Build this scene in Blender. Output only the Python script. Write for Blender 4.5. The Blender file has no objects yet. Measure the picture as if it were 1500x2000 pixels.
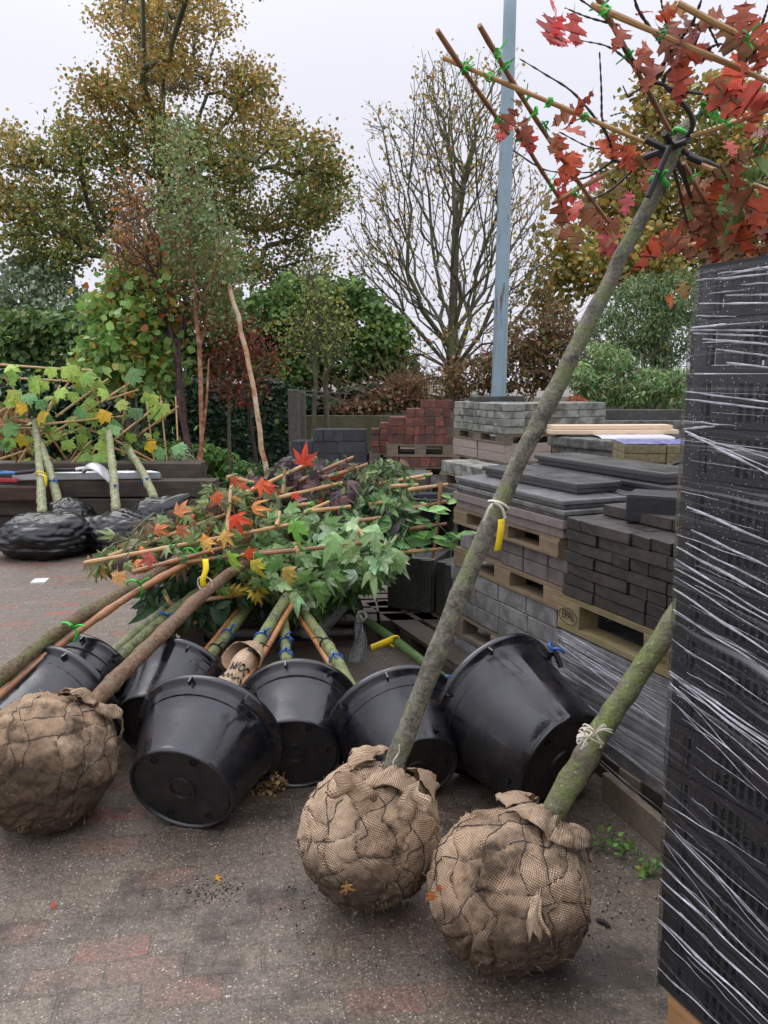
import bpy, bmesh, math, random
import numpy as np
from mathutils import Vector, Matrix, noise
R = math.radians
rnd = random.Random(7)
rng = np.random.default_rng(11)
scene = bpy.context.scene
col = scene.collection

# ---------------------------------------------------------------- camera
PITCH, FOC, EYE = R(9.5), 1550.0, 1.6          # focal length in photo pixels (1500 x 2000)
cam = bpy.data.cameras.new('camera')
cam.sensor_fit = 'VERTICAL'; cam.sensor_height = 36.0
cam.lens = 36.0 * FOC / 2000.0
cam.clip_start = 0.05; cam.clip_end = 2000
camo = bpy.data.objects.new('camera', cam); col.objects.link(camo)
camo.location = (0, 0, EYE); camo.rotation_euler = (R(90) - PITCH, 0, 0)
scene.camera = camo

def ray(x, y):
    u = (x - 750) / FOC; v = (1000 - y) / FOC
    return Vector((u, math.cos(PITCH) + v * math.sin(PITCH), -math.sin(PITCH) + v * math.cos(PITCH)))
EYEV = Vector((0, 0, EYE))
def G(x, y, z=0.0):                             # the point at height z seen at that photo pixel
    d = ray(x, y); return EYEV + d * ((z - EYE) / d.z)
def P(x, y, Y):                                 # the point at distance Y seen at that photo pixel
    d = ray(x, y); return EYEV + d * (Y / d.y)
def hit(x, y, p0, n):                           # the point on a plane seen at that photo pixel
    d = ray(x, y); return EYEV + d * ((p0 - EYEV).dot(n) / d.dot(n))

# ---------------------------------------------------------------- sky and light (overcast)
SUN_EL, SUN_AZ = R(52), R(-35)
world = bpy.data.worlds.new('World'); scene.world = world; world.use_nodes = True
wn = world.node_tree.nodes; wl = world.node_tree.links; wn.clear()
def wnode(t, **k):
    n = wn.new(t)
    for a, b in k.items(): setattr(n, a, b)
    return n
sky = wnode('ShaderNodeTexSky', sky_type='NISHITA', sun_disc=False, sun_elevation=SUN_EL, sun_rotation=SUN_AZ,
            air_density=1.5, dust_density=6.0)
hs = wnode('ShaderNodeHueSaturation'); hs.inputs['Saturation'].default_value = 0.25; hs.inputs['Value'].default_value = 0.9
tc = wnode('ShaderNodeTexCoord'); sep = wnode('ShaderNodeSeparateXYZ')
mr = wnode('ShaderNodeMapRange', interpolation_type='SMOOTHSTEP'); mr.inputs[1].default_value = 0.30; mr.inputs[2].default_value = 1.0
mr.inputs[3].default_value = 0.86; mr.inputs[4].default_value = 2.3
nz = wnode('ShaderNodeTexNoise'); nz.inputs['Scale'].default_value = 2.2; nz.inputs['Detail'].default_value = 4
nr = wnode('ShaderNodeMapRange'); nr.inputs[1].default_value = 0.3; nr.inputs[2].default_value = 0.7
nr.inputs[3].default_value = 0.96; nr.inputs[4].default_value = 1.04
mul = wnode('ShaderNodeMath', operation='MULTIPLY')
cl = wnode('ShaderNodeVectorMath', operation='SCALE'); cl.inputs[0].default_value = (8.0, 8.08, 9.1)
mix = wnode('ShaderNodeMix', data_type='RGBA'); mix.inputs[0].default_value = 0.93
bg = wnode('ShaderNodeBackground'); bg.inputs['Strength'].default_value = 0.1
wo = wnode('ShaderNodeOutputWorld')
wl.new(tc.outputs['Generated'], sep.inputs[0]); wl.new(sep.outputs['Z'], mr.inputs[0])
wl.new(tc.outputs['Generated'], nz.inputs['Vector']); wl.new(nz.outputs[0], nr.inputs[0])
wl.new(mr.outputs[0], mul.inputs[0]); wl.new(nr.outputs[0], mul.inputs[1]); wl.new(mul.outputs[0], cl.inputs['Scale'])
wl.new(sky.outputs[0], hs.inputs['Color']); wl.new(hs.outputs[0], mix.inputs[6]); wl.new(cl.outputs[0], mix.inputs[7])
wl.new(mix.outputs[2], bg.inputs['Color']); wl.new(bg.outputs[0], wo.inputs['Surface'])
sl = bpy.data.lights.new('sun', 'SUN'); sl.energy = 0.7; sl.angle = R(40); sl.color = (1, .97, .93)
so = bpy.data.objects.new('sun', sl); col.objects.link(so)
so.rotation_euler = (R(90) - SUN_EL, 0, -SUN_AZ + R(180)); so.location = (0, 0, 20)
scene.view_settings.view_transform = 'Standard'; scene.view_settings.look = 'None'
scene.view_settings.exposure = 0.34; scene.view_settings.gamma = 1.0
scene.cycles.max_bounces = 6; scene.cycles.transparent_max_bounces = 16
scene.cycles.use_denoising = True

# ---------------------------------------------------------------- helpers
W = {}                                          # world matrix of every thing and part
def thing(name, label, cat, loc=(0, 0, 0), rz=0.0, group=None):
    o = bpy.data.objects.new(name, None); col.objects.link(o)
    o.empty_display_size = 0.1
    o.location = loc; o.rotation_euler = (0, 0, rz)
    W[o.name] = Matrix.Translation(Vector(loc)) @ Matrix.Rotation(rz, 4, 'Z')
    o['label'] = label; o['category'] = cat
    if group: o['group'] = group
    return o
def tag(o, label, cat, group=None):
    o['label'] = label; o['category'] = cat
    if group: o['group'] = group
    return o
def copy_tree(o, parent=None):
    c = o.copy(); col.objects.link(c); c.parent = parent
    for ch in list(o.children): copy_tree(ch, c)
    return c
def place(o, loc, rz, label=None, group=None):
    o.location = loc; o.rotation_euler = (0, 0, rz)
    W[o.name] = Matrix.Translation(Vector(loc)) @ Matrix.Rotation(rz, 4, 'Z')
    if label: o['label'] = label
    if group: o['group'] = group
    return o

def link_mesh(name, me, m, parent=None):
    o = bpy.data.objects.new(name, me); col.objects.link(o)
    if m is not None:
        for mm in (m if isinstance(m, (list, tuple)) else [m]): me.materials.append(mm)
    if parent is not None:
        o.parent = parent; W[o.name] = W[parent.name].copy()
    return o

class MB:
    def __init__(s): s.v = []; s.f = []; s.mi = []; s.cur = 0
    def face(s, f): s.f.append(f); s.mi.append(s.cur)
    def box(s, c, d, rot=None):
        b = len(s.v)
        for z in (-.5, .5):
            for x, y in ((-.5, -.5), (.5, -.5), (.5, .5), (-.5, .5)):
                p = Vector((x * d[0], y * d[1], z * d[2]))
                if rot is not None: p = rot @ p
                s.v.append(p + Vector(c))
        for f in ((3, 2, 1, 0), (4, 5, 6, 7), (0, 1, 5, 4), (1, 2, 6, 5), (2, 3, 7, 6), (3, 0, 4, 7)):
            s.face(tuple(b + i for i in f))
    def tube(s, pts, rad, n=8, cap=True, fn=None):
        pts = [Vector(p) for p in pts]; k = len(pts)
        if not hasattr(rad, '__len__'): rad = [rad] * k
        t0 = (pts[1] - pts[0]).normalized()
        u = t0.orthogonal().normalized(); b = len(s.v)
        for i in range(k):
            t = (pts[min(i + 1, k - 1)] - pts[max(i - 1, 0)])
            if t.length < 1e-9: t = t0.copy()
            t.normalize()
            u = (u - t * u.dot(t))
            if u.length < 1e-6: u = t.orthogonal()
            u.normalize(); w = t.cross(u)
            for j in range(n):
                a = 2 * math.pi * j / n
                r = rad[i]
                d = u * math.cos(a) + w * math.sin(a)
                if fn: r = fn(pts[i] + d * r, r, i / (k - 1.0))
                s.v.append(pts[i] + d * r)
        for i in range(k - 1):
            for j in range(n):
                j2 = (j + 1) % n
                s.face((b + i * n + j, b + i * n + j2, b + (i + 1) * n + j2, b + (i + 1) * n + j))
        if cap:
            s.face(tuple(b + j for j in reversed(range(n))))
            s.face(tuple(b + (k - 1) * n + j for j in range(n)))
    def lathe(s, prof, n=48, M=None, cap0=False, cap1=False):
        b = len(s.v); M = M or Matrix()
        for r, h in prof:
            for j in range(n):
                a = 2 * math.pi * j / n
                s.v.append(M @ Vector((r * math.cos(a), r * math.sin(a), h)))
        for i in range(len(prof) - 1):
            for j in range(n):
                j2 = (j + 1) % n
                s.face((b + i * n + j, b + i * n + j2, b + (i + 1) * n + j2, b + (i + 1) * n + j))
        if cap0: s.face(tuple(b + j for j in reversed(range(n))))
        if cap1: s.face(tuple(b + (len(prof) - 1) * n + j for j in range(n)))
    def grid(s, rows, close=False):
        b = len(s.v); m = len(rows[0])
        for r in rows: s.v.extend(Vector(p) for p in r)
        for i in range(len(rows) - 1):
            for j in range(m if close else m - 1):
                j2 = (j + 1) % m
                s.face((b + i * m + j, b + i * m + j2, b + (i + 1) * m + j2, b + (i + 1) * m + j))
    def build(s, name, m, parent=None, smooth=False, local=False):
        v = s.v
        if parent is not None and not local:
            inv = W[parent.name].inverted(); v = [inv @ p for p in v]
        me = bpy.data.meshes.new(name); me.from_pydata(v, [], s.f)
        o = link_mesh(name, me, m, parent)
        if max(s.mi, default=0) > 0: me.polygons.foreach_set('material_index', s.mi)
        if smooth: me.polygons.foreach_set('use_smooth', [True] * len(s.f))
        me.update()
        return o

def spline(pts, n):                             # Catmull-Rom through pts
    pts = [Vector(p) for p in pts]
    if len(pts) == 2: return [pts[0].lerp(pts[1], i / (n - 1)) for i in range(n)]
    out = []
    for i in range(n):
        t = i / (n - 1) * (len(pts) - 1); k = min(int(t), len(pts) - 2); f = t - k
        p1, p2 = pts[k], pts[k + 1]
        p0 = pts[k - 1] if k > 0 else p1 * 2 - p2
        p3 = pts[k + 2] if k + 2 < len(pts) else p2 * 2 - p1
        out.append(0.5 * ((2 * p1) + (p2 - p0) * f + (2 * p0 - 5 * p1 + 4 * p2 - p3) * f * f + (3 * p1 - p0 - 3 * p2 + p3) * f ** 3))
    return out

def lin(c): return c / 12.92 if c <= .04045 else ((c + .055) / 1.055) ** 2.4
def S(r, g, b, k=1.0): return (lin(r / 255) * k, lin(g / 255) * k, lin(b / 255) * k, 1.0)

# ---------------------------------------------------------------- materials
def newmat(name):
    m = bpy.data.materials.new(name); m.use_nodes = True
    nt = m.node_tree; nt.nodes.clear()
    out = nt.nodes.new('ShaderNodeOutputMaterial'); b = nt.nodes.new('ShaderNodeBsdfPrincipled')
    nt.links.new(b.outputs[0], out.inputs['Surface'])
    return m, nt, b, out
def nd(nt, t, props=None, **ins):
    n = nt.nodes.new('ShaderNode' + t)
    for k, v in (props or {}).items(): setattr(n, k, v)
    for k, v in ins.items():
        key = k.replace('_', ' ')
        sk = n.inputs[key] if key in n.inputs else n.inputs[int(k[1:])]
        if isinstance(v, bpy.types.NodeSocket): nt.links.new(v, sk)
        else: sk.default_value = v
    return n
def coords(nt, kind='Object', scale=None, rand=True):
    t = nd(nt, 'TexCoord'); o = t.outputs[kind]
    if rand:
        oi = nd(nt, 'ObjectInfo'); k = nd(nt, 'Math', {'operation': 'MULTIPLY'}, i0=oi.outputs['Random'], i1=37.0)
        o = nd(nt, 'VectorMath', {'operation': 'ADD'}, i0=o, i1=k.outputs[0]).outputs[0]
    if scale: o = nd(nt, 'Mapping', None, Vector=o, Scale=scale).outputs[0]
    return o
def noi(nt, vec, scale, detail=4, rough=.55, dist=0.0):
    return nd(nt, 'TexNoise', None, Vector=vec, Scale=scale, Detail=detail, Roughness=rough, Distortion=dist).outputs[0]
def ramp(nt, fac, stops, interp='LINEAR'):
    r = nd(nt, 'ValToRGB', None, Fac=fac); e = r.color_ramp.elements; r.color_ramp.interpolation = interp
    while len(e) > 1: e.remove(e[-1])
    for i, (p, c) in enumerate(stops):
        if not hasattr(c, '__len__'): c = (c, c, c, 1)
        if i == 0: e[0].position = p; e[0].color = c
        else: q = e.new(p); q.color = c
    return r.outputs[0]
def mixc(nt, fac, a, b, mode='MIX'):
    n = nd(nt, 'Mix', {'data_type': 'RGBA', 'blend_type': mode}, i0=fac, i6=a, i7=b); return n.outputs[2]
def math2(nt, op, a, b=0.0): return nd(nt, 'Math', {'operation': op}, i0=a, i1=b).outputs[0]
def bump(nt, b, h, strength, dist=.01):
    n = nd(nt, 'Bump', None, Height=h, Strength=strength, Distance=dist)
    nt.links.new(n.outputs[0], b.inputs['Normal'])
def setc(nt, b, c): nt.links.new(c, b.inputs['Base Color'])

def mat_leaf(name, rough=.45, transl=.3, gain=1.3):
    m, nt, b, out = newmat(name)
    a = nd(nt, 'Attribute', {'attribute_name': 'leafcol'})
    n = noi(nt, coords(nt, rand=False), 30, 3)
    c = mixc(nt, .35, a.outputs['Color'], ramp(nt, n, [(.35, .6), (.65, 1.35)]), 'MULTIPLY')
    c = nd(nt, 'VectorMath', {'operation': 'SCALE'}, i0=c, Scale=gain).outputs[0]
    setc(nt, b, c); b.inputs['Roughness'].default_value = rough
    b.inputs['Specular IOR Level'].default_value = .35
    t = nd(nt, 'BsdfTranslucent', None, Color=c)
    ms = nd(nt, 'MixShader', None, i0=transl, i1=b.outputs[0], i2=t.outputs[0])
    nt.links.new(ms.outputs[0], out.inputs['Surface'])
    return m
def mat_bark(name, dark, light, lichen, amount=.5, scale=26.0, stretch=1.0, wet=.6, bs=.6):
    m, nt, b, out = newmat(name)
    v = coords(nt)
    n1 = noi(nt, v, scale, 7, .75); n2 = noi(nt, v, scale * .33, 7, .72); n3 = noi(nt, v, scale * 3.3, 3, .6)
    c = mixc(nt, ramp(nt, n1, [(.40, 0), (.60, 1)]), dark, light)
    lic = ramp(nt, n2, [(.62 - amount * .35, 0), (.70 - amount * .25, 1)])
    lm = math2(nt, 'MULTIPLY', lic, ramp(nt, n3, [(.3, .35), (.6, 1)]))
    c = mixc(nt, lm, c, lichen)
    spots = ramp(nt, nd(nt, 'TexVoronoi', None, Vector=v, Scale=scale * 1.6).outputs[0], [(.10, 1), (.2, 0)])
    sm = math2(nt, 'MULTIPLY', spots, ramp(nt, n2, [(.44, 0), (.54, .9)]))
    c = mixc(nt, sm, c, S(165, 165, 140))
    setc(nt, b, c); b.inputs['Roughness'].default_value = wet
    bump(nt, b, math2(nt, 'ADD', n1, math2(nt, 'MULTIPLY', n3, .5)), bs, .012)
    return m
def mat_solid(name, c, rough=.5, var=.25, scale=40, bs=.2, metallic=0.0, spec=.5, objvar=.2, c2=None, rr=None):
    m, nt, b, out = newmat(name)
    v = coords(nt); n = noi(nt, v, scale, 5, .6)
    oi = nd(nt, 'ObjectInfo')
    k = ramp(nt, n, [(.3, 1 - var), (.7, 1 + var)])
    cc = mixc(nt, 1.0, c, k, 'MULTIPLY')
    if c2 is not None:
        cc = mixc(nt, ramp(nt, noi(nt, v, scale * .22, 4), [(.42, 0), (.62, 1)]), cc, c2)
    if objvar:
        kk = nd(nt, 'MapRange', None, i0=oi.outputs['Random'], i3=1 - objvar, i4=1 + objvar).outputs[0]
        cc = nd(nt, 'VectorMath', {'operation': 'SCALE'}, i0=cc, Scale=kk).outputs[0]
    setc(nt, b, cc)
    if rr: nt.links.new(ramp(nt, noi(nt, v, scale * .3, 3), [(.35, rr[0]), (.65, rr[1])]), b.inputs['Roughness'])
    else: b.inputs['Roughness'].default_value = rough
    b.inputs['Metallic'].default_value = metallic; b.inputs['Specular IOR Level'].default_value = spec
    if bs: bump(nt, b, n, bs, .006)
    return m
def mat_wood(name, c1, c2, grain=(3, 60, 60), rough=.7, objvar=.2, moss=None):
    m, nt, b, out = newmat(name)
    v = coords(nt); vs = nd(nt, 'Mapping', None, Vector=v, Scale=grain).outputs[0]
    n = noi(nt, vs, 1.0, 5, .65, .6)
    c = mixc(nt, ramp(nt, n, [(.3, 0), (.7, 1)]), c1, c2)
    st = noi(nt, v, 5, 5, .6)
    c = mixc(nt, ramp(nt, st, [(.45, 0), (.7, .6)]), c, (c1[0] * .45, c1[1] * .47, c1[2] * .45, 1))
    if moss: c = mixc(nt, ramp(nt, noi(nt, v, 9, 5), [(.52, 0), (.66, .7)]), c, moss)
    oi = nd(nt, 'ObjectInfo')
    kk = nd(nt, 'MapRange', None, i0=oi.outputs['Random'], i3=1 - objvar, i4=1 + objvar).outputs[0]
    c = nd(nt, 'VectorMath', {'operation': 'SCALE'}, i0=c, Scale=kk).outputs[0]
    setc(nt, b, c); b.inputs['Roughness'].default_value = rough
    bump(nt, b, n, .4, .004)
    return m

LEAF = mat_leaf('leaf', gain=1.45); LEAF_GLOSSY = mat_leaf('glossy_leaf', .28, .15)
LEAF_THIN = mat_leaf('thin_leaf', .5, .32, 1.05)
BARK_OAK = mat_bark('oak_bark', S(84, 80, 68), S(138, 134, 116), S(116, 128, 72), .42, 34, bs=.9)
BARK_OAK2 = mat_bark('mossy_oak_bark', S(78, 70, 56), S(126, 118, 98), S(114, 130, 60), .5, 30, bs=.9)
BARK_LIME = mat_bark('lichen_bark', S(60, 64, 44), S(140, 146, 104), S(126, 136, 76), .55, 40)
BARK_RED = mat_bark('reddish_bark', S(96, 68, 50), S(146, 114, 86), S(122, 116, 86), .3, 60, bs=.9)
BARK_CORK = mat_bark('corky_bark', S(78, 62, 42), S(132, 110, 78), S(96, 116, 54), .34, 60, bs=1.0)
BARK_PALE = mat_bark('pale_bark', S(112, 116, 84), S(166, 166, 130), S(120, 130, 78), .4, 26)
BARK_DARK = mat_bark('dark_bark', S(58, 54, 46), S(100, 94, 78), S(104, 108, 64), .5, 8)
BARK_MAPLE = mat_bark('grey_bark', S(48, 46, 40), S(86, 82, 68), S(92, 98, 56), .6, 4)
BARK_PURPLE = mat_bark('purple_bark', S(60, 42, 44), S(106, 78, 76), S(130, 108, 98), .2, 20)
BARK_BIRCH = mat_bark('orange_birch_bark', S(118, 72, 50), S(176, 122, 88), S(200, 168, 136), .35, 14)
BARK_WHITE = mat_bark('pale_birch_bark', S(170, 118, 76), S(214, 180, 140), S(222, 206, 180), .4, 10)
TWIG = mat_solid('twig', S(58, 50, 44), .6, .3, 40, .2)
TWIG_GREEN = mat_solid('green_stem', S(62, 84, 44), .45, .35, 30, .1)
def mat_cane(name, c1, c2):
    m, nt, b, out = newmat(name)
    v = coords(nt); n = noi(nt, v, 9, 4); n2 = noi(nt, v, 60, 3)
    c = mixc(nt, ramp(nt, n, [(.35, 0), (.65, 1)]), c1, c2)
    c = mixc(nt, ramp(nt, n2, [(.55, 0), (.75, .55)]), c, (c1[0] * .35, c1[1] * .3, c1[2] * .28, 1))
    setc(nt, b, c); b.inputs['Roughness'].default_value = .38
    return m
CANE = mat_cane('bamboo', S(172, 128, 80), S(196, 160, 108))
CANE_BROWN = mat_cane('brown_bamboo', S(120, 82, 56), S(160, 112, 72))
CANE_ORANGE = mat_cane('orange_bamboo', S(150, 98, 60), S(180, 128, 82))
TIE = mat_solid('green_tie', S(30, 150, 84), .35, .15, 30, 0)
TIE_LIGHT = mat_solid('light_green_tie', S(56, 190, 64), .35, .15, 30, 0)
TIE_BLUE = mat_solid('blue_tie', S(44, 98, 182), .35, .15, 30, 0)
TIE_BLACK = mat_solid('black_tie', S(22, 22, 22), .4, .15, 30, 0)
TAG_YELLOW = mat_solid('yellow_tag', S(235, 205, 28), .4, .12, 14, 0)
STRING = mat_solid('white_string', S(215, 208, 190), .8, .2, 80, .2)
RED_PLASTIC = mat_solid('red_plastic', S(170, 28, 50), .4, .1, 20, 0)
BLUE_PLASTIC = mat_solid('blue_plastic', S(62, 122, 180), .4, .1, 20, 0)
TUBE_BLACK = mat_solid('black_rubber_tube', S(42, 40, 42), .5, .2, 40, .1)
SOIL = mat_solid('soil', S(46, 38, 32), .9, .5, 60, .8)

def mat_plastic(name, base, r0=.22, r1=.42, drops=True, dirt=.0, spec=.5, wrinkle=0):
    m, nt, b, out = newmat(name)
    v = coords(nt)
    n = noi(nt, v, 7, 5, .6); n2 = noi(nt, v, 90, 2)
    c = mixc(nt, ramp(nt, noi(nt, v, 16, 6, .7), [(.5, 0), (.8, .28)]), base, S(60, 60, 62))
    if dirt: c = mixc(nt, ramp(nt, noi(nt, v, 11, 6, .7), [(.44, 0), (.66, dirt)]), c, S(72, 58, 46))
    setc(nt, b, c)
    nt.links.new(ramp(nt, n, [(.42, r0), (.58, r1)]), b.inputs['Roughness'])
    h = math2(nt, 'MULTIPLY', n2, .25)
    if drops:
        vo = nd(nt, 'TexVoronoi', None, Vector=v, Scale=120.0)
        d = ramp(nt, vo.outputs[0], [(.0, 1), (.22, 0)])
        h = math2(nt, 'ADD', h, math2(nt, 'MULTIPLY', d, ramp(nt, n, [(.45, 0), (.6, 1)])))
    if wrinkle:
        w1 = nd(nt, 'TexNoise', {'noise_type': 'RIDGED_MULTIFRACTAL'}, Vector=nd(nt, 'Mapping', None, Vector=v, Scale=(6, 6, 11)).outputs[0], Scale=1.0, Detail=5.0, Distortion=.8).outputs[0]
        bump(nt, b, w1, .6, .03)
    else: bump(nt, b, h, .22, .003)
    b.inputs['Specular IOR Level'].default_value = spec
    return m
POT = mat_plastic('black_pot_plastic', S(15, 17, 23), .10, .36, dirt=.18, spec=.7)
POT_BASE = mat_plastic('dirty_pot_base', S(24, 24, 26), .4, .6, False, .4)
TRAY = mat_plastic('black_tray_plastic', S(22, 23, 27), .25, .42, True)
BAG = mat_plastic('black_bag_film', S(12, 12, 14), .16, .32, False, wrinkle=1)
HOLE_SHADE = mat_solid('painted_hole_shade', S(8, 8, 8), .9, 0, 10, 0, objvar=0)

def mat_burlap(name, stain=.5, low=.25):
    m, nt, b, out = newmat(name)
    uv = nd(nt, 'TexCoord').outputs['UV']; v = coords(nt)
    w = noi(nt, v, 6, 3)
    wv = nd(nt, 'VectorMath', {'operation': 'ADD'}, i0=uv, i1=nd(nt, 'VectorMath', {'operation': 'SCALE'}, i0=nd(nt, 'TexNoise', None, Vector=v, Scale=4.0, Detail=2.0).outputs[1], Scale=.06).outputs[0]).outputs[0]
    sx = nd(nt, 'SeparateXYZ', None, Vector=wv)
    def threads(s):
        k = math2(nt, 'SINE', math2(nt, 'MULTIPLY', s, 2 * math.pi / .0057)); return math2(nt, 'MAXIMUM', k, -.6)
    tx, ty = threads(sx.outputs[0]), threads(sx.outputs[1])
    wv2 = math2(nt, 'MAXIMUM', tx, ty)
    gap = ramp(nt, wv2, [(.2, 0), (.75, 1)])
    dense = ramp(nt, noi(nt, v, 5.5, 4), [(.50, 0), (.74, .85)])
    fac = math2(nt, 'MAXIMUM', gap, dense)
    base = mixc(nt, ramp(nt, noi(nt, v, 90, 4), [(.3, 0), (.7, 1)]), S(214, 182, 148), S(248, 224, 194))
    tint = mixc(nt, ramp(nt, noi(nt, v, 3.2, 3), [(.4, 0), (.65, .7)]), base, S(186, 156, 124))
    c = mixc(nt, fac, S(124, 99, 76), tint)
    sp = nd(nt, 'SeparateXYZ', None, Vector=nd(nt, 'TexCoord').outputs['Object'])
    lowf = ramp(nt, math2(nt, 'ADD', math2(nt, 'ADD', sp.outputs[2], math2(nt, 'MULTIPLY', sp.outputs[1], .6)), math2(nt, 'MULTIPLY', math2(nt, 'SUBTRACT', noi(nt, v, 8, 6, .7), .5), .40)), [(low - .07, 1), (low + .07, 0)])
    st = ramp(nt, noi(nt, v, 5, 6, .7), [(.62 - stain * .2, 0), (.72 - stain * .12, 1)])
    d = math2(nt, 'MULTIPLY', math2(nt, 'MAXIMUM', lowf, st), .86)
    soil = mixc(nt, ramp(nt, noi(nt, v, 60, 5, .7), [(.35, 0), (.72, 1)]), S(46, 39, 34), S(96, 80, 64))
    c = mixc(nt, d, c, soil)
    setc(nt, b, c); b.inputs['Roughness'].default_value = .95; b.inputs['Specular IOR Level'].default_value = .1
    bump(nt, b, math2(nt, 'ADD', wv2, math2(nt, 'MULTIPLY', noi(nt, v, 40, 5, .7), 2.2)), .75, .004)
    return m
BURLAP = mat_burlap('burlap', .15, .13); BURLAP_DIRTY = mat_burlap('soiled_burlap', .8, .25); BURLAP_MID = mat_burlap('stained_burlap', .6, .15)
BURLAP_PLAIN = mat_burlap('sack_cloth', -.6, -9)
WIRE = mat_solid('rusty_wire', S(52, 44, 42), .6, .2, 60, 0)
FIBRE = mat_solid('jute_fibre', S(206, 178, 142), .9, .2, 60, 0)

CONC_GREY = mat_solid('grey_concrete', S(124, 122, 120), .75, .2, 60, .3, c2=S(94, 92, 88), objvar=.14)
CONC_LIGHT = mat_solid('light_concrete', S(142, 142, 134), .75, .25, 40, .3, c2=S(88, 90, 78), objvar=.16)
CONC_DARK = mat_solid('dark_wet_concrete', S(80, 80, 75), .5, .3, 24, .3, c2=S(60, 62, 55), objvar=.1)
CONC_ROUGH = mat_solid('rough_concrete', S(112, 112, 106), .85, .45, 70, .9, c2=S(74, 76, 70), objvar=.12)
CONC_WALL = mat_solid('mossy_concrete_wall', S(92, 88, 70), .8, .3, 12, .5, c2=S(76, 76, 40), objvar=0)
CONC_POST = mat_solid('old_concrete_post', S(104, 102, 92), .8, .3, 18, .5, objvar=0)
SLATE = mat_solid('wet_black_slab', S(58, 57, 57), .25, .15, 20, .02, spec=1.0, rr=(.24, .42), objvar=.1)
SLATE_EDGE = mat_solid('grey_bullnose_slab', S(104, 104, 104), .35, .25, 20, .15, rr=(.2, .45), objvar=.1)
PINK = mat_solid('pinkish_slab', S(124, 113, 107), .7, .2, 40, .35, objvar=.1)
PINK_LIGHT = mat_solid('pale_pink_slab', S(152, 138, 128), .75, .2, 40, .35, objvar=.12)
BRICK_BLACK = mat_solid('black_clay_brick', S(64, 57, 52), .6, .35, 30, .5, c2=S(50, 46, 43), objvar=.22, rr=(.35, .65))
BRICK_RED = mat_solid('red_clay_brick', S(118, 70, 56), .7, .35, 25, .5, c2=S(80, 58, 52), objvar=.35)
BLOCK_BLACK = mat_solid('anthracite_block', S(60, 62, 66), .6, .2, 40, .3, c2=S(50, 52, 56), objvar=.15)
BLOCK_PURPLE = mat_solid('purple_grey_block', S(116, 106, 102), .7, .2, 50, .3, c2=S(96, 86, 84), objvar=.12)
TAN_BLOCK = mat_solid('sandy_block', S(126, 116, 84), .85, .3, 50, .6, objvar=.1)
BLUE_GLASS = mat_solid('blue_glass_chips', S(82, 84, 160), .3, .7, 120, .6, c2=S(150, 150, 175))
WOOD_NEW = mat_wood('pallet_wood', S(114, 97, 76), S(142, 122, 96))
WOOD_GREY = mat_wood('weathered_pallet_wood', S(96, 86, 72), S(130, 116, 98))
WOOD_MOSS = mat_wood('mossy_pallet_wood', S(122, 108, 78), S(150, 134, 98), moss=S(120, 116, 56))
WOOD_DARK = mat_wood('dark_wet_pallet_wood', S(58, 50, 42), S(84, 72, 60))
SLEEPER = mat_wood('old_sleeper_wood', S(62, 52, 44), S(96, 84, 70), (2, 30, 30), .65)
CREAM = mat_solid('cream_board', S(206, 184, 156), .5, .06, 20, 0)
WHITE_SHEET = mat_solid('white_sheet', S(205, 205, 205), .5, .1, 10, .2)
ALU = mat_solid('aluminium', S(180, 184, 186), .35, .1, 30, .05, metallic=.7)
SHOVEL_MET = mat_solid('shovel_blade_grey', S(196, 196, 196), .38, .1, 14, .05, metallic=.3)
STAMP = mat_solid('branded_burn', S(44, 32, 24), .9, .1, 30, 0)
INK = mat_solid('black_ink', S(24, 24, 28), .9, .2, 60, 0)

# ---------------------------------------------------------------- leaves
def half_leaf(outline, fold=.25, bend=.2):
    v = [(0, 0, 0)]; mid = [p for p in outline]
    def z(x, y): return abs(x) * fold - bend * y * y
    n = len(outline)
    v = []
    for x, y in outline: v.append((x, y, z(x, y)))
    for x, y in outline[1:-1]: v.append((-x, y, z(x, y)))
    return v, n
def tmpl_simple(w=.36, fold=.3, bend=.15):
    v = [(0, 0, 0), (w, .4, w * fold - bend * .16), (w * .7, .75, w * .7 * fold - bend * .56), (0, 1, -bend), (-w * .7, .75, w * .7 * fold - bend * .56), (-w, .4, w * fold - bend * .16)]
    return np.array(v), [(0, 1, 2, 3), (0, 3, 4, 5)]
def tmpl_blade(w=.16, bend=.3, fold=.35):
    ys = [0, .2, .5, .8, 1.0]; ws = [.02, .7, 1.0, .62, 0.0]
    v = []; f = []
    for y in ys: v.append((0, y, -bend * y * y))
    for s in (1, -1):
        b = len(v)
        for y, k in zip(ys, ws): v.append((s * w * k, y, abs(w * k) * fold - bend * y * y))
        for i in range(4):
            q = (i, b + i, b + i + 1, i + 1); f.append(q if s > 0 else q[::-1])
    return np.array(v), f
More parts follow.
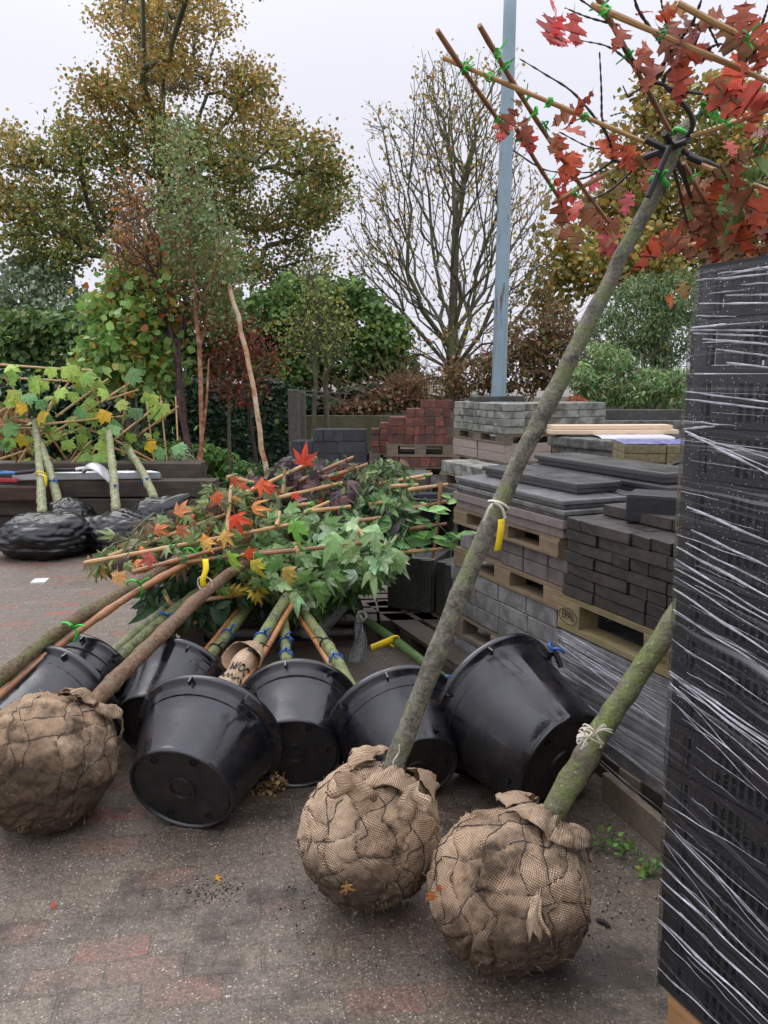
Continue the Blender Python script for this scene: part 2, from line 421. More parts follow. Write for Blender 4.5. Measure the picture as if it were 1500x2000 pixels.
def tmpl_star(lobes, valley=.36, shoulder=.55, sw=13, bend=.35, petiole=True, teeth=False):
    # lobes: list of (angle from tip direction in degrees, length), leaf base near (0,0)
    L = sorted(lobes); out = []
    def pol(a, r): return (r * math.sin(R(a)), .42 + r * math.cos(R(a)))
    for i, (a, l) in enumerate(L):
        out.append(pol(a - sw, l * shoulder))
        if teeth: out += [pol(a - sw * .8, l * .78), pol(a - sw * .35, l * .76)]
        out.append(pol(a, l))
        if teeth: out += [pol(a + sw * .35, l * .76), pol(a + sw * .8, l * .78)]
        out.append(pol(a + sw, l * shoulder))
        if i < len(L) - 1:
            out.append(pol((a + L[i + 1][0]) / 2, valley))
    out.append((0, .20))
    v = [(0, .42, 0.0)]
    for x, y in out:
        r = math.hypot(x, y - .42)
        v.append((x, y, -bend * r * r + .10 * abs(x)))
    n = len(out); f = [(0, 1 + (i + 1) % n, 1 + i) for i in range(n)]
    if petiole:
        b = len(v); v += [(-.012, .22, 0), (.012, .22, 0), (.01, -.35, -.08), (-.01, -.35, -.08)]; f.append((b, b + 3, b + 2, b + 1))
    v = np.array(v); v[:, :2] *= .62
    return v, f
T_SIMPLE = tmpl_simple(); T_ROUND = tmpl_simple(.5, .15, .1); T_BLADE = tmpl_blade(); T_NARROW = tmpl_blade(.10, .25)
T_LAUREL = tmpl_blade(.19, .25, .3)
T_STAR = tmpl_star([(0, 1), (54, .92), (-54, .92), (112, .66), (-112, .66)], .40, .62, 16, .5)
T_STAR2 = tmpl_star([(0, 1.05), (58, .85), (-58, .85), (118, .6), (-118, .6)], .46, .68, 18, .9)
T_STARB = tmpl_star([(0, 1), (50, .9), (-56, .95), (108, .6), (-116, .7)], .44, .64, 18, 1.1)
T_STAR2B = tmpl_star([(0, 1), (56, .8), (-60, .86), (116, .5), (-112, .55)], .5, .7, 19, -.35)
T_LAURELB = tmpl_blade(.16, .7, .55)
T_MAPLE = tmpl_star([(0, 1), (48, .92), (-48, .92), (102, .66), (-102, .66)], .56, .74, 15, .3, True, True)
def tmpl_oak(bend=.3, fold=.2):
    o = [(0, -.14), (.01, .08), (.05, .16), (.15, .21), (.25, .21), (.225, .265), (.28, .33), (.19, .325), (.135, .35), (.12, .40), (.17, .445), (.28, .495), (.385, .55), (.335, .58), (.37, .67), (.27, .645), (.19, .635), (.14, .665), (.135, .71), (.18, .77), (.26, .86), (.20, .86), (.17, .92), (.115, .87), (.10, .91), (.09, .97), (.035, .96), (0, 1.05)]
    o = [(x * 1.08, y) for x, y in o]
    ys = [y for x, y in o]; v = []; f = []; n = len(o)
    cy = np.linspace(.04, 1.0, n)
    def z(x, y): return abs(x) * fold - bend * y * y
    for x, y in o: v.append((0, min(max(y, -.14), 1.0) * .98, z(0, y)))
    for s in (1, -1):
        b = len(v)
        for x, y in o: v.append((s * x, y, z(x, y)))
        for i in range(n - 1):
            q = (i, b + i, b + i + 1, i + 1); f.append(q if s > 0 else q[::-1])
    return np.array(v), f
T_OAK = tmpl_oak(); T_OAK2 = tmpl_oak(.75, .5); T_OAK3 = tmpl_oak(-.2, .1)

def unit(a): return a / np.maximum(np.linalg.norm(a, axis=1, keepdims=True), 1e-9)
def foliage(name, m, parent, C, size, cols, tmpl, tip=None, nrm=None):
    C = np.asarray(C, float); N = len(C)
    if N == 0: return None
    tv, tf = tmpl
    if tip is None: tip = rng.normal(size=(N, 3)) + np.array([0, 0, -.5])
    if nrm is None: nrm = rng.normal(size=(N, 3)) * .7 + np.array([0, -.25, .8])
    y = unit(np.asarray(tip, float)); x = unit(np.cross(y, np.asarray(nrm, float))); z = np.cross(x, y)
    s = np.asarray(size, float).reshape(-1, 1, 1) * np.ones((N, 1, 1))
    V = C[:, None, :] + s * (tv[None, :, 0:1] * x[:, None, :] + tv[None, :, 1:2] * y[:, None, :] + tv[None, :, 2:3] * z[:, None, :])
    V = V.reshape(-1, 3)
    if parent is not None:
        inv = np.array(W[parent.name].inverted()); V = V @ inv[:3, :3].T + inv[:3, 3]
    K = len(tv); cnt = np.array([len(f) for f in tf]); idx = np.concatenate([np.array(f) for f in tf])
    loops = (idx[None, :] + (np.arange(N) * K)[:, None]).ravel().astype(np.int32)
    counts = np.tile(cnt, N); starts = np.concatenate([[0], np.cumsum(counts)[:-1]]).astype(np.int32)
    me = bpy.data.meshes.new(name)
    me.vertices.add(len(V)); me.vertices.foreach_set('co', V.astype(np.float32).ravel())
    me.loops.add(len(loops)); me.loops.foreach_set('vertex_index', loops)
    me.polygons.add(len(counts)); me.polygons.foreach_set('loop_start', starts)
    at = me.attributes.new('leafcol', 'FLOAT_COLOR', 'FACE')
    cols = np.asarray(cols, float)[:, :3]
    cf = np.repeat(cols, len(tf), axis=0)
    if len(tf) > 3: cf = cf * (1 + .10 * rng.normal(size=(len(cf), 1)))
    c4 = np.concatenate([cf, np.ones((len(cf), 1))], axis=1)
    at.data.foreach_set('color', c4.astype(np.float32).ravel())
    me.update(calc_edges=True); me.validate()
    return link_mesh(name, me, m, parent)
def palette(N, stops, jitter=.18):
    """stops: list of (weight, (r,g,b,1))"""
    w = np.array([s[0] for s in stops], float); w /= w.sum()
    k = rng.choice(len(stops), size=N, p=w)
    c = np.array([s[1][:3] for s in stops])[k]
    return c * (1 + rng.normal(size=(N, 1)) * jitter).clip(.4, 1.7) * (1 + rng.normal(size=(N, 3)) * .06)

# ---------------------------------------------------------------- growing trees
def grow(att, trunk, bf=.35, down=.6):
    att = np.asarray(att); tr = np.asarray([tuple(p) for p in trunk])
    nodes = [tuple(p) for p in tr]; par = [-1] + list(range(len(tr) - 1))
    path = [0.0]
    for i in range(1, len(tr)): path.append(path[-1] + np.linalg.norm(tr[i] - tr[i - 1]))
    N = len(att); best = np.full(N, 1e9); bp = np.zeros(N, int); alive = np.ones(N, bool)
    def upd(i):
        nonlocal best, bp
        d = att - np.array(nodes[i]); L = np.linalg.norm(d, axis=1) + 1e-9
        c = L * (1 + down * np.maximum(0, -d[:, 2] / L)) + bf * path[i]
        k = c < best; best[k] = c[k]; bp[k] = i
    lo = int(len(tr) * .25)
    for i in range(lo, len(tr)): upd(i)
    for _ in range(N):
        b = np.where(alive, best, 1e9); j = int(b.argmin()); alive[j] = False
        p = int(bp[j]); nodes.append(tuple(att[j])); par.append(p)
        path.append(path[p] + float(np.linalg.norm(att[j] - np.array(nodes[p]))))
        upd(len(nodes) - 1)
    return np.array(nodes), par
def tree_mesh(mb, nodes, par, r0, base, p=2.3, n=5, jitter=.0):
    N = len(nodes); acc = np.zeros(N); ch = [[] for _ in range(N)]
    for i, q in enumerate(par):
        if q >= 0: ch[q].append(i)
    order = []; st = [0]
    while st:
        i = st.pop(); order.append(i); st.extend(ch[i])
    rad = np.zeros(N)
    for i in reversed(order):
        s = sum(rad[c] ** p for c in ch[i]); rad[i] = (s + r0 ** p * (.35 if ch[i] else 1)) ** (1 / p)
    k = math.log(base / r0) / math.log(max(rad[0] / r0, 1.01))
    rad = r0 * (rad / r0) ** k
    stack = [(0, None)]
    while stack:
        i, pr = stack.pop()
        pts = []; rr = []
        if pr is not None:
            pts.append(nodes[pr]); rr.append(rad[i])
        while True:
            pts.append(nodes[i]); rr.append(rad[i])
            if not ch[i]: break
            c = sorted(ch[i], key=lambda q: -rad[q])
            for o in c[1:]: stack.append((o, i))
            i = c[0]
        if len(pts) >= 2:
            m = len(pts)
            if jitter: pts = [Vector(q) + (Vector((rnd.gauss(0, jitter), rnd.gauss(0, jitter), rnd.gauss(0, jitter))) if 0 < t < m - 1 and rr[t] < .05 else Vector()) for t, q in enumerate(pts)]
            nn = n if rr[0] < .06 else 9
            mb.tube(pts, rr, nn, cap=False)
    ends = [i for i in range(N) if not ch[i]]
    return rad, ends
def blob_points(blobs, Y, depth, N):
    """blobs: photo ellipses (cx, cy, rx, ry) standing at distance Y, with a depth in metres"""
    w = np.array([b[2] * b[3] for b in blobs], float); w /= w.sum()
    out = []
    ks = rng.choice(len(blobs), size=N, p=w)
    yo = {}
    for k in ks:
        b = blobs[k]
        if k not in yo: yo[k] = rng.uniform(-.5, .5) * depth
        while True:
            q = rng.uniform(-1, 1, 3)
            if q @ q <= 1: break
        yy = Y + yo[k] + q[2] * max(b[2], b[3]) / FOC * Y * .9
        out.append(tuple(P(b[0] + q[0] * b[2], b[1] + q[1] * b[3], yy)))
    return np.array(out)
# ================================================================ THE SETTING
def build_ground():
    m, nt, b, out = newmat('wet_brick_paving')
    v = coords(nt, rand=False)
    v = nd(nt, 'Mapping', None, Vector=v, Rotation=(0, 0, R(-9))).outputs[0]
    wob = nd(nt, 'TexNoise', None, Vector=v, Scale=1.3, Detail=2.0).outputs[1]
    vv = nd(nt, 'VectorMath', {'operation': 'ADD'}, i0=v, i1=nd(nt, 'VectorMath', {'operation': 'SCALE'}, i0=wob, Scale=.05).outputs[0]).outputs[0]
    br = nd(nt, 'TexBrick', {'offset': .5}, Vector=vv, Color1=(0, 0, 0, 1), Color2=(1, 1, 1, 1), Mortar=(.5, .5, .5, 1), Scale=1.0,
            Mortar_Size=.006, Mortar_Smooth=.3, Bias=0.0, Brick_Width=.21, Row_Height=.105)
    rb = br.outputs['Color']
    tile = ramp(nt, rb, [(0, S(122, 112, 102)), (.3, S(112, 102, 96)), (.6, S(130, 118, 106)), (.82, S(128, 102, 92)), (.95, S(142, 98, 88)), (1, S(152, 94, 86))])
    big = noi(nt, v, .55, 6, .6)
    mid = noi(nt, v, 2.6, 7, .68)
    fine = noi(nt, v, 26, 5, .7)
    dirt = mixc(nt, fine, S(76, 69, 61), S(130, 120, 108))
    cover = ramp(nt, math2(nt, 'ADD', math2(nt, 'MULTIPLY', mid, .6), math2(nt, 'MULTIPLY', big, .4)), [(.40, 0), (.60, .9)])
    # soil trodden in around the root balls
    pos = nd(nt, 'SeparateXYZ', None, Vector=nd(nt, 'TexCoord').outputs['Object'])
    near = nd(nt, 'MapRange', {'interpolation_type': 'SMOOTHSTEP'}, i0=pos.outputs[1], i1=5.2, i2=2.6, i3=0.0, i4=.5).outputs[0]
    right = nd(nt, 'MapRange', {'interpolation_type': 'SMOOTHSTEP'}, i0=pos.outputs[0], i1=-.2, i2=.8, i3=0.0, i4=.5).outputs[0]
    cov2 = math2(nt, 'MINIMUM', math2(nt, 'ADD', cover, math2(nt, 'ADD', math2(nt, 'MULTIPLY', near, .45), right)), .88)
    c = mixc(nt, cov2, tile, dirt)
    c = mixc(nt, math2(nt, 'MULTIPLY', br.outputs['Fac'], math2(nt, 'SUBTRACT', .62, math2(nt, 'MULTIPLY', cov2, .5))), c, S(86, 82, 72))
    # stone chips
    v1 = nd(nt, 'TexVoronoi', None, Vector=v, Scale=92.0)
    rc = nd(nt, 'SeparateColor', None, Color=v1.outputs['Color'])
    chip = math2(nt, 'MULTIPLY', ramp(nt, v1.outputs[0], [(.22, 1), (.36, 0)]), ramp(nt, rc.outputs[0], [(.46, 0), (.54, 1)]))
    v2 = nd(nt, 'TexVoronoi', None, Vector=v, Scale=52.0)
    rc2 = nd(nt, 'SeparateColor', None, Color=v2.outputs['Color'])
    chip2 = math2(nt, 'MULTIPLY', ramp(nt, v2.outputs[0], [(.16, 1), (.28, 0)]), ramp(nt, rc2.outputs[0], [(.68, 0), (.74, 1)]))
    chips = math2(nt, 'MAXIMUM', chip, chip2)
    chips = math2(nt, 'MULTIPLY', chips, ramp(nt, noi(nt, v, 3.4, 4), [(.34, .35), (.56, 1)]))
    c = mixc(nt, math2(nt, 'MULTIPLY', chips, .8), c, mixc(nt, rc.outputs[1], S(146, 134, 116), S(206, 198, 186)))
    v3 = nd(nt, 'TexVoronoi', None, Vector=v, Scale=190.0); g3 = nd(nt, 'SeparateColor', None, Color=v3.outputs['Color'])
    grain = nd(nt, 'MapRange', None, i0=g3.outputs[0], i3=.62, i4=1.42).outputs[0]
    c = nd(nt, 'VectorMath', {'operation': 'SCALE'}, i0=c, Scale=grain).outputs[0]
    dk = math2(nt, 'MULTIPLY', ramp(nt, noi(nt, v, 70, 4, .7), [(.58, 0), (.7, 1)]), ramp(nt, noi(nt, v, 2.1, 5), [(.42, .1), (.62, .8)]))
    c = mixc(nt, dk, c, S(50, 44, 38))
    spill = math2(nt, 'MULTIPLY', ramp(nt, noi(nt, v, 1.7, 6, .72), [(.50, 0), (.62, .9)]), near)
    c = mixc(nt, math2(nt, 'MINIMUM', math2(nt, 'MULTIPLY', spill, 2.0), .8), c, S(58, 51, 45))
    moss = math2(nt, 'MULTIPLY', ramp(nt, noi(nt, v, 13, 5, .7), [(.63, 0), (.72, .6)]), ramp(nt, br.outputs['Fac'], [(0, .25), (.5, 1)]))
    c = mixc(nt, moss, c, S(84, 96, 46))
    c = nd(nt, 'VectorMath', {'operation': 'SCALE'}, i0=c, Scale=.86).outputs[0]
    c = mixc(nt, 1.0, c, (1.02, .985, .92, 1), 'MULTIPLY')
    setc(nt, b, c)
    nt.links.new(ramp(nt, noi(nt, v, 1.1, 5, .6), [(.35, .34), (.68, .7)]), b.inputs['Roughness'])
    b.inputs['Specular IOR Level'].default_value = .4
    h = math2(nt, 'ADD', math2(nt, 'ADD', math2(nt, 'MULTIPLY', fine, .6), math2(nt, 'MULTIPLY', chips, .35)), math2(nt, 'MULTIPLY', g3.outputs[0], .25))
    h = math2(nt, 'SUBTRACT', h, math2(nt, 'MULTIPLY', br.outputs['Fac'], math2(nt, 'SUBTRACT', .6, math2(nt, 'MULTIPLY', cov2, .5))))
    bump(nt, b, h, .7, .008)
    mb = MB()
    xs = [-300, -60, -20] + [x * 1.0 for x in range(-8, 9)] + [20, 60, 300]; ys = [-300, -40] + [y * 1.0 for y in range(-2, 15)] + [25, 60, 400]
    mb.grid([[(x, y, 0) for x in xs] for y in ys])
    o = mb.build('ground', m); o['kind'] = 'structure'
    ms = mat_solid('bank_soil', S(66, 56, 44), .9, .4, 6, .6, objvar=0, c2=S(58, 66, 36))
    mb = MB(); rows = []
    for i in range(16):
        y = 13.6 + i * .9; r = []
        for j in range(60):
            x = -16 + j * .6; s = min(1, max(0, (y - 13.6) / 2.5))
            r.append((x, y, .004 + s * (1.0 + .25 * noise.noise((x * .5, y * .5, 0)))))
        rows.append(r)
    mb.grid(rows); o = mb.build('bank', ms, smooth=True); o['kind'] = 'structure'
build_ground()

# ================================================================ BACKGROUND TREES
OCHRE = [(3, S(152, 134, 68)), (3, S(134, 118, 60)), (2, S(170, 146, 76)), (1.4, S(158, 122, 62)), (2, S(112, 110, 58)), (1, S(98, 96, 50)), (1, S(172, 144, 76)), (.6, S(150, 104, 60))]
OLIVE = [(3, S(110, 120, 60)), (3, S(94, 110, 54)), (1.5, S(140, 120, 60)), (1, S(84, 96, 46)), (1, S(150, 128, 66))]
def big_tree(name, label, blobs, Y, depth, n_att, trunk_px, base, leaves, size, pal, bark, bf=.4, p=2.25, spread=.35, group=None, down=.6, lowpal=None, lowpx=0, r0=.012, seed=1):
    global rng
    rng = np.random.default_rng(seed)
    tp = spline([P(x, y, Y) for x, y in trunk_px], 14)
    foot = tp[0].copy(); foot.z = -.1 if foot.z < 1.5 else foot.z
    tp = [Vector((foot.x, foot.y, -.05))] + tp
    t = thing(name, label, 'tree', (foot.x, foot.y, 0), 0, group)
    att = blob_points(blobs, Y, depth, n_att)
    nodes, par = grow(att, tp, bf, down)
    mb = MB(); rad, ends = tree_mesh(mb, nodes, par, r0, base, p, 5, .03)
    mb.build('trunk', bark, t, smooth=True)
    thin = [i for i in range(len(tp), len(nodes)) if rad[i] < r0 * 3.4]
    src = rng.choice(thin, size=int(leaves))
    C = nodes[src] + rng.normal(size=(len(src), 3)) * spread * np.array([1, 1, .8])
    cols = palette(len(C), pal)
    # patches of the crown turn colour at different times
    patch = np.array([noise.noise(Vector(c) * .55 + Vector((seed, 0, 0))) for c in C])
    cols = cols * (1 + .35 * patch[:, None])
    if lowpal is not None:
        zl = P(700, lowpx, Y).z
        w = (zl - C[:, 2]) / 2.0 + rng.normal(size=len(C)) * .5 + patch
        k = w > 0; cols[k] = palette(int(k.sum()), lowpal) * (1 + .3 * patch[k][:, None])
    foliage('crown', LEAF, t, C, size * rng.uniform(.6, 1.25, len(C)), cols, T_ROUND)
    return t
big_tree('maple_tree', 'tall broad maple with ochre and olive autumn leaves behind the ivy-covered wall',
         [(320, 30, 140, 70), (330, 140, 110, 50), (250, 205, 70, 50), (470, 170, 70, 55), (190, 170, 40, 35), (165, 290, 90, 70), (40, 300, 50, 40),
          (330, 290, 120, 70), (490, 260, 90, 60), (590, 300, 70, 50), (620, 390, 70, 60), (60, 400, 80, 50), (190, 420, 100, 70), (400, 400, 120, 70),
          (540, 430, 100, 60), (110, 480, 80, 50), (570, 520, 110, 45), (350, 510, 150, 50), (380, -80, 150, 70), (15, 262, 30, 14), (640, 340, 40, 40),
          (300, 110, 80, 40), (-60, 380, 60, 70), (460, 330, 60, 40), (30, 440, 50, 60)],
         19.5, 4.5, 1500, [(330, 800), (326, 560), (322, 400), (316, 240), (322, 120), (330, 20)], .24, 58000, .080, OCHRE, BARK_MAPLE, .35, lowpal=OLIVE, lowpx=300, spread=.20, seed=3, r0=.011)
big_tree('half_bare_tree', 'half bare tree with many upright grey branches and few yellow leaves beside the metal pole',
         [(880, 180, 70, 90), (800, 300, 90, 100), (950, 290, 90, 120), (865, 110, 25, 40), (700, 480, 40, 60), (1060, 500, 30, 60), (880, 400, 150, 130), (760, 440, 60, 100), (1010, 480, 70, 110), (860, 560, 130, 70),
          (735, 230, 40, 45), (970, 130, 50, 55), (900, 250, 110, 120), (830, 160, 30, 70), (720, 380, 40, 60), (720, 500, 60, 60), (1040, 560, 60, 70), (1020, 380, 60, 80), (800, 660, 90, 40), (960, 650, 90, 50)],
         17.5, 3.0, 2600, [(885, 800), (884, 640), (888, 520), (890, 400)], .17, 2600, .07,
         [(3, S(158, 132, 62)), (2, S(134, 118, 58)), (2, S(118, 112, 56)), (1, S(150, 110, 60))], BARK_DARK, .75, p=2.05, spread=.10, down=1.6, r0=.0052, seed=5)
big_tree('olive_yellow_tree', 'olive and yellow leaved tree behind the red-leaved oak crown, above the black crates',
         [(1300, 195, 60, 40), (1250, 280, 70, 60), (1400, 290, 90, 70), (1320, 400, 120, 70), (1180, 430, 60, 50), (1460, 420, 70, 80), (1150, 530, 80, 50), (1215, 370, 50, 50),
          (1420, 180, 50, 40), (1500, 300, 60, 80), (1250, 500, 100, 60), (1100, 480, 40, 60), (1400, 520, 90, 60), (1080, 580, 50, 40)],
         18.5, 3, 900, [(1290, 790), (1288, 560), (1290, 420), (1296, 270)], .2, 15000, .125,
         [(3, S(128, 118, 58)), (3, S(112, 110, 54)), (2, S(150, 122, 60)), (1, S(96, 98, 48)), (1, S(164, 130, 64))], BARK_MAPLE, .4, spread=.25, seed=7)

def shrub(name, label, cat, blobs, Y, depth, n, size, pal, tm=T_ROUND, mat=LEAF, stems=0, bark=TWIG, group=None, base=None, thick=.02, twigs=0, twigcol=None, down=None, sd=1, tone_var=.3):
    global rng
    rng = np.random.default_rng(sd * 17 + 5)
    bx = sum(b[0] for b in blobs) / len(blobs); by = max(b[1] + b[3] for b in blobs)
    c = P(bx, by, Y) if base is None else Vector(base)
    gz = 1.0 if Y > 15.5 else (0.6 if Y > 14.2 else 0.0)
    t = thing(name, label, cat, (c.x, c.y, min(c.z, gz)), 0, group)
    w = np.array([b[2] * b[3] for b in blobs], float); w /= w.sum(); ks = rng.choice(len(blobs), size=n, p=w)
    C = np.zeros((n, 3)); Nn = np.zeros((n, 3))
    for i, k in enumerate(ks):
        b = blobs[k]; d = rng.normal(size=3); d /= np.linalg.norm(d)
        rr = rng.uniform(.45, 1.0) ** .6
        lump = 1 + .28 * noise.noise(Vector(d) * 2.3 + Vector((k * 7.1, sd, 0)))
        q = d * rr * lump
        C[i] = P(b[0] + q[0] * b[2], b[1] - q[1] * b[3], Y + q[2] * depth)
        Nn[i] = (q[0], q[2] * .6, q[1] + .6)
    Nn = Nn + rng.normal(size=(n, 3)) * .55
    tip = rng.normal(size=(n, 3)) * .7 + np.array([0, -.2, -.6 if down is None else down])
    cols = palette(n, pal)
    patch = np.array([noise.noise(Vector(c_) * 1.3 + Vector((sd * 3.3, 0, 0))) for c_ in C])
    cols = cols * (1 + tone_var * patch[:, None])  # leaf tone varies in random patches
    mb = MB()
    for i in range(max(stems, 1)):
        b = blobs[rng.integers(len(blobs))]
        top = P(b[0] + rng.uniform(-.6, .6) * b[2], b[1] - rng.uniform(.0, .8) * b[3], Y + rng.uniform(-.5, .5) * depth)
        ft = Vector((c.x + rng.normal() * .12 * (1 if stems else 0), c.y + rng.normal() * .1, gz - .03))
        m = ft.lerp(top, .5) + Vector((rng.normal() * .15, rng.normal() * .1, .1))
        mb.tube(spline([ft, m, top], 8), [thick * (1 - .75 * k / 7) for k in range(8)], 5, False)
    for i in range(twigs):
        a = Vector(C[rng.integers(n)]); e = a + Vector((rng.normal() * .35, rng.normal() * .2, abs(rng.normal()) * .35 - .08))
        mb.tube(spline([a, a.lerp(e, .5) + Vector((0, 0, .05)), e], 5), [.008, .007, .006, .005, .003], 4, False)
    mb.build('stems', twigcol or bark, t, smooth=True)
    foliage('foliage', mat, t, C, size * rng.uniform(.6, 1.25, n), cols, tm, tip, Nn)
    return t
GREEN = [(3, S(72, 96, 48)), (2, S(58, 82, 42)), (1, S(92, 112, 56)), (1, S(104, 112, 50))]
DKGREEN = [(3, S(46, 66, 38)), (2, S(38, 56, 34)), (1, S(60, 80, 44))]
IVYC = [(3, S(34, 56, 36)), (3, S(28, 46, 32)), (1, S(50, 76, 46)), (.4, S(84, 104, 56))]
MIX = [(3, S(84, 104, 54)), (2, S(112, 118, 58)), (1, S(132, 116, 54)), (1, S(70, 88, 46))]
SILV = [(2, S(112, 124, 100)), (2, S(94, 110, 80)), (1, S(130, 138, 116))]
BROWN = [(3, S(110, 82, 54)), (2, S(88, 72, 48)), (2, S(126, 96, 60)), (1, S(86, 88, 48))]
shrub('hedge_shrub', 'silvery grey-green tall shrub at the far left under the maple crown', 'shrub', [(40, 560, 80, 60), (110, 590, 70, 60), (-30, 600, 70, 70), (75, 530, 60, 40)], 18, 1.0, 5200, .11, [(2, S(126, 140, 112)), (2, S(106, 124, 90)), (1, S(144, 154, 128))], T_SIMPLE, sd=1, stems=5)
shrub('hedge_shrub', 'dark green dense hedge at the left behind the bamboo trellises', 'hedge', [(30, 690, 90, 90), (130, 700, 90, 80), (230, 740, 90, 70), (60, 640, 80, 40), (160, 640, 70, 40)], 14.6, .7, 9000, .12, [(3, S(82, 106, 54)), (2, S(66, 92, 48)), (1, S(104, 118, 60))], sd=2, stems=6)
shrub('hedge_shrub', 'dark mixed ivy growth low down behind the timber sleepers at the left', 'hedge', [(40, 820, 110, 90), (150, 800, 90, 80), (230, 830, 80, 80), (0, 760, 80, 50)], 13.2, .5, 8000, .10, IVYC, T_ROUND, LEAF_GLOSSY, sd=3, stems=4)
shrub('green_shrub', 'large bright green leafy bush in the middle behind the concrete wall', 'bush', [(600, 630, 90, 60), (700, 640, 80, 70), (530, 620, 60, 60), (640, 700, 140, 60), (750, 680, 50, 60), (470, 640, 60, 60), (660, 580, 60, 40), (560, 720, 100, 45), (610, 560, 40, 25), (720, 590, 30, 30), (780, 650, 25, 40), (560, 560, 30, 30), (690, 555, 25, 20)], 16.2, .9, 15000, .11, [(3, S(82, 110, 56)), (2, S(68, 94, 50)), (1, S(106, 128, 62)), (.6, S(126, 128, 62))], sd=4, stems=8)
shrub('hedge_shrub', 'continuous green leafy hedge behind the orange birch stems', 'hedge', [(200, 640, 90, 50), (300, 650, 80, 60), (400, 640, 80, 60), (480, 680, 70, 60), (120, 640, 60, 40), (350, 720, 100, 50), (540, 600, 60, 40), (430, 580, 40, 30), (790, 730, 40, 40)], 17.0, .8, 9000, .13, [(3, S(80, 104, 54)), (2, S(64, 88, 46)), (1, S(104, 122, 62))], sd=21, stems=8)
shrub('willow_shrub', 'rounded grey-green willow bush left of the black crates', 'bush', [(1250, 620, 80, 80), (1200, 660, 70, 60), (1310, 640, 70, 80), (1240, 700, 90, 40), (1330, 580, 60, 60), (1260, 570, 50, 40)], 15.2, .8, 11000, .10, [(3, S(94, 114, 74)), (2, S(80, 102, 66)), (1, S(112, 128, 82)), (.5, S(132, 132, 74))], T_BLADE, sd=5, stems=8)
shrub('brush_pile', 'brown thicket of bramble and dry leaves beneath the metal pole', 'thicket', [(1010, 720, 90, 50), (930, 730, 80, 40), (1080, 700, 70, 60), (840, 760, 80, 35), (1040, 660, 70, 50), (780, 775, 60, 25), (1090, 640, 40, 60)], 14.0, .6, 6000, .085, [(3, S(104, 84, 58)), (2, S(84, 72, 46)), (2, S(122, 92, 58)), (1.5, S(88, 92, 50))], T_SIMPLE, sd=6, stems=14, twigs=330, twigcol=mat_solid('dry_twig', S(112, 88, 66), .8, .3, 30, 0), thick=.014)
shrub('brush_pile', 'rusty brown heap of dead branches and leaves above the mossy concrete wall', 'brush heap', [(760, 780, 50, 25), (700, 795, 60, 16), (800, 765, 40, 28)], 13.6, .35, 900, .09, [(3, S(118, 88, 60)), (2, S(104, 84, 60)), (1, S(140, 114, 78)), (1, S(92, 96, 58))], T_SIMPLE, sd=7, stems=8, twigs=260, twigcol=mat_solid('dead_branch', S(120, 88, 66), .8, .3, 30, 0), thick=.012)
shrub('pruned_foliage_heap', 'pale green heap of cut leafy branches behind the low concrete wall', 'leaf heap', [(1280, 750, 60, 36), (1180, 750, 60, 40), (1330, 745, 40, 30), (1140, 735, 36, 40), (1200, 700, 40, 26), (1320, 790, 30, 26), (1240, 770, 60, 26), (1170, 680, 26, 18)], 11.2, .5, 5200, .095, [(2, S(120, 146, 94)), (2, S(98, 126, 74)), (2, S(78, 102, 60)), (.8, S(150, 168, 118)), (1, S(112, 104, 70))], T_BLADE, sd=8, stems=4, twigs=40)
shrub('dead_conifer_sprig', 'small rust-orange dead conifer branch on the low concrete wall', 'branch', [(1125, 783, 22, 12)], 9.6, .12, 420, .05, [(2, S(150, 78, 42)), (1, S(124, 66, 40))], T_NARROW, sd=9, stems=3, thick=.012, base=tuple(P(1125, 793, 9.6)))
shrub('ivy_bank', 'trailing ivy on the bank under the black railing', 'ivy', [(640, 790, 90, 22), (560, 780, 60, 30), (720, 770, 70, 22)], 14.0, .4, 3000, .09, [(3, S(54, 82, 56)), (2, S(44, 68, 46)), (1, S(76, 104, 70))], T_ROUND, LEAF_GLOSSY, sd=10, stems=3)
# ivy-covered wall
def ivy_wall():
    a, b = P(240, 930, 12.9), P(572, 930, 13.4); a.z = b.z = 0
    h = 1.52
    t = thing('ivy_wall', 'old wall wholly covered in dark green ivy behind the young trees', 'wall', (a.x, a.y, 0))
    d = (b - a).normalized(); n = Vector((d.y, -d.x, 0))
    mb = MB(); ang = math.atan2(d.y, d.x)
    mb.box((a + b) / 2 + Vector((0, 0, h / 2)) - n * .12, ((b - a).length, .2, h), Matrix.Rotation(ang, 3, 'Z'))
    mb.build('wall_core', CONC_WALL, t)
    N = 13000; L = (b - a).length
    u = rng.uniform(0, 1, N); z = rng.uniform(0, 1, N) ** .9
    bul = np.array([noise.noise(Vector((x * L * .9, q * 1.3, 3))) for x, q in zip(u, z)])
    off = .06 + .12 * (bul + .5) + rng.uniform(-.05, .05, N)
    top = h + .06 + .06 * np.sin(u * 17)
    C = np.array(a)[None] + u[:, None] * L * np.array(d)[None] + np.array(n)[None] * off[:, None]; C[:, 2] = z * top
    tip = rng.normal(size=(N, 3)) * .5 + np.array([0, -.3, -1.0]); nr = rng.normal(size=(N, 3)) * .5 + np.array(n)[None] + np.array([0, 0, .4])
    foliage('ivy', LEAF_GLOSSY, t, C, .085 * rng.uniform(.6, 1.2, N), palette(N, [(3, S(40, 62, 42)), (3, S(33, 51, 36)), (1.2, S(56, 82, 52)), (.25, S(104, 120, 62))]), T_ROUND, tip, nr)
ivy_wall()
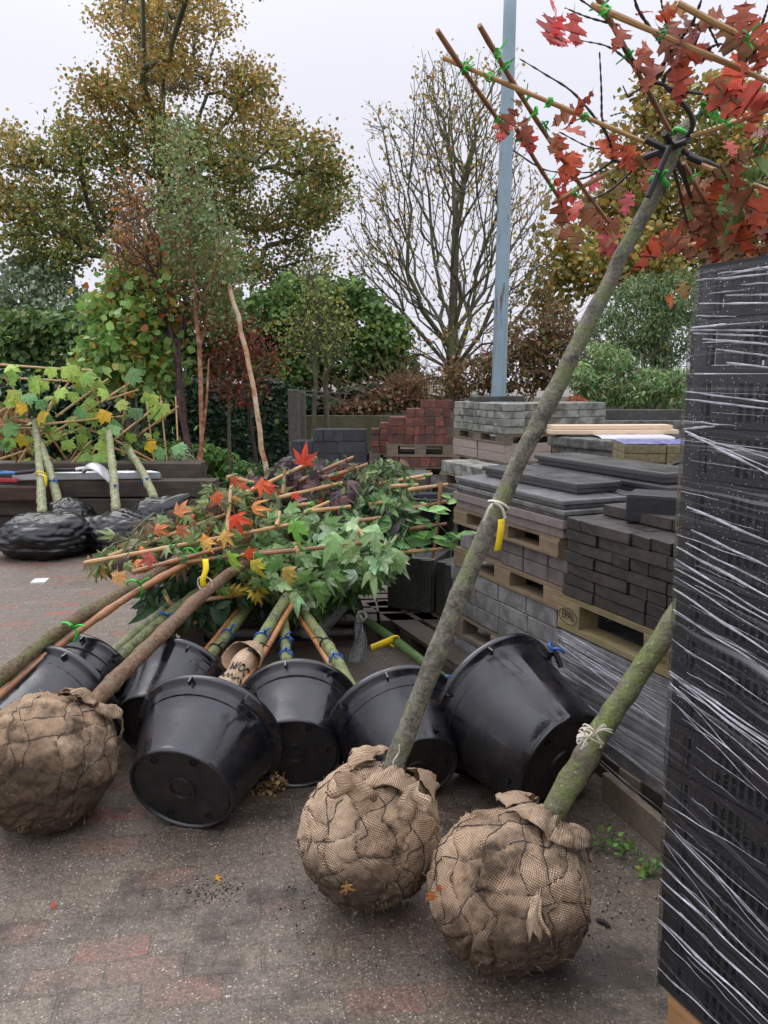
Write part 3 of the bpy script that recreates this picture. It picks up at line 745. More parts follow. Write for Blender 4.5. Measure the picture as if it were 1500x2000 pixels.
shrub('grass_tuft_bed', 'low bright green weeds at the foot of the ivy wall', 'weeds', [(330, 880, 60, 22), (390, 890, 70, 24), (470, 915, 60, 16), (430, 935, 50, 10), (290, 870, 40, 20), (540, 925, 40, 10)], 11.9, .35, 2600, .085, [(3, S(84, 116, 56)), (2, S(66, 98, 50)), (1, S(110, 136, 70))], T_SIMPLE, sd=12, stems=2, thick=.006)
shrub('dry_grass_clump', 'dry brown grass stalks behind the sleepers at the left edge', 'dry grass', [(15, 860, 40, 50), (50, 870, 30, 40), (30, 930, 50, 40)], 10.2, .3, 900, .22, [(2, S(138, 110, 76)), (1, S(112, 92, 64))], T_NARROW, sd=13, stems=6, down=1.2, thick=.006)
shrub('variegated_shrub', 'small pale grey-green leafy shrub beside the orange birch stems', 'shrub', [(352, 893, 26, 26), (352, 935, 20, 26)], 9.6, .18, 520, .06, [(2, S(142, 158, 124)), (1, S(110, 130, 92))], T_BLADE, sd=14, stems=4, thick=.006)

# ---------------------------------------------------------------- young trees at the back
def young(name, label, Y, stems, blobs, n, size, pal, bark, tm=T_SIMPLE, natt=120, depth=.6, base=.05, r0=.006, seed=1, up=.9, spread=.12, mat=LEAF, cat='young tree', z0=-.03):
    global rng
    rng = np.random.default_rng(seed * 31)
    f = P(stems[0][0][0], stems[0][0][1], Y)
    t = thing(name, label, cat, (f.x, f.y, 0))
    for si, st in enumerate(stems):
        pts = [P(x, y, Y) for x, y in st]
        pts = [Vector((pts[0].x, pts[0].y, z0))] + spline(pts, 12)
        mb = MB()
        if si == 0:
            att = blob_points(blobs, Y, depth, natt)
            nodes, par = grow(att, pts, .55, up)
            rad, ends = tree_mesh(mb, nodes, par, r0, base, 2.3, 6, .01)
        else:
            k = len(pts); mb.tube(pts, [base * .8 * (1 - .6 * i / (k - 1)) for i in range(k)], 7)
        mb.build('trunk', bark, t, smooth=True)
    src = rng.integers(14, len(nodes), n)
    C = nodes[src] + rng.normal(size=(n, 3)) * spread
    foliage('crown', mat, t, C, size * rng.uniform(.6, 1.2, n), palette(n, pal), tm)
    return t
young('bronze_multistem_tree', 'purple-barked multi-stem young tree with bronze autumn leaves', 11.3,
      [[(372, 885), (352, 790), (345, 700), (325, 600), (300, 480), (275, 380)], [(360, 800), (350, 690), (362, 560), (345, 430)]],
      [(270, 420, 60, 90), (300, 500, 80, 60), (330, 600, 70, 60), (250, 470, 40, 60), (360, 560, 40, 80), (240, 560, 40, 40)], 1700, .07, [(3, S(146, 98, 58)), (2, S(124, 92, 58)), (1, S(160, 116, 66)), (1.4, S(110, 106, 62))], BARK_PURPLE, natt=380, seed=2, base=.048, up=2.0)
young('birch_tree', 'slim young birch with orange bark and small green leaves in front of the maple', 11.0,
      [[(393, 925), (395, 800), (388, 650), (378, 500), (365, 380), (350, 300)], [(384, 925), (402, 800), (408, 700)]],
      [(360, 420, 60, 90), (400, 480, 70, 70), (440, 530, 50, 60), (350, 310, 35, 60), (390, 560, 70, 50), (345, 260, 20, 35), (420, 610, 50, 40)], 4600, .062, [(3, S(112, 130, 84)), (2, S(92, 112, 68)), (1, S(134, 146, 100)), (.5, S(140, 132, 72))], BARK_BIRCH, natt=330, seed=3, base=.036)
young('leaning_birch_tree', 'leaning pale-barked birch stem among the red shrub leaves', 10.8,
      [[(522, 935), (508, 850), (492, 740), (470, 640), (452, 575)]], [(450, 562, 3, 6)], 14, .06, [(1, S(112, 130, 84)), (1, S(92, 112, 68))], BARK_WHITE, natt=4, seed=4, base=.04, r0=.020)
young('red_leaved_dogwood', 'small tree with dark red-brown leaves beside the leaning birch', 11.6,
      [[(450, 925), (448, 820), (455, 720), (465, 650)]], [(470, 660, 50, 50), (510, 700, 40, 40), (430, 720, 40, 60), (480, 750, 50, 30), (440, 640, 30, 40)], 2100, .07, [(3, S(112, 52, 40)), (2, S(92, 48, 38)), (1, S(134, 68, 48)), (.5, S(84, 80, 46))], BARK_DARK, natt=160, seed=5, base=.03, tm=T_BLADE)
young('crab_apple_tree', 'thin sparse young tree with a white tie on its stem behind the black blocks', 11.4,
      [[(614, 900), (614, 800), (616, 700), (620, 620), (612, 540)]], [(610, 620, 60, 50), (650, 640, 50, 40), (580, 660, 50, 40), (620, 560, 40, 50), (605, 500, 16, 60)], 1000, .055, [(3, S(120, 126, 66)), (2, S(98, 110, 56)), (1, S(150, 138, 78))], BARK_MAPLE, natt=210, seed=6, base=.036, up=1.4)
young('dark_stem_tree', 'dark-stemmed sapling behind the sparse crab apple', 12.2,
      [[(645, 900), (640, 800), (634, 700), (640, 640)]], [(640, 650, 40, 40), (660, 690, 30, 40)], 350, .06, [(1, S(98, 108, 54)), (1, S(78, 94, 48))], BARK_DARK, natt=70, seed=7, base=.042)
young('hazel_bush', 'round-leaved green hazel with yellow tinted leaves behind the trellises', 11.6,
      [[(262, 900), (258, 780), (262, 660)], [(250, 900), (230, 780), (215, 640)], [(270, 900), (290, 760), (300, 620)]],
      [(215, 620, 60, 50), (260, 690, 70, 80), (200, 700, 40, 50), (290, 600, 50, 50), (250, 560, 50, 30), (300, 720, 30, 60)], 3000, .125, [(4, S(122, 150, 80)), (3, S(100, 132, 68)), (1, S(146, 144, 66)), (.5, S(172, 140, 60)), (.3, S(150, 92, 48))], TWIG, T_ROUND, natt=190, seed=8, base=.03, spread=.13, cat='bush')
mb = MB(); mb.tube([P(505, 935, 11.9), P(490, 830, 11.9), P(478, 720, 11.9)], .03, 8); w_ = mb.build('support_post', WOOD_DARK)
tag(w_, 'thin dark stake leaning against the ivy wall', 'stake')
for i, (x0, y0, x1, y1) in enumerate([(303, 912, 283, 765), (327, 910, 313, 773), (347, 860, 343, 775)]):
    mb = MB(); mb.tube([P(x0, y0, 8.9), P(x1, y1, 9.1)], .009, 7); o = mb.build('bamboo_cane', CANE)
    tag(o, ['bamboo cane standing upright behind the sleepers, leftmost of three', 'bamboo cane standing upright behind the sleepers, middle of three', 'shortest bamboo cane behind the sleepers, next to the purple trunk'][i], 'cane', 'bamboo canes behind the sleepers')

# ---------------------------------------------------------------- posts, walls, railing, pole
def prism(name, label, cat, mat_, c, d, rz=0, parent=None):
    mb = MB(); mb.box(c, d, Matrix.Rotation(rz, 3, 'Z')); o = mb.build(name, mat_, parent)
    if parent is None: tag(o, label, cat)
    return o
def bev(o, w=.01, seg=2):
    bm = bmesh.new(); bm.from_mesh(o.data); bmesh.ops.bevel(bm, geom=bm.edges[:], offset=w, segments=seg, profile=.6, affect='EDGES'); bm.to_mesh(o.data); bm.free(); return o
a = P(573, 930, 12.6); bev(prism('concrete_post', 'mossy concrete post at the end of the ivy wall', 'post', CONC_POST, (a.x + .03, a.y, .72), (.17, .16, 1.44)), .015)
a = P(592, 930, 12.9); bev(prism('concrete_post', 'shorter pale concrete post just behind the mossy end post', 'post', CONC_POST, (a.x, a.y, .70), (.12, .12, 1.4)), .012)
a = P(262, 900, 12.0); bev(prism('concrete_post', 'grey concrete fence post seen between the bamboo trellises', 'post', CONC_POST, (a.x, a.y, .7), (.16, .14, 1.4)), .012)
zt = P(680, 812, 13.1).z
bev(prism('concrete_wall', 'mossy yellow-green concrete panel wall behind the black blocks', 'wall', CONC_WALL, (P(690, 900, 13.1).x + .1, 13.2, zt / 2), (2.2, .12, zt)), .01)
zt = P(1230, 800, 9.7).z
bev(prism('concrete_wall', 'low dark concrete wall behind the slab stacks at the right', 'wall', CONC_DARK, (P(1260, 850, 9.7).x, 9.75, zt / 2), (1.9, .12, zt)), .01)
zt = P(1230, 822, 8.7).z
bev(prism('concrete_ledge', 'thin pale-edged concrete ledge in front of the low dark wall', 'ledge', CONC_ROUGH, (P(1240, 850, 8.7).x + .2, 8.75, zt / 2), (1.7, .1, zt)), .006)
t = thing('railing', 'black tubular railing above the ivy bank', 'railing', tuple(P(640, 775, 13.7)))
mb = MB(); mb.tube([P(540, 762, 13.7), P(725, 773, 13.7)], .028, 8); mb.build('top_rail', TIE_BLACK, t)
for x, y0 in ((560, 764), (700, 771)):
    p = P(x, y0, 13.7); mb = MB(); mb.tube([p, Vector((p.x, p.y, -.02))], .022, 8); mb.build('upright', TIE_BLACK, t)
t = thing('wire_strands', 'thin fence wires above the black railing', 'wire', tuple(P(640, 745, 13.9)))
for y0, y1 in ((742, 752), (755, 764)):
    mb = MB(); mb.tube(spline([P(520, y0, 13.9), P(640, (y0 + y1) / 2 + 2, 13.9), P(800, y1, 13.9)], 8), .005, 4); mb.build('strand', WIRE, t)
# metal pole
m, nt, b, out = newmat('galvanised_rusty_steel')
v = coords(nt, rand=False); n = noi(nt, v, 5, 4); vs = nd(nt, 'Mapping', None, Vector=v, Scale=(14, 14, 1.6)).outputs[0]
st = noi(nt, vs, 1.0, 6, .7); sp_ = noi(nt, v, 16, 6, .75)
hz = nd(nt, 'SeparateXYZ', None, Vector=v)
c = mixc(nt, n, S(126, 150, 160), S(158, 178, 186))
hm = ramp(nt, math2(nt, 'MULTIPLY', hz.outputs[2], .125), [(.12, .9), (.45, .75), (.6, .15)])
rust = math2(nt, 'MAXIMUM', ramp(nt, st, [(.60, 0), (.64, 1)]), ramp(nt, sp_, [(.64, 0), (.67, 1)]))
c = mixc(nt, math2(nt, 'MULTIPLY', rust, hm), c, S(110, 66, 44)); setc(nt, b, c)
b.inputs['Metallic'].default_value = .25; b.inputs['Roughness'].default_value = .5; POLE_M = m
pb, pm, pt = P(973, 800, 10.2), P(985, 400, 10.2), P(999, -90, 10.2)
t = thing('metal_pole', 'tall light blue-grey steel pole streaked with rust', 'pole', (pb.x, pb.y, 0))
foot = Vector((pb.x - .02, pb.y, -.02))
mb = MB(); mb.tube(spline([foot, pb, pm, pt], 14), [.112 - .036 * i / 13 for i in range(14)], 10); mb.build('shaft', POLE_M, t, smooth=True)
p0, p1 = P(969, 780, 10.05), P(978, 552, 10.07)
mb = MB(); mb.tube([p0 + Vector((.0, 0, -1.2)), p0, p1], [.083, .083, .080], 4); mb.build('access_cover', POLE_M, t)
mb = MB(); mb.tube([P(970, 700, 9.94), P(972, 640, 9.94), P(975, 560, 9.96)], .012, 6); mb.build('cable_strip', POLE_M, t)
# far street lamp
pb, pt = P(146, 640, 26), P(143, 530, 26)
t = thing('street_lamp', 'slim pale lamp post far behind the hedge at the left', 'lamp post', (pb.x, pb.y, 0))
mb = MB(); mb.tube([Vector((pb.x, pb.y, 0)), pt], [.07, .05], 8); mb.build('post', CONC_LIGHT, t)
mb = MB(); mb.tube([pt, pt + Vector((.1, 0, .25)), pt + Vector((.5, 0, .32))], [.04, .05, .07], 8); mb.build('lamp_head', CONC_LIGHT, t)
# ================================================================ COMMON BUILDERS
def text_mesh(s, size, bold=0.0):
    cu = bpy.data.curves.new('lettering', 'FONT'); cu.body = s; cu.size = size; cu.align_x = 'CENTER'; cu.align_y = 'CENTER'; cu.offset = size * bold
    o = bpy.data.objects.new('lettering', cu); col.objects.link(o)
    dg = bpy.context.evaluated_depsgraph_get(); me = bpy.data.meshes.new_from_object(o.evaluated_get(dg))
    v = [Vector(p.co) for p in me.vertices]; f = [tuple(p.vertices) for p in me.polygons]
    bpy.data.objects.remove(o); bpy.data.curves.remove(cu); bpy.data.meshes.remove(me)
    return v, f
def bark_tube(name, m, parent, pts, r0, r1, seed=0, n=14, k=46, amp=.10, knots=5, fine=30, flare=0.0):
    path = spline(pts, k); rr = []
    rs = random.Random(seed)
    kn = [(rs.uniform(.05, .95), rs.uniform(.05, .16), rs.uniform(.008, .02)) for _ in range(knots)]
    for i in range(k):
        t = i / (k - 1.0); r = r0 + (r1 - r0) * t
        for c, a, w in kn: r *= 1 + a * math.exp(-((t - c) / w) ** 2)
        r *= 1 + flare * math.exp(-t / .05)
        rr.append(r)
    path = [p + Vector((noise.noise((i * .21, seed, 0)), noise.noise((i * .21, seed, 5)), noise.noise((i * .21, seed, 9)))) * r0 * .14 for i, p in enumerate(path)]
    fn = lambda p, r, t: r * (1 + amp * noise.noise(p * fine) + amp * .6 * noise.noise(p * fine * .3 + Vector((seed, 0, 0))))
    mb = MB(); mb.tube(path, rr, n, True, fn)
    mb.build(name, m, parent, smooth=True)
    return path, rr
def ring_tie(parent, name, m, c, axis, r, w=.006, tails=2, seed=0, tl=.05):
    rs = random.Random(seed); axis = Vector(axis).normalized(); u = axis.orthogonal().normalized(); v = axis.cross(u)
    mb = MB(); pts = []
    for i in range(15):
        a = 2 * math.pi * i / 14; pts.append(c + (u * math.cos(a) + v * math.sin(a)) * (r + .003) + axis * .004 * math.sin(a * 2 + seed))
    mb.tube(pts, w, 6, True)
    for k in range(tails):
        a = rs.uniform(2.6, 5.2); s = c + (u * math.cos(a) + v * math.sin(a)) * (r + .005)
        toward = (EYEV - c).normalized()
        s = c + (toward - axis * toward.dot(axis)).normalized() * (r + .005)
        e = s + Vector((rs.uniform(-1, 1), -.3, rs.uniform(-.3, .8))).normalized() * tl
        mb.tube(spline([s, s.lerp(e, .5) + Vector((0, -.008, .012)), e], 6), [w * .9, w, w, w * .9, w * .8, w * .7], 5, True)
    return mb.build(name, m, parent, smooth=True)
def cane(parent, a, b, r=.010, m=None, name='bamboo_cane', nodes=True):
    a, b = Vector(a), Vector(b); L = (b - a).length; k = max(3, int(L / .16) * 3); pts = []; rr = []
    off = rnd.random()
    sag = Vector((rnd.uniform(-1, 1), rnd.uniform(-1, 1), rnd.uniform(-1, .3))) * L * .012
    for i in range(k + 1):
        t = i / k; pts.append(a.lerp(b, t) + sag * 4 * t * (1 - t)); rr.append(r * (1.0 - .15 * t) * (1.16 if i % 3 == 1 else .98))
    mb = MB(); mb.tube(pts, rr, 8, True)
    o = mb.build(name, m or CANE, parent, smooth=False); return o
def small_tie(parent, c, m=None, s=.014):
    rs = rnd; mb = MB(); c = Vector(c)
    for q in range(2):
        pts = []
        ax = Vector((rs.uniform(-1, 1), rs.uniform(-.4, .4), rs.uniform(-1, 1))).normalized(); u = ax.orthogonal().normalized(); v = ax.cross(u)
        for i in range(9):
            a = 2 * math.pi * i / 8; pts.append(c + (u * math.cos(a) + v * math.sin(a)) * s)
        mb.tube(pts, .0028, 5, True)
    for q in range(2):
        e = c + Vector((rs.uniform(-1, 1), rs.uniform(-.5, .2), rs.uniform(-1, 1))) * .035
        mb.tube([c + (e - c) * .3, e], [.003, .002], 4, True)
    return mb.build('tie', m or TIE, parent)
def tag_strip(parent, name, m, pts, w, side):
    side = Vector(side).normalized(); rows = []
    p = spline(pts, 12)
    for i, q in enumerate(p):
        rows.append([q - side * w / 2, q, q + side * w / 2])
    mb = MB(); mb.grid(rows); o = mb.build(name, m, parent, smooth=True)
    sm = o.modifiers.new('thickness', 'SOLIDIFY'); sm.thickness = .0015
    return o

NETN = 11
def root_ball(parent, c, rad, axis, m, seed, net=True, squash=.93, dirty=0.0, crease=.09, flaps=True, hairs=260):
    """burlap wrapped ball with a wire net pulled into it"""
    c = Vector(c); ax = Vector(axis).normalized(); u = ax.orthogonal().normalized()
    u = (Matrix.Rotation(seed * 1.3, 3, ax) @ u); v = ax.cross(u); so = Vector((seed * 3.7, seed * 1.9, 0))
    def warp(d): return .30 * noise.noise(d * 1.9 + so) + .06 * noise.noise(d * 6 + so), .30 * noise.noise(d * 2.1 + so + Vector((9, 0, 0))) + .05 * noise.noise(d * 6.5 + so)
    def par(d):
        th = math.acos(max(-1, min(1, d.dot(ax)))); ph = math.atan2(d.dot(v), d.dot(u)); w1, w2 = warp(d)
        return th + w1, ph * NETN / (2 * math.pi) + w2 * 2
    def netdist(d):
        th, p = par(d); s = min(1.0, max(.12, math.sin(min(th, math.pi - .05))))
        a = abs(((p + th * 1.55) % 1.0) - .5); b = abs(((p - th * 1.55) % 1.0) - .5)
        a = .5 - a; b = .5 - b
        return min(a, b) * s
    def radius(d):
        n1 = noise.noise(d * 1.3 + so) * 1.7; n2 = noise.noise(d * 3.1 + so); n3 = noise.noise(d * 8 + so); n4 = noise.noise(d * 22 + so)
        fold = (1 - abs(noise.noise(d * 4.2 + so + Vector((5, 1, 2)))) * 2)
        r = 1 + .05 * n1 + .035 * n2 + .016 * n3 + .006 * n4 + .030 * max(0, fold) ** 3
        if net: r += crease * (.35 - math.exp(-(netdist(d) / .055) ** 2)) * max(0, .55 + 1.1 * noise.noise(d * 2.2 + so + Vector((2, 2, 2))))
        return rad * r
    def pos(d, off=0.0):
        p = c + d * (radius(d) + off); 
        q = p - c; p = c + Vector((q.x, q.y, q.z * squash))
        fl = .012
        if p.z < fl: p.z = fl * .4 + (p.z - fl) * .08
        return p
    n, k = 170, 110; rows = []; uvs = []
    for i in range(k + 1):
        th = math.pi * i / k; row = []
        for j in range(n):
            ph = 2 * math.pi * j / n
            d = ax * math.cos(th) + (u * math.cos(ph) + v * math.sin(ph)) * math.sin(th)
            row.append(pos(d)); uvs.append((ph * rad, th * rad))
        rows.append(row)
    mb = MB(); mb.grid(rows, True)
    # leave the (hidden) poles as tiny fans
    o = mb.build('root_ball', m, parent, smooth=True)
    uvl = o.data.uv_layers.new(name='weave')
    for p in o.data.polygons:
        js = [vi % n for vi in p.vertices]; wrapf = (max(js) - min(js)) > n / 2
        for li, vi in zip(p.loop_indices, p.vertices):
            x, y = uvs[vi]
            if wrapf and vi % n == 0: x += 2 * math.pi * rad
            uvl.data[li].uv = (x, y)
    if net:
        mb = MB()
        for fam in (1, -1):
            for q in range(NETN):
                pts = []
                for s in range(60):
                    th = .22 + (2.75 - .22) * s / 59
                    if th > 2.5: break
                    # invert the warp approximately
                    ph = (q - fam * th * 1.55) * 2 * math.pi / NETN
                    for _ in range(3):
                        d = ax * math.cos(th) + (u * math.cos(ph) + v * math.sin(ph)) * math.sin(th)
                        w1, w2 = warp(d)
                        ph = (q - fam * (th + w1) * 1.55 - w2 * 2) * 2 * math.pi / NETN
                    d = ax * math.cos(th) + (u * math.cos(ph) + v * math.sin(ph)) * math.sin(th)
                    p = pos(d, .0015)
                    if p.z > .015: pts.append(p)
                if len(pts) > 3: mb.tube(pts, .0016, 5, False)
        mb.build('wire_net', WIRE, parent)
    rs = random.Random(seed)
    if flaps:
        for f in range(4):
            a0 = f * 1.7 + seed; rows = []
            span = rs.uniform(1.0, 1.7); hh = rs.uniform(.16, .30)
            for i in range(9):
                t = i / 8.0; row = []
                for j in range(22):
                    s = j / 21.0; ph = a0 + (s - .5) * span
                    th = .34 + .30 * t + .05 * math.sin(s * 9 + f)
                    d = ax * math.cos(th) + (u * math.cos(ph) + v * math.sin(ph)) * math.sin(th)
                    p = pos(d, .006 + rad * hh * (math.sin(t * math.pi * .62) * (1 - .75 * abs(s - .5) * 2) * .62 + .09 * t * math.sin(s * 14 + f * 2) + .06 * noise.noise(Vector((s * 4, t * 3, f + seed)))))
                    p += ax * (.035 * (1 - t) * (1 - abs(s - .5)))
                    row.append(p)
                rows.append(row)
            mb = MB(); mb.grid(rows); o = mb.build('burlap_flap', m, parent, smooth=True)
            uvl = o.data.uv_layers.new(name='weave')
            for p in o.data.polygons:
                for li, vi in zip(p.loop_indices, p.vertices): uvl.data[li].uv = ((vi % 22) * span * rad * .6 / 21, (vi // 22) * .02)
            sm = o.modifiers.new('thickness', 'SOLIDIFY'); sm.thickness = .002
    mb = MB()
    for i in range(hairs):
        d = Vector((rs.gauss(0, 1), rs.gauss(0, 1), rs.gauss(.1, 1))).normalized(); p = pos(d)
        if p.z < .03: continue
        e = p + (d + Vector((rs.gauss(0, .8), rs.gauss(0, .8), rs.gauss(0, .8)))) * rs.uniform(.004, .014)
        mb.tube([p, p.lerp(e, .5) + Vector((0, 0, .003)), e], [.0004, .00035, .0002], 3, False)
    mb.build('loose_fibres', FIBRE, parent)['kind'] = 'stuff'
    return pos
def bag(name, parent, c, rx, ry, rz, seed, peak=None, m=None):
    c = Vector(c); so = Vector((seed * 5.1, seed, 2)); n, k = 110, 64; rows = []
    for i in range(k + 1):
        th = math.pi * i / k; row = []
        for j in range(n):
            ph = 2 * math.pi * j / n
            d = Vector((math.sin(th) * math.cos(ph), math.sin(th) * math.sin(ph), math.cos(th)))
            q = Vector((d.x * 2.2, d.y * 2.2, d.z * 5.5)) + so
            qq = Vector((d.x, d.y, d.z * 1.6)); va = noise.voronoi(qq * 2.3 + so)[0]; vb = noise.voronoi(qq * 5.5 + so + noise.noise_vector(d * 3) * .3)[0]
            r = 1 + .10 * noise.noise(d * 1.6 + so) + .09 * min(va[1] - va[0], .5) - .03 + .05 * min(vb[1] - vb[0], .45) + .02 * noise.noise(q * 1.5)
            p = Vector((d.x * rx * r, d.y * ry * r, d.z * rz * r))
            if d.z < -.3: p.x *= 1.06; p.y *= 1.06
            if peak is not None and d.z > .0:
                w = max(0, d.dot(Vector(peak).normalized())) ** 8
                p += Vector(peak) * w
            p += c
            if p.z < .008: p.z = .004 + .004 * noise.noise(d * 7)
            row.append(p)
        rows.append(row)
    mb = MB(); mb.grid(rows, True); return mb.build(name, m or BAG, parent, smooth=True)

# ================================================================ SLEEPERS, SHOVEL, BAGGED PLANE TREES (left)
SY = 8.1
sl_ = [(-60, 420, 952, 985, 0), (-80, 405, 988, 1018, -.05), (-60, 380, 1021, 1048, .02)]
zA = lambda y, Y=SY: P(300, y, Y).z
names = ['topmost of the dark timber sleepers stacked behind the black bags', 'middle timber sleeper stacked behind the black bags', 'lowest grey timber sleeper stacked behind the black bags']
zt = [(.40, .57), (.215, .385), (.02, .20)]
for i, (xa, xb, _, _, dy) in enumerate(sl_):
    x0, x1 = P(xa - 200, 960, SY).x, P(xb, 960, SY).x; z0, z1 = zt[i]
    bev(prism('timber_sleeper', names[i], 'sleeper', SLEEPER, ((x0 + x1) / 2, SY + .13 + dy, (z0 + z1) / 2), (x1 - x0, .26, z1 - z0), R(.4 * (i - 1))), .012)['group'] = 'timber sleepers behind the bags'
x0, x1 = P(-260, 930, SY).x, P(395, 930, SY + .35).x
bev(prism('timber_sleeper', 'dark sleeper lying behind the aluminium profile on the stack', 'sleeper', SLEEPER, ((x0 + x1) / 2, SY + .44, .38), (x1 - x0, .30, .64 + .04)), .012)['group'] = 'timber sleepers behind the bags'
x0, x1 = P(-250, 960, SY).x, P(105, 960, SY).x
bev(prism('timber_sleeper', 'short reddish sleeper at the left under the shovel handle', 'sleeper', mat_wood('reddish_sleeper_wood', S(62, 44, 36), S(92, 66, 50), (2, 30, 30)), ((x0 + x1) / 2 , SY - .10, .46), (x1 - x0, .18, .14)), .012)['group'] = 'timber sleepers behind the bags'
for x in (-2.9, -4.4):
    prism('timber_offcut', 'dark timber offcut spacer under the sleeper stack', 'timber', SLEEPER, (x, SY + .5, .02), (.12, .5, .04))['group'] = 'spacers under the sleepers'
# aluminium straightedge
a, b = P(28, 938, SY - .02), P(338, 934, SY + .12); a.z = b.z = .59
t = thing('aluminium_straightedge', 'long grey aluminium straightedge lying on the timber sleepers', 'straightedge', tuple(a))
mb = MB(); d = (b - a).normalized(); up = Vector((0, 0, 1)); s = d.cross(up)
pr = [(-.045, 0), (.045, 0), (.045, .012), (.012, .075), (-.012, .075), (-.045, .06)]
q = [[e + s * -x + up * z for x, z in pr] for e in (a, b - d * .12)]
q[1][3] = q[1][3] - d * .1; q[1][4] = q[1][4] - d * .1
mb.grid(q, True)
mb.face(tuple(range(5, -1, -1))); mb.face(tuple(range(6, 12))); mb.build('bar', ALU, t)
# shovel
h0, h1 = P(14, 918, SY - .06), P(160, 908, SY - .05); h0.z, h1.z = .655, .69
t = thing('shovel', 'shovel with a grey scoop blade and blue grip lying on the sleepers', 'shovel', tuple(h0))
mb = MB(); mb.tube(spline([h0 + Vector((.08, 0, 0)), h0.lerp(h1, .5) + Vector((0, 0, .01)), h1], 8), .020, 8); mb.build('handle', TUBE_BLACK, t)
mb = MB(); mb.tube(spline([h0 + Vector((.1, 0, 0)), h0 + Vector((-.06, -.05, .005)), h0 + Vector((-.07, .06, .005)), h0 + Vector((.1, 0, .004))], 14), .014, 7); mb.build('grip', BLUE_PLASTIC, t)
e1 = P(222, 930, SY - .12)
rows = []
for i in range(12):
    tt = i / 11; cpt = h1.lerp(Vector((e1.x, e1.y, .60)), tt) + Vector((0, 0, .13 * math.sin(tt * math.pi) ** .8 * (1 - .25 * tt)))
    wd = (.03 + .10 * min(1, tt * 3)) * (1 if tt < .75 else 1 - (tt - .75) * .9)
    rows.append([cpt + Vector((0, -wd * (j / 4 - 1), -.05 * (j / 4 - 1) ** 2)) for j in range(9)])
mb = MB(); mb.grid(rows); o = mb.build('blade', SHOVEL_MET, t, smooth=True); sm = o.modifiers.new('thickness', 'SOLIDIFY'); sm.thickness = .006
mb = MB(); mb.tube([h1 - Vector((.06, 0, .0)), h1 + Vector((.06, 0, .02))], [.024, .018], 8); mb.build('socket', SHOVEL_MET, t)
t = thing('red_straps', 'crumpled red plastic straps at the left end of the sleepers', 'strap', tuple(P(10, 943, SY)))
mb = MB()
for i in range(3):
    a, b = P(-30, 940 + i * 4, SY - .12), P(34, 942 + i * 2, SY - .1); a.z = .56 + .012 * i; b.z = .575 + .01 * i
    mb.tube(spline([a, a.lerp(b, .5) + Vector((0, 0, .012)), b], 6), .013, 5)
mb.build('strap', RED_PLASTIC, t)

bags_ = [((88, 1048), 7.15, .42, .34, .22, 1, (.05, .0, .04), [(82, 1005, 7.2), (80, 950, 7.55), (74, 870, 8.2), (68, 815, 8.6)], 'leftmost plane tree with yellow-tinted leaves on a bamboo frame, rooted in a black bag', 'big left bag'),
         ((140, 1035), 7.45, .24, .28, .26, 2, (-.08, 0, .05), [(118, 995, 7.45), (100, 930, 7.8), (84, 880, 8.15), (60, 830, 8.8)], 'plane tree whose stem crosses behind the yellow-tagged one, rooted in the narrow bag', ''),
         ((245, 1040), 7.3, .36, .32, .22, 3, (-.08, 0, .03), [(226, 1000, 7.3), (223, 940, 7.65), (216, 880, 8.1), (213, 845, 8.4)], 'plane tree with a straight mossy stem in front of the shovel blade', ''),
         ((300, 1025), 7.55, .28, .28, .26, 4, (.14, 0, .12), [(302, 975, 7.55), (285, 935, 7.9), (262, 895, 8.3), (246, 870, 8.5)], 'rightmost plane tree with a leaning stem and peaked black bag', '')]
PT = []
for (cx, cy), Y, rx, ry, rz, sd, pk, tr, lab, _ in bags_:
    c = P(cx, cy, Y); t = thing('bagged_plane_tree', lab, 'tree', (c.x, c.y, 0), 0, 'plane trees in black bags')
    bag('root_bag', t, (c.x, c.y, rz * .82), rx, ry, rz, sd, pk)
    bark_tube('trunk', BARK_PALE, t, [P(*q) for q in tr], .043, .034, sd, 10, 30, .12, 7)
    PT.append(t)
k3 = lambda x, y: (x / 3.571, 680 + y / 3.571)
cn = [(0, 0, 115, 660, 155), (0, 50, 207, 628, 240), (0, 0, 445, 390, 190), (0, 0, 536, 320, 536), (1, 0, 545, 460, 835), (0, 290, 500, 555, 128), (1, 0, 775, 215, 700), (1, 300, 670, 560, 560),
      (1, 310, 550, 500, 830), (1, 130, 800, 250, 580), (2, 380, 590, 960, 210), (2, 390, 480, 755, 215), (0, 320, 530, 900, 472), (2, 610, 790, 740, 570), (2, 460, 835, 720, 440),
      (2, 540, 530, 700, 600), (3, 790, 640, 1135, 370), (3, 880, 660, 1245, 405), (3, 850, 640, 885, 215), (2, 650, 230, 715, 520), (3, 780, 690, 1170, 840), (3, 800, 640, 1150, 830), (2, 620, 400, 965, 290),
      (0, 30, 200, 260, 480), (1, 230, 660, 420, 260), (0, -60, 480, 270, 330), (2, 500, 800, 640, 640), (1, 60, 560, 420, 560)]
for ti, xa, ya, xb, yb in cn:
    a = P(*k3(xa, ya), 8.55 + ti * .1 + rnd.uniform(-.25, .1)); b = P(*k3(xb, yb), 8.6 + ti * .1 + rnd.uniform(-.15, .3)); cane(PT[ti], a, b, .0125)
    for s in (.2, .5, .8):
        if rnd.random() < .7: small_tie(PT[ti], a.lerp(b, s + rnd.uniform(-.08, .08)), TIE, .014)
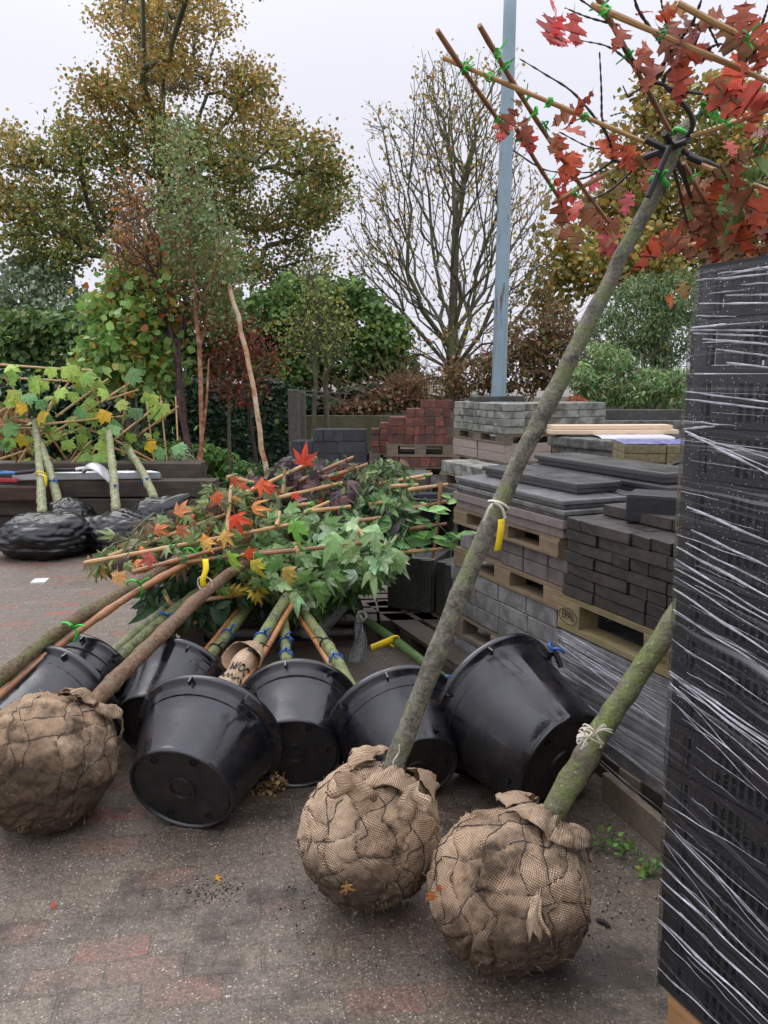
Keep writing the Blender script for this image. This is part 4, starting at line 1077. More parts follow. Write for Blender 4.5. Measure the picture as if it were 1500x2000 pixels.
lp = [(20, 170, 0), (120, 190, 0), (235, 210, 0), (360, 150, 0), (490, 160, 0), (580, 190, 0), (20, 300, 0), (35, 370, 0), (190, 335, 0), (275, 375, 0), (290, 290, 0), (430, 345, 0), (510, 320, 0), (405, 305, 0),
      (570, 390, 2), (580, 440, 2), (500, 485, 2), (385, 510, 1), (70, 640, 1), (90, 690, 1), (460, 655, 1), (600, 620, 2), (540, 620, 2), (580, 680, 2), (545, 765, 2), (695, 745, 2), (755, 670, 2),
      (770, 600, 2), (830, 530, 3), (870, 190, 3), (720, 300, 2), (740, 270, 2), (810, 400, 3), (640, 460, 2), (950, 430, 3), (1150, 400, 3), (1150, 460, 3), (1060, 330, 3), (1140, 710, 3), (1220, 690, 3),
      (920, 610, 3), (870, 830, 3), (330, 590, 1), (620, 800, 2), (170, 790, 1), (10, 560, 0), (470, 130, 0), (300, 240, 0), (100, 300, 0), (820, 560, 3), (780, 720, 3)]
yel = {(200, 420, 0), (330, 450, 0), (175, 620, 1), (750, 450, 2), (1000, 690, 3)}
for ti in range(4):
    q = [l for l in lp if l[2] == ti]; yy = [l for l in yel if l[2] == ti]; allq = q + yy
    C = [P(*k3(x, y - 30), 8.5 + ti * .1 + rnd.uniform(-.2, .1)) for x, y, _ in allq]
    cols = np.concatenate([palette(len(q), [(3, S(172, 200, 100)), (2, S(148, 182, 88)), (1.2, S(120, 160, 104))], .1), palette(len(yy), [(1, S(226, 190, 60))], .05)])
    n = len(C); tip = rng.normal(size=(n, 3)) * np.array([.7, .3, .35]) + np.array([0, -.2, -.8]); nr = rng.normal(size=(n, 3)) * .4 + np.array([0, -1.0, .45])
    foliage('leaves', LEAF_THIN, PT[ti], C, .23 * rng.uniform(.75, 1.15, n), cols, T_MAPLE, tip, nr)
    n2 = 26; ii = rng.integers(0, n, n2)
    C2 = np.array([tuple(C[i]) for i in ii]) + rng.normal(size=(n2, 3)) * np.array([.22, .2, .16])
    foliage('small_leaves', LEAF_THIN, PT[ti], C2, .12 * rng.uniform(.6, 1.2, n2), palette(n2, [(2, S(112, 144, 68)), (1, S(140, 162, 84))]), T_MAPLE)
    mb = MB()
    for i in range(0, n, 2):
        a = P(*[(68, 818), (60, 832), (213, 848), (246, 872)][ti], 8.55 + ti * .1); e = Vector(C[i])
        mb.tube(spline([a, a.lerp(e, .5) + Vector((rnd.gauss(0, .06), 0, .05)), e], 8), [.009 - .0008 * k for k in range(8)], 5, False)
    mb.build('branches', TWIG_GREEN, PT[ti])
a = P(80, 925, 7.7)
tag_strip(PT[0], 'tag', TAG_YELLOW, [P(76, 926, 7.62), P(88, 930, 7.6), P(89, 944, 7.6), P(87, 952, 7.6)], .03, (1, 0, 0))
ring_tie(PT[0], 'tag_loop', TAG_YELLOW, P(80, 926, 7.68), (0, .55, .8), .045, .008, 0)
for i, (x, y, Y, ti) in enumerate([(224, 954, 7.57, 2), (286, 942, 7.85, 3), (104, 942, 7.72, 1)]): ring_tie(PT[ti], 'blue_tie', TIE_BLUE, P(x, y, Y), (0, .55, .8), .040, .007, 2, i)

# ================================================================ THE HEAP OF POTTED TREES
def potted_tree(label, cx, cy, r, Rr, h, yaw, path, r0, r1, bark, seed, cane_off=None, cane_m=None, ties=()):
    tl = math.atan2(Rr + .014 - r, h); zb = r * math.cos(tl); c = G(cx, cy, zb); ya = R(yaw)
    ax = Vector((math.sin(ya) * math.cos(tl), math.cos(ya) * math.cos(tl), math.sin(tl)))
    u = Vector((math.cos(ya), -math.sin(ya), 0)); v = ax.cross(u)
    M = Matrix(((u.x, v.x, ax.x, c.x), (u.y, v.y, ax.y, c.y), (u.z, v.z, ax.z, c.z), (0, 0, 0, 1)))
    t = thing('potted_tree', label, 'potted tree', (c.x, c.y, 0), 0, 'potted trees lying on their sides')
    dr = Rr - r; mb = MB()
    prof = [(r * .95, .010), (r * .965, 0), (r * .99, 0), (r + .003, .006), (r + .004, .016), (r + dr * .09, .03), (r + dr * .09 + (Rr - .016 - r - dr * .09) * .25, .03 + (h - .085) * .25), (r + dr * .09 + (Rr - .016 - r - dr * .09) * .6, .03 + (h - .085) * .6), (Rr - .016, h - .055), (Rr - .012, h - .05),
            (Rr - .010, h - .03), (Rr + .010, h - .028), (Rr + .014, h - .02), (Rr + .014, h - .004), (Rr + .010, h), (Rr - .004, h), (Rr - .010, h - .006), (Rr - .016, h - .04), (r + dr * .3, h * .55)]
    ov = 1 + .02 * math.sin(seed)
    mb.lathe(prof, 72, M @ Matrix.Diagonal((ov, 2 - ov, 1, 1)))
    body = mb.build('container', POT, t, smooth=True)
    mb = MB(); k = r / .17
    mb.lathe([(.0005, .013), (.036 * k, .013), (.038 * k, .004), (.046 * k, .004), (.048 * k, .013), (r * .55, .014), (r * .94, .012), (r * .955, .006)], 60, M)
    mb.build('pot_base', POT_BASE, body, smooth=False)
    for i in range(6):                                               # drain holes in base and wall: discs painted dark for their inner shade
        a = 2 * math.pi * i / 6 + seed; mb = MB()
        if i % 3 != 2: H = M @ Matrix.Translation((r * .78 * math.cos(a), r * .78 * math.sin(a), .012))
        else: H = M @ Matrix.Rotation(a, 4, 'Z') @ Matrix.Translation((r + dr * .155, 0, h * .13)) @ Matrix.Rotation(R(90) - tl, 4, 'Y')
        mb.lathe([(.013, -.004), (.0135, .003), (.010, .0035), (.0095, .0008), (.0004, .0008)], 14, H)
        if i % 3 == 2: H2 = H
        mb.build('drain_hole_disc', HOLE_SHADE, body)
    for i in range(8):                                               # little tabs under the rim
        a = 2 * math.pi * i / 8 + seed * .7; mb = MB()
        T = M @ Matrix.Rotation(a, 4, 'Z')
        mb.box(T @ Vector((Rr + .004, 0, h - .036)), (.020, .006, .03), T.to_3x3()); mb.build('rim_tab', POT, body)
    for i in range(2):
        a = R(62 + 50 * i) + .2 * seed; T = M @ Matrix.Rotation(a, 4, 'Z'); rows = []
        for s in range(13):
            b_ = (s / 12 - .5) * .55; rows.append([M @ (Matrix.Rotation(a + b_, 3, 'Z') @ Vector((rr_, 0, hh))) for rr_, hh in ((Rr + .016, h - .002), (Rr + .019, h - .004), (Rr + .019, h - .036), (Rr + .012, h - .038))])
        mb = MB(); mb.grid(rows); o = mb.build('rim_handle', POT, body); sm = o.modifiers.new('thickness', 'SOLIDIFY'); sm.thickness = .004
    mb = MB(); mb.lathe([(.001, h - .06), (r + dr * .75, h - .075), (Rr - .02, h - .08)], 30, M); mb.build('soil', SOIL, t)
    top = c + ax * (h - .07)
    pts = [top - ax * .02, top + ax * .07] + [P(*q) for q in path]
    pp, rr = bark_tube('trunk', bark, t, pts, r0, r1, seed, 14, 60, .10, 8, 34, .2)
    if cane_off is not None:
        o1 = Vector(cane_off); q = [p + o1 for p in pp[8::6]]
        mb = MB(); mb.tube(q, .014, 8); mb.build('support_cane', cane_m or CANE_ORANGE, t, smooth=True)
    for i, (f, mm, nm) in enumerate(ties):
        j = int(f * 59); ring_tie(t, nm, mm, pp[j], pp[min(j + 1, 59)] - pp[j - 1], rr[j] + .003, .0042, 2 if mm is TIE_BLUE else 1, seed + i)
    return t, pp, c, ax
HP = {}
HP['D'] = potted_tree('black pot in front of the others, its tree wrapped in printed burlap above the rim', 352, 1545, .186, .268, .30, 11, [(440, 1350, 3.12), (500, 1265, 3.5), (545, 1190, 3.9), (590, 1120, 4.2)], .030, .026, BARK_LIME, 1, (.045, -.012, -.01), CANE_ORANGE, [(.66, TIE_BLUE, 'blue_tie'), (.60, TIE_BLACK, 'rubber_tie')])
HP['E'] = potted_tree('black pot with the ringed base facing out, middle of the row, thin mossy stem behind', 576, 1475, .17, .24, .29, -3, [(562, 1300, 3.45), (556, 1235, 3.8), (552, 1150, 4.3), (550, 1110, 4.5)], .026, .022, BARK_LIME, 2, None, None, [(.55, TIE_BLUE, 'blue_tie'), (.46, TIE_BLUE, 'blue_tie')])
HP['F'] = potted_tree('black pot partly behind the leaning mossy oak trunk, mossy stem to its left', 815, 1508, .165, .262, .29, -20, [(700, 1360, 3.2), (640, 1262, 3.6), (590, 1190, 4.1), (545, 1110, 4.5)], .029, .025, BARK_LIME, 3, (-.035, .01, -.015), CANE_ORANGE, [(.55, TIE_BLUE, 'blue_tie'), (.62, TIE_BLACK, 'rubber_tie')])
HP['G'] = potted_tree('largest black pot at the right with a smooth green stem and yellow tag', 1102, 1495, .212, .30, .42, -33, [(880, 1335, 3.4), (790, 1265, 3.9), (690, 1193, 4.5), (640, 1150, 4.9)], .026, .022, TWIG_GREEN, 4, None, None, [(.42, TIE_BLUE, 'blue_tie')])
HP['C'] = potted_tree('black pot behind the front pot with an orange cane along its lichened stem', 298, 1424, .165, .24, .30, 10, [(415, 1275, 3.7), (455, 1225, 4.0), (495, 1170, 4.4), (520, 1120, 4.6)], .029, .025, BARK_LIME, 5, (-.045, -.01, .0), CANE_ORANGE, [(.55, TIE_BLUE, 'blue_tie'), (.44, TIE_BLACK, 'rubber_tie')])
HP['B'] = potted_tree('black pot directly behind the left burlap root ball', 18, 1462, .18, .25, .34, 25, [(215, 1300, 3.45), (300, 1225, 3.8), (390, 1155, 4.2), (450, 1110, 4.5)], .029, .024, BARK_LIME, 6, None, None, [(.66, TIE_BLUE, 'blue_tie'), (.35, TIE_BLACK, 'rubber_tie')])
HP['A'] = potted_tree('rearmost black pot at the left, half hidden behind another pot', 95, 1400, .17, .225, .31, 11, [(235, 1262, 3.75), (300, 1208, 4.0), (350, 1170, 4.3)], .028, .024, BARK_PALE, 7)

# burlap sleeve with printing on the front pot's tree
t, pp, c0, ax0 = HP['D']
i0, i1 = 8, 33; sub = pp[i0:i1 + 1]; k = len(sub)
fn = lambda p, r, q: r * (1 + .08 * noise.noise(p * 16) + .03 * noise.noise(p * 50))
rr = [.060 + .008 * math.sin(i * .9) - .012 * (i / k) for i in range(k)]
mb = MB(); mb.tube(sub, rr, 26, False, fn); o = mb.build('burlap_sleeve', BURLAP_PLAIN, t, smooth=True)
uvl = o.data.uv_layers.new(name='weave')
for p in o.data.polygons:
    for li, vi in zip(p.loop_indices, p.vertices): uvl.data[li].uv = ((vi % 26) * .013, (vi // 26) * .02)
rows = []                                                             # folded-over collar of the sleeve
axs = (pp[i1] - pp[i1 - 4]).normalized(); u_ = axs.orthogonal().normalized(); v_ = axs.cross(u_)
for i in range(10):
    q = i / 9; row = []
    for j in range(36):
        a = 2 * math.pi * j / 36
        rad_ = .040 + .042 * q ** .8 + .020 * q * math.sin(a * 3 + 1) + .012 * q * noise.noise(Vector((math.cos(a) * 2, math.sin(a) * 2, q * 2)))
        row.append(pp[i1 + 1] + axs * (.03 - .12 * q - .05 * q * math.sin(a * 2 + .6)) + (u_ * math.cos(a) + v_ * math.sin(a)) * rad_)
    rows.append(row)
mb = MB(); mb.grid(rows, True); o = mb.build('sleeve_collar', BURLAP_PLAIN, t, smooth=True); o.modifiers.new('thickness', 'SOLIDIFY').thickness = .003
uvl = o.data.uv_layers.new(name='weave')
for p in o.data.polygons:
    for li, vi in zip(p.loop_indices, p.vertices): uvl.data[li].uv = ((vi % 36) * .01, (vi // 36) * .014)
def print_on_tube(parent, s, size, path, f, rad, ang, m, flip=True, rr=rr):
    tv, tf = text_mesh(s, size, .018); mb = MB(); n = len(path)
    cen = path[int(f * (n - 1))]; axd = (path[min(n - 1, int(f * (n - 1)) + 2)] - path[max(0, int(f * (n - 1)) - 2)]).normalized()
    cam_d = (EYEV - cen); cam_d = (cam_d - axd * cam_d.dot(axd)).normalized(); sd = axd.cross(cam_d)
    for p in tv:
        x, y = (-p.x * .72, -p.y * 1.15) if flip else (p.x, p.y)
        # letters run round the sleeve, their height along it
        a = x / rad + ang
        q0 = cen + axd * y; j = min(range(n), key=lambda i: (path[i] - q0).length)
        q0 = path[j] + axd * (q0 - path[j]).dot(axd); dv = cam_d * math.cos(a) - sd * math.sin(a)
        mb.v.append(q0 + dv * (fn(q0 + dv * rr[j], rr[j], 0) * 1.02 + .002))
    for q in tf: mb.face(q)
    return mb.build('printing', m, parent)
print_on_tube(t, 'PROCA', .064, sub, .83, .0665, -.1, INK)
print_on_tube(t, 'MNDA', .034, sub, .96, .0645, .0, INK)
print_on_tube(t, 'VWNA', .060, sub, .68, .0685, .1, INK)

# trees lying without a pot
T1 = thing('corky_barked_tree', 'lichened corky-barked tree lying in from the left edge with a brown cane tied along it', 'tree', tuple(G(-150, 1500)))
p1, _ = bark_tube('trunk', BARK_CORK, T1, [P(-170, 1450, 2.75), P(0, 1325, 3.0), P(130, 1222, 3.3), (P(260, 1147, 3.7)), P(370, 1080, 4.1), P(450, 1050, 4.4)], .031, .025, 11, 16, 70, .14, 9, 46)
q = [P(-120, 1460, 2.72), P(0, 1358, 2.95), P(130, 1250, 3.25), P(260, 1160, 3.62), P(370, 1098, 4.0), P(440, 1066, 4.3)]
mb = MB(); mb.tube(spline(q, 30), [.017 + (.004 if i % 5 == 0 else 0) for i in range(30)], 10); mb.build('support_cane', CANE_BROWN, T1, smooth=True)
for i, (x, y, Y) in enumerate([(133, 1234, 3.27), (262, 1150, 3.66), (370, 1086, 4.05)]): ring_tie(T1, 'green_tie', TIE_LIGHT, P(x, y, Y), P(260, 1147, 3.7) - P(130, 1222, 3.3), .042, .005, 2, i, .07)
cL = P(88, 1493, 2.68)
T2 = thing('root_balled_tree', 'soil-stained burlap root ball at the left edge with a reddish-brown trunk', 'tree', (cL.x, cL.y, 0))
axL = (P(230, 1320, 2.95) - Vector((cL.x, cL.y, .24))).normalized()
root_ball(T2, (cL.x, cL.y, .235), .245, axL, BURLAP_DIRTY, 3, net=True, crease=.05, squash=.97)
p2, r2 = bark_tube('trunk', BARK_RED, T2, [P(110, 1440, 2.70), P(175, 1380, 2.8), P(235, 1318, 3.0), P(330, 1225, 3.35), P(410, 1150, 3.75), P(480, 1098, 4.1), P(540, 1060, 4.4)], .037, .025, 12, 16, 70, .13, 10, 50)
ring_tie(T2, 'tag_loop', STRING, P(400, 1140, 3.72), p2[46] - p2[44], .036, .004, 0)
tag_strip(T2, 'tag', TAG_YELLOW, [P(398, 1146, 3.66), P(396, 1132, 3.65), P(402, 1112, 3.66), P(401, 1092, 3.68)], .028, (1, .1, .1))

# ---- canes of the crown frames (photo pixels, distance) given to the tree they belong to
X = [T1, T2, HP['B'][0], HP['C'][0], HP['D'][0], HP['E'][0], HP['F'][0], HP['G'][0]]
ck = [(0, 165, 1100, 565, 1025, 3.95, 4.2), (0, 212, 1087, 448, 1002, 4.05, 4.35), (0, 258, 1118, 455, 1065, 3.8, 4.1), (0, 352, 1100, 595, 1068, 3.95, 4.2), (0, 443, 1047, 452, 948, 4.1, 4.45),
      (0, 552, 965, 556, 917, 4.5, 4.6), (0, 540, 1027, 546, 1000, 4.15, 4.3), (2, 385, 1173, 555, 1148, 4.1, 4.3), (2, 322, 1183, 345, 1180, 4.1, 4.1), (2, 321, 1154, 334, 1184, 4.2, 4.1), (2, 375, 1218, 480, 1180, 4.2, 4.35),
      (3, 460, 934, 496, 943, 4.6, 4.6), (3, 443, 933, 462, 927, 4.6, 4.65), (3, 478, 963, 600, 905, 4.45, 4.75), (3, 430, 985, 560, 925, 4.4, 4.7), (1, 470, 1085, 737, 1057, 4.0, 4.15), (1, 699, 1031, 718, 1061, 4.3, 4.1),
      (3, 545, 972, 669, 943, 4.45, 4.6), (3, 640, 932, 717, 907, 4.6, 4.8), (3, 583, 940, 690, 893, 4.6, 4.8), (5, 740, 944, 844, 926, 4.7, 4.85), (5, 762, 950, 816, 947, 4.6, 4.7), (7, 797, 957, 874, 946, 4.6, 4.7),
      (7, 861, 940, 845, 1090, 4.62, 4.5), (7, 780, 1079, 863, 1072, 4.4, 4.5), (7, 800, 1033, 872, 1023, 4.5, 4.58), (7, 790, 996, 872, 980, 4.5, 4.65), (6, 640, 1133, 796, 1100, 4.2, 4.4), (6, 756, 1085, 778, 1113, 4.5, 4.3),
      (6, 700, 1120, 742, 1122, 4.3, 4.3), (4, 690, 1019, 744, 1011, 4.35, 4.4), (4, 590, 1003, 643, 980, 4.35, 4.5), (4, 608, 998, 685, 989, 4.35, 4.45), (4, 570, 988, 613, 983, 4.4, 4.45), (5, 720, 985, 788, 974, 4.55, 4.65),
      (1, 575, 1062, 583, 1079, 4.2, 4.02), (6, 545, 1195, 640, 1150, 4.4, 4.5), (2, 420, 1060, 700, 1010, 4.3, 4.6), (4, 500, 1035, 760, 975, 4.4, 4.8), (5, 620, 955, 830, 935, 4.75, 4.95), (3, 400, 1010, 640, 930, 4.35, 4.75)]
for ti, xa, ya, xb, yb, Ya, Yb in ck:
    a, b = P(xa, ya, Ya), P(xb, yb, Yb); cane(X[ti], a, b, .0118, CANE if rnd.random() < .62 else CANE_BROWN)
    L = (b - a).length
    for s in range(max(1, int(L / .3))):
        small_tie(X[ti], a.lerp(b, rnd.uniform(.06, .94)) + Vector((0, -.006, 0)), TIE if rnd.random() < .75 else TIE_LIGHT, .016)
# ---- foliage of the heap
def inpoly(x, y, p):
    c = False; j = len(p) - 1
    for i in range(len(p)):
        if (p[i][1] > y) != (p[j][1] > y) and x < (p[j][0] - p[i][0]) * (y - p[i][1]) / (p[j][1] - p[i][1]) + p[i][0]: c = not c
        j = i
    return c
VARI = {id(T_STAR): [T_STAR, T_STARB], id(T_STAR2): [T_STAR2, T_STAR2B, T_STARB], id(T_LAUREL): [T_LAUREL, T_LAURELB]}
def region(parent, name, poly, n, ya, yb, dep, size, pal, tm, m=LEAF, hang=.8, face=.9, seed=0, tipx=0.0, stems=True):
    """leaves inside a photo outline; near edge at distance ya (bottom of the outline) to yb (top)"""
    global rng
    rng = np.random.default_rng(100 + seed); n = int(n * 1.75); size = size * .76
    xs = [p[0] for p in poly]; ys = [p[1] for p in poly]; C = []
    while len(C) < n:
        x, y = rng.uniform(min(xs), max(xs)), rng.uniform(min(ys), max(ys))
        if not inpoly(x, y, poly): continue
        f = (max(ys) - y) / max(1, max(ys) - min(ys))
        C.append(tuple(P(x, y, ya + (yb - ya) * f + rng.uniform(-.25, 1) * dep)))
    C = np.array(C)
    tip = rng.normal(size=(n, 3)) * np.array([.8, .45, .5]) + np.array([tipx, -.25, -hang]); nr = rng.normal(size=(n, 3)) * .45 + np.array([0, -face, .6])
    sz_ = size * rng.uniform(.6, 1.15, n); cc = palette(n, pal, .14); tms = VARI.get(id(tm), [tm])
    for q, tq in enumerate(tms):
        k = np.arange(n) % len(tms) == q
        foliage(name, m, parent, C[k], sz_[k], cc[k], tq, tip[k], nr[k])
    if stems:
        mb = MB(); cen = C.mean(axis=0)
        for i in range(0, n, 5):
            e = Vector(C[i]); a = e + (Vector(cen) - e) * .45 + Vector((rng.normal() * .06, .08, rng.normal() * .05))
            mb.tube(spline([a, a.lerp(e, .5) + Vector((0, 0, .03)), e], 5), [.005, .0045, .004, .003, .002], 4, False)
        mb.build(name.replace('leaves', 'shoots'), TWIG_GREEN if seed % 2 else TWIG, parent)
MAPG = [(3, S(128, 154, 104)), (2, S(112, 140, 86)), (1.6, S(156, 178, 136)), (.8, S(84, 116, 68))]
MIDG = [(3, S(94, 120, 76)), (2, S(74, 98, 62)), (1.2, S(122, 142, 98)), (.6, S(132, 138, 82)), (.6, S(100, 84, 66))]
DARKL = [(3, S(44, 64, 42)), (2, S(54, 80, 50)), (1, S(74, 100, 62))]
PURP = [(2, S(88, 70, 78)), (2, S(104, 80, 78)), (1.0, S(74, 60, 66)), (2.4, S(112, 112, 80)), (1.6, S(96, 116, 74)), (.3, S(206, 84, 60))]
LIQ = [(3, S(122, 136, 88)), (2, S(100, 112, 68)), (1.4, S(122, 98, 74)), (.5, S(196, 130, 80)), (.3, S(200, 104, 78)), (1.6, S(142, 160, 110)), (.4, S(196, 166, 88)), (1.4, S(92, 80, 70))]
region(T1, 'leaves', [(170, 1095), (250, 1030), (340, 990), (470, 930), (520, 960), (530, 1030), (430, 1075), (300, 1110)], 190, 3.95, 4.45, .25, .135, LIQ, T_STAR, seed=1)
region(HP['B'][0], 'leaves', [(275, 1150), (330, 1100), (470, 1080), (520, 1130), (440, 1190), (330, 1215), (285, 1200)], 330, 4.15, 4.4, .3, .17, DARKL, T_LAUREL, LEAF_GLOSSY, 1.0, seed=2)
region(HP['B'][0], 'inner_leaves', [(300, 1090), (520, 1020), (700, 1060), (690, 1170), (520, 1190), (380, 1180)], 620, 4.5, 4.7, .4, .17, DARKL, T_LAUREL, LEAF_GLOSSY, .8, seed=3, stems=False)
region(HP['C'][0], 'leaves', [(430, 990), (470, 930), (560, 890), (690, 895), (720, 930), (640, 1000), (560, 1040), (450, 1040)], 150, 4.35, 4.75, .25, .135, PURP, T_STAR2, seed=4)
region(HP['D'][0], 'leaves', [(480, 1000), (600, 960), (720, 940), (740, 1000), (640, 1060), (500, 1070)], 230, 4.4, 4.7, .3, .12, MIDG + [(1, S(96, 84, 68))], T_STAR, seed=5)
region(T2, 'leaves', [(455, 1040), (560, 985), (700, 1010), (780, 1080), (765, 1105), (690, 1130), (600, 1165), (480, 1120)], 330, 4.0, 4.4, .3, .17, MAPG, T_STAR2, seed=6)
region(HP['A'][0], 'leaves', [(400, 1090), (520, 1060), (560, 1130), (500, 1160), (420, 1150)], 60, 4.1, 4.3, .2, .14, [(2, S(92, 122, 62)), (1, S(70, 104, 52)), (.6, S(200, 182, 76)), (.4, S(190, 160, 70))], T_STAR, seed=7)
region(HP['E'][0], 'leaves', [(640, 960), (700, 905), (780, 892), (808, 935), (790, 985), (720, 1010), (660, 1000)], 330, 4.5, 4.85, .3, .10, MIDG + [(1.2, S(128, 150, 100)), (.5, S(92, 78, 60))], T_LAUREL, seed=8)
region(HP['F'][0], 'leaves', [(560, 1090), (700, 1100), (720, 1130), (660, 1180), (580, 1195), (540, 1150)], 170, 4.3, 4.45, .2, .15, [(2, S(84, 122, 62)), (2, S(66, 100, 52)), (1, S(112, 150, 84))], T_STAR2, seed=9)
region(HP['G'][0], 'leaves', [(700, 1010), (740, 970), (790, 975), (812, 1020), (800, 1060), (760, 1080), (720, 1070)], 210, 4.45, 4.65, .25, .17, [(3, S(80, 112, 66)), (2, S(66, 96, 58)), (1.4, S(120, 150, 98)), (.6, S(74, 70, 72))], T_LAUREL, LEAF_GLOSSY, .45, tipx=.6, seed=10)
region(HP['G'][0], 'shoot_leaves', [(800, 985), (870, 965), (885, 980), (870, 1000), (820, 1000)], 5, 4.5, 4.55, .05, .16, [(1, S(136, 170, 104)), (1, S(112, 150, 84))], T_LAUREL, LEAF_GLOSSY, -.1, tipx=1.4, seed=11)
region(HP['G'][0], 'shoot_leaves', [(800, 1040), (890, 1040), (890, 1060), (820, 1060)], 6, 4.45, 4.5, .05, .17, [(1, S(112, 156, 84)), (1, S(92, 136, 72))], T_LAUREL, LEAF_GLOSSY, .05, tipx=1.5, seed=12)
# a few large bright leaves
def bright(parent, items, name='bright_leaves', tm=T_STAR):
    C = []; cols = []; sz = []; tip = []; nr = []
    for x, y, Y, px, c, a in items:
        s = px / FOC * Y / 1.1; d = Vector((math.sin(R(a)), rnd.uniform(-.8, .2), -math.cos(R(a)))); p = P(x, y, Y)
        C.append(tuple(p - d * s * .35)); cols.append(c[:3]); sz.append(s); tip.append(tuple(d)); nr.append((rnd.uniform(-.6, .6), -1, rnd.uniform(.1, 1.1)))
    foliage(name, LEAF_THIN, parent, C, sz, cols, tm, tip, nr)
OR, RD, YE, PK = S(226, 146, 96), S(214, 82, 64), S(222, 176, 92), S(200, 112, 100)
bright(T1, [(350, 997, 4.0, 48, OR, 160), (232, 1128, 3.75, 50, S(226, 172, 112), 10), (462, 1018, 4.0, 60, S(226, 84, 48), 20), (425, 972, 4.1, 44, S(214, 112, 72), 30), (352, 1036, 3.95, 44, S(198, 120, 82), 0), (512, 947, 4.35, 50, S(222, 104, 58), 60),
            (400, 1055, 3.9, 44, S(232, 160, 78), -30), (405, 1062, 3.85, 40, YE, 40), (290, 1093, 3.8, 46, S(196, 104, 92), -60), (440, 1048, 3.95, 50, YE, 60), (456, 940, 4.3, 34, S(190, 84, 56), 0), (528, 952, 4.4, 40, S(206, 84, 50), 80)])
bright(HP['C'][0], [(594, 897, 4.45, 60, RD, 170), (576, 968, 4.3, 26, S(226, 88, 60), 0), (486, 1082, 3.95, 40, S(214, 92, 48), 60)])
bright(T2, [(497, 1105, 3.9, 52, S(220, 206, 84), 10), (575, 1030, 4.0, 60, S(132, 186, 84), -10), (446, 1090, 3.85, 56, S(150, 184, 74), -20), (600, 1130, 3.95, 64, S(132, 170, 98), 15), (560, 1120, 3.98, 56, S(210, 182, 92), 0), (648, 1055, 3.98, 76, S(146, 184, 116), -50),
            (728, 1040, 4.05, 74, S(164, 196, 140), -70), (775, 1088, 4.1, 60, S(158, 188, 130), -30), (615, 1150, 3.95, 60, S(120, 158, 86), -5), (500, 1090, 3.95, 46, S(92, 136, 72), 30), (690, 1075, 4.0, 66, S(150, 180, 116), 25), (540, 1105, 3.9, 60, S(104, 148, 80), 5),
            (650, 1130, 4.0, 60, S(116, 156, 84), 15)], tm=T_STAR2)
# tag, netting and string on the green stem
t, pp, c0, ax0 = HP['G']
ring_tie(t, 'tag_loop', TAG_YELLOW, P(771, 1252, 3.98), P(690, 1193, 4.5) - P(790, 1265, 3.9), .026, .005, 0)
tag_strip(t, 'tag', TAG_YELLOW, [P(768, 1248, 3.93), P(752, 1255, 3.9), P(730, 1264, 3.88), P(725, 1266, 3.88)], .036, (-.25, 0, 1))
m, nt, b, out = newmat('torn_mesh_netting')
v = coords(nt, rand=False); a_ = ramp(nt, noi(nt, v, 160, 4, .7), [(.46, .0), (.56, .85)])
b.inputs['Base Color'].default_value = S(190, 196, 194); b.inputs['Roughness'].default_value = .6; nt.links.new(a_, b.inputs['Alpha']); NET_M = m
rows = []
for i in range(14):
    q = i / 13; yy = 1203 + 92 * q; wd = (6 + 12 * q) ; row = []
    for j in range(9):
        s = j / 8 - .5; row.append(P(704 + 2 * wd * s - 4 * q + 3 * math.sin(q * 9 + s * 6), yy, 4.28 + .03 * math.sin(s * 9 + q * 5)))
    rows.append(row)
mb = MB(); mb.grid(rows); o = mb.build('mesh_netting', NET_M, t, smooth=True); o.modifiers.new('thickness', 'SOLIDIFY').thickness = .001
rows = []
for i in range(20):
    q = i / 19; row = []
    for j in range(16):
        a = 2 * math.pi * j / 16; p = P(590 + 105 * q, 1210 - 22 * q + 14 * math.sin(q * 5), 4.55 - .15 * q); rad_ = .10 * (1 - q) + .03
        row.append(p + Vector((0, math.cos(a) * rad_, math.sin(a) * rad_ * .8)) * (1 + .5 * noise.noise(p * 9 + Vector((a, 0, 0)))))
    rows.append(row)
mb = MB(); mb.grid(rows, True); mb.build('mesh_netting', NET_M, t, smooth=True)
ring_tie(t, 'netting_knot', STRING, P(706, 1204, 4.3), P(690, 1193, 4.5) - P(790, 1265, 3.9), .025, .008, 2, 3)
a = P(705, 1290, 4.27); mb = MB(); mb.tube(spline([a, a + Vector((.01, 0, -.08)), a + Vector((.0, 0, -.16))], 6), [.006, .008, .007, .008, .006, .003], 5); mb.build('dried_catkin', mat_solid('dried_catkin', S(140, 146, 112), .9), t)
# ================================================================ PALLETS AND STACKED STONE (right)
def pallet(label, o, rz, L, Wd, m, H=.144, gap=True, group='wooden pallets', jit=0.0):
    t = thing('wooden_pallet', label, 'pallet', o, rz, group)
    k = H / .144; mb = MB(); n = 5
    for i in range(n):                                   # deck boards run along x
        w = .145 * Wd / .8 if i % 2 == 0 else .10 * Wd / .8
        y = (i + .5) * Wd / n; mb.box((L / 2, y, H - .011 * k), (L + rnd.uniform(-1, 1) * .006, w, .022 * k))
    mb.build('deck', m, t, local=True)
    for x in (.0725, L / 2, L - .0725):
        mb = MB(); mb.box((x, Wd / 2, H - .033 * k), (.145, Wd - .004, .022 * k)); mb.build('cross_board', m, t, local=True)
    for y in (.05, Wd / 2, Wd - .05):
        for x in (.0725, L / 2, L - .0725):
            mb = MB(); mb.box((x, y + (.002 if y < .1 else 0), .061 * k), (.143, .098, .078 * k)); mb.build('block', m, t, local=True)
        mb = MB(); mb.box((L / 2, y, .011 * k), (L, .10, .022 * k)); mb.build('base_board', m, t, local=True)
    return t
